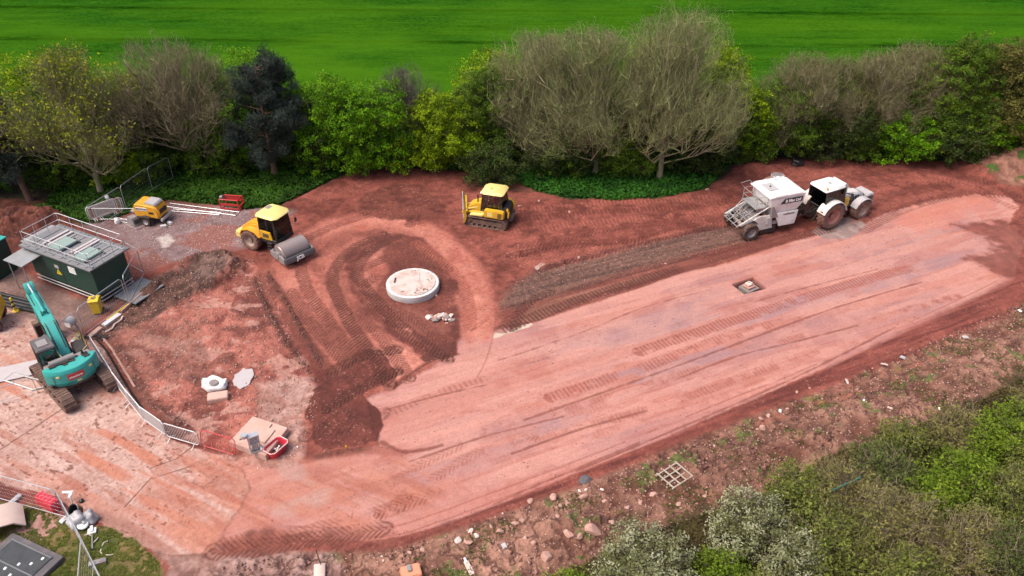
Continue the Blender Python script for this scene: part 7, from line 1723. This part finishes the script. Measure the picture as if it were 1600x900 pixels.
lumpy('black_sack', 1246, 259, .48, .34, .42, M_blk, 'black rubbish sack with a torn white patch at the verge behind the tractor', 'sack', 44, amp=.2)
# timber frame on the bank
(ax, ay), (bx, by), (cx, cy) = G(1027, 752), G(1060, 731), G(1048, 770); L = math.hypot(bx - ax, by - ay); W = math.hypot(cx - ax, cy - ay); mx, my = G(1053, 750)
r = empty('timber_grid', (mx, my, gmean(mx, my, .6) + .05), math.atan2(by - ay, bx - ax), 'pale timber grid frame lying on the brown bank', 'pallet')
b = MB()
for k in range(4): b.box((0, -.60 + .4 * k, .06), (1.62, .075, .10))
b.build('long_bar', M_wood, r, bev=.008); b = MB()
for k in range(4): b.box((-.72 + .48 * k, 0, .14), (.075, 1.35, .06))
b.build('cross_bar', M_wood, r, bev=.008); r.scale = (.86, .86, .9)
# rail in the thicket
hose_line(((1278, 824), (1300, 813), (1325, 800)), .035, mat('pale green rail paint', (.05, .14, .10), .6), 'green_rail', 'green metal rail running through the thicket right of the white blossom', 'rail', 1.95)
# litter on the bank
LT = [(1218, 645, .30, .14, M_wht, 'white plastic piece beside the large stones on the bank top'), (1410, 561, .34, .2, M_bagg, 'blue grey plastic scrap on the bank edge'), (1507, 531, .36, .25, M_cem, 'flat grey sheet on the bank top near the right edge'), (1345, 640, .14, .1, M_wht, 'small white scrap halfway up the bank'), (1462, 653, .2, .12, M_wht, 'small white bag at the bush line near the yellow green bush'), (1384, 656, .30, .1, M_ply, 'pale board end by the bush line'), (1323, 598, .55, .14, M_ply, 'pale broken board on the bank edge'), (1592, 489, .25, .14, M_wht, 'white scrap near the right edge of the bank'), (1295, 777, .3, .07, M_wht, 'thin white strip inside the thicket'), (788, 856, .22, .30, M_lgrey, 'small pale grey box at the bottom edge of the bank'), (500, 896, .8, .5, M_ply, 'pale board with red print cut by the bottom edge'), (1380, 575, .4, .08, M_rockw, 'bent pale strip on the bank edge'), (465, 700, .1, .06, M_wht, 'tiny white scrap near the slab'), (1517, 222, .3, .2, M_wht, 'white scrap under the hedge')]
for k, (x_, y_, a, b_, m, lb) in enumerate(LT):
    x, y = G(x_, y_); rr = random.Random(k); tag(MB().box((0, 0, .05), (a, b_, .07 if a < .5 else .05), top=(.8, .85)).build('litter_piece' if m is not M_ply else 'board', m, None, (x, y, gz(x, y) + .02), 0, bev=.01, rot=(rr.uniform(-.2, .2), rr.uniform(-.15, .15), rr.uniform(0, 3))), lb, 'litter' if m is not M_ply else 'board')
x, y = G(643, 901); r = empty('orange_crate', (x, y, gmean(x, y)), R(18), 'orange plastic crate with a dark handle cut by the bottom edge', 'crate'); MB().box((0, 0, .2), (.9, .7, .3), top=(.92, .9)).build('body', M_orp, r, bev=.04); MB().box((-.05, .1, .42), (.18, .34, .06)).build('handle', M_grey, r, bev=.02)
x, y = G(733, 890); r = empty('white_paddle', (x, y, gz(x, y) + .03), R(-65), 'white and grey perforated metal piece at the bottom edge right of the orange crate', 'metal piece'); MB().box((0, 0, .04), (.75, .22, .05)).build('plate', M_ply, r, bev=.01); MB().cyl((-.25, 0, .09), (-.5, 0, .09), .05, n=10).build('pipe_end', M_wht, r)
for k in range(4): MB().cyl((.0 + .1 * k, .05 * (-1) ** k, .06), (.0 + .1 * k, .05 * (-1) ** k, .075), .03, n=10).build('hole', M_dk, r)
x, y = G(503, 888); tag(MB().tube([(0, 0, 0), (-.1, .15, .5), (-.16, .2, .95)], .02, 5).build('steel_pin', M_dk, None, (x, y, gz(x, y))), 'thin dark steel pin stuck in the grey rubble', 'pin')
x, y = G(541, 703); tag(MB().box((0, 0, .12), (.06, .05, .26), rot=(.2, .1, 0)).build('yellow_peg', M_binyel, None, (x, y, gz(x, y))), 'small yellow marker peg at the edge of the dark soil fan', 'peg')
for k, (x_, y_) in enumerate(((138, 838), (164, 850), (159, 863), (172, 868), (150, 845))): x, y = G(x_, y_); tag(MB().tube([(-.15, 0, .03), (0, .04, .06), (.16, -.02, .03)], .02, 4).build('cable_offcut', M_rockw, None, (x, y, gz(x, y) + .03), k * 1.1), 'pale yellowish offcut lying on the grass right of the fence', 'offcut', 'offcuts on the grass')

# ------------------------------------------------------------------ loose clods and small stones: nobody could count them
def clods(name, P, n, s0, s1, m, seed, label, cat_, patch=None):
    rng = np.random.RandomState(seed); mn = P.min(0); mx = P.max(0); pts = mn + rng.rand(n * 6, 2) * (mx - mn); ins = np.zeros(len(pts), bool)
    for k in range(len(P)):
        ax, ay = P[k]; bx, by = P[(k + 1) % len(P)]
        if ay != by: ins ^= ((ay > pts[:, 1]) != (by > pts[:, 1])) & (pts[:, 0] < (bx - ax) * (pts[:, 1] - ay) / (by - ay) + ax)
    if patch: ins &= fbm(pts[:, 0] / patch[0] + seed, pts[:, 1] / patch[0], 2, 3) > patch[1]
    pts = pts[ins][:n]; n = len(pts)
    r = np.clip(np.searchsorted(Ys, pts[:, 1]), 1, len(Ys) - 1); c = np.clip(np.searchsorted(Sx, pts[:, 0] / hw(pts[:, 1])), 1, len(Sx) - 1); z = ZG[r, c]
    base = np.array([(1, 0, 0), (-.5, .85, 0), (-.5, -.85, 0), (.1, 0, .8), (0, 0, -.7), (.3, .6, .5)])
    s = (s0 + (s1 - s0) * rng.rand(n) ** 3)[:, None, None]; V = base[None] * s * (0.6 + 0.8 * rng.rand(n, 6, 1)); a = rng.rand(n) * 6.28; ca, sa = np.cos(a)[:, None], np.sin(a)[:, None]
    V = np.stack([V[:, :, 0] * ca - V[:, :, 1] * sa, V[:, :, 0] * sa + V[:, :, 1] * ca, V[:, :, 2]], -1); V[:, :, 0] += pts[:, :1]; V[:, :, 1] += pts[:, 1:]; V[:, :, 2] += z[:, None] + s[:, :, 0] * .15
    T_ = np.array([(0, 5, 3), (5, 1, 3), (1, 2, 3), (2, 0, 3), (5, 0, 4), (1, 5, 4), (2, 1, 4), (0, 2, 4)])
    F = (T_[None] + 6 * np.arange(n)[:, None, None]).reshape(-1, 3); o = np_mesh(name, V.reshape(-1, 3), F, m, k=3); o['kind'] = 'stuff'; return tag(o, label, cat_)
allsite = poly((400, 440), (470, 300), (540, 270), (640, 262), (860, 306), (1060, 306), (1165, 250), (1520, 260), (1640, 300), (1590, 420), (1580, 300), (1300, 350), (1100, 395), (780, 510), (590, 620), (590, 700), (480, 715))
roughP = poly((205, 600), (150, 520), (215, 470), (300, 395), (395, 405), (420, 440), (480, 580), (497, 640), (470, 712), (390, 740), (330, 700), (250, 660))
bankP = poly((330, 890), (470, 865), (600, 864), (720, 828), (860, 778), (980, 730), (1130, 672), (1300, 604), (1450, 538), (1600, 474), (1640, 560), (1500, 650), (1290, 740), (1060, 830), (900, 905))
clods('soil_clods', allsite, 9000, .01, .045, M_rockd, 1, 'dark crumbs of soil over the red earth', 'soil'); clods('loose_stones', allsite, 1500, .01, .04, M_rock, 2, 'pale little stones over the red earth', 'stones')
clods('soil_clods', roughP, 4000, .01, .08, M_rock, 3, 'dark clods over the rough ground on the left', 'soil'); clods('loose_stones', roughP, 1800, .01, .05, M_rockw, 4, 'pale little stones over the rough ground on the left', 'stones')
clods('soil_clods', bankP, 6000, .012, .08, M_rock, 5, 'broken pink stone and clods over the brown bank', 'soil'); clods('loose_stones', bankP, 500, .01, .05, M_rockw, 6, 'pale little stones over the brown bank', 'stones', (1.5, .5))
clods('soil_clods', bankP, 9000, .012, .11, M_rockd, 7, 'dark clods on the bare broken parts of the bank', 'soil', (1.8, .56))
for k, pts in enumerate((((395, 430), (420, 490), (455, 545), (485, 580)), ((415, 425), (450, 480), (490, 550), (505, 575)), ((850, 420), (940, 396), (1040, 372), (1130, 350)), ((520, 850), (700, 826), (860, 766), (1130, 656), (1300, 586), (1450, 516), (1578, 452)))):
    c = bez(pts); w = .35; Pp = np.concatenate([c + [0, w], (c - [0, w])[::-1]]); clods('soil_clods', Pp, (700, 600, 700, 3500)[k], .015, (.10, .10, .08, .06)[k], M_rockd, 20 + k, ('ridge of dark clods left of the haul loop', 'second ridge of dark clods along the haul loop', 'crumbled red edge above the grey stone strip', 'crumbled edge along the lower side of the pad')[k], 'soil')
padP = poly((600, 640), (780, 530), (1100, 430), (1300, 375), (1560, 320), (1570, 430), (1130, 660), (860, 775), (690, 835), (500, 840), (400, 830))
clods('loose_stones', padP, 2600, .01, .045, M_rockd, 30, 'few dark crumbs scattered over the pale pad', 'stones', (3, .45)); conP = poly((10, 640), (120, 620), (240, 670), (320, 710), (380, 760), (330, 860), (200, 840), (100, 780), (0, 740))
clods('loose_stones', conP, 450, .012, .06, M_rock, 31, 'mud crumbs on the concrete road', 'mud', (1.2, .52)); clods('loose_stones', poly((190, 350), (262, 322), (400, 330), (430, 365), (300, 400), (230, 420)), 2500, .012, .05, M_rockw, 32, 'small stones on the grey surfaced area by the pump', 'stones')
clods('loose_stones', poly((800, 446), (840, 423), (1150, 350), (1180, 374), (808, 478)), 4500, .01, .035, M_gravb, 33, 'grey stone surface of the long strip behind the spreader', 'stones'); clods('loose_stones', poly((800, 446), (840, 423), (1150, 350), (1180, 374), (808, 478)), 350, .01, .04, M_rockw, 34, 'white chips in the grey stone strip', 'stones')
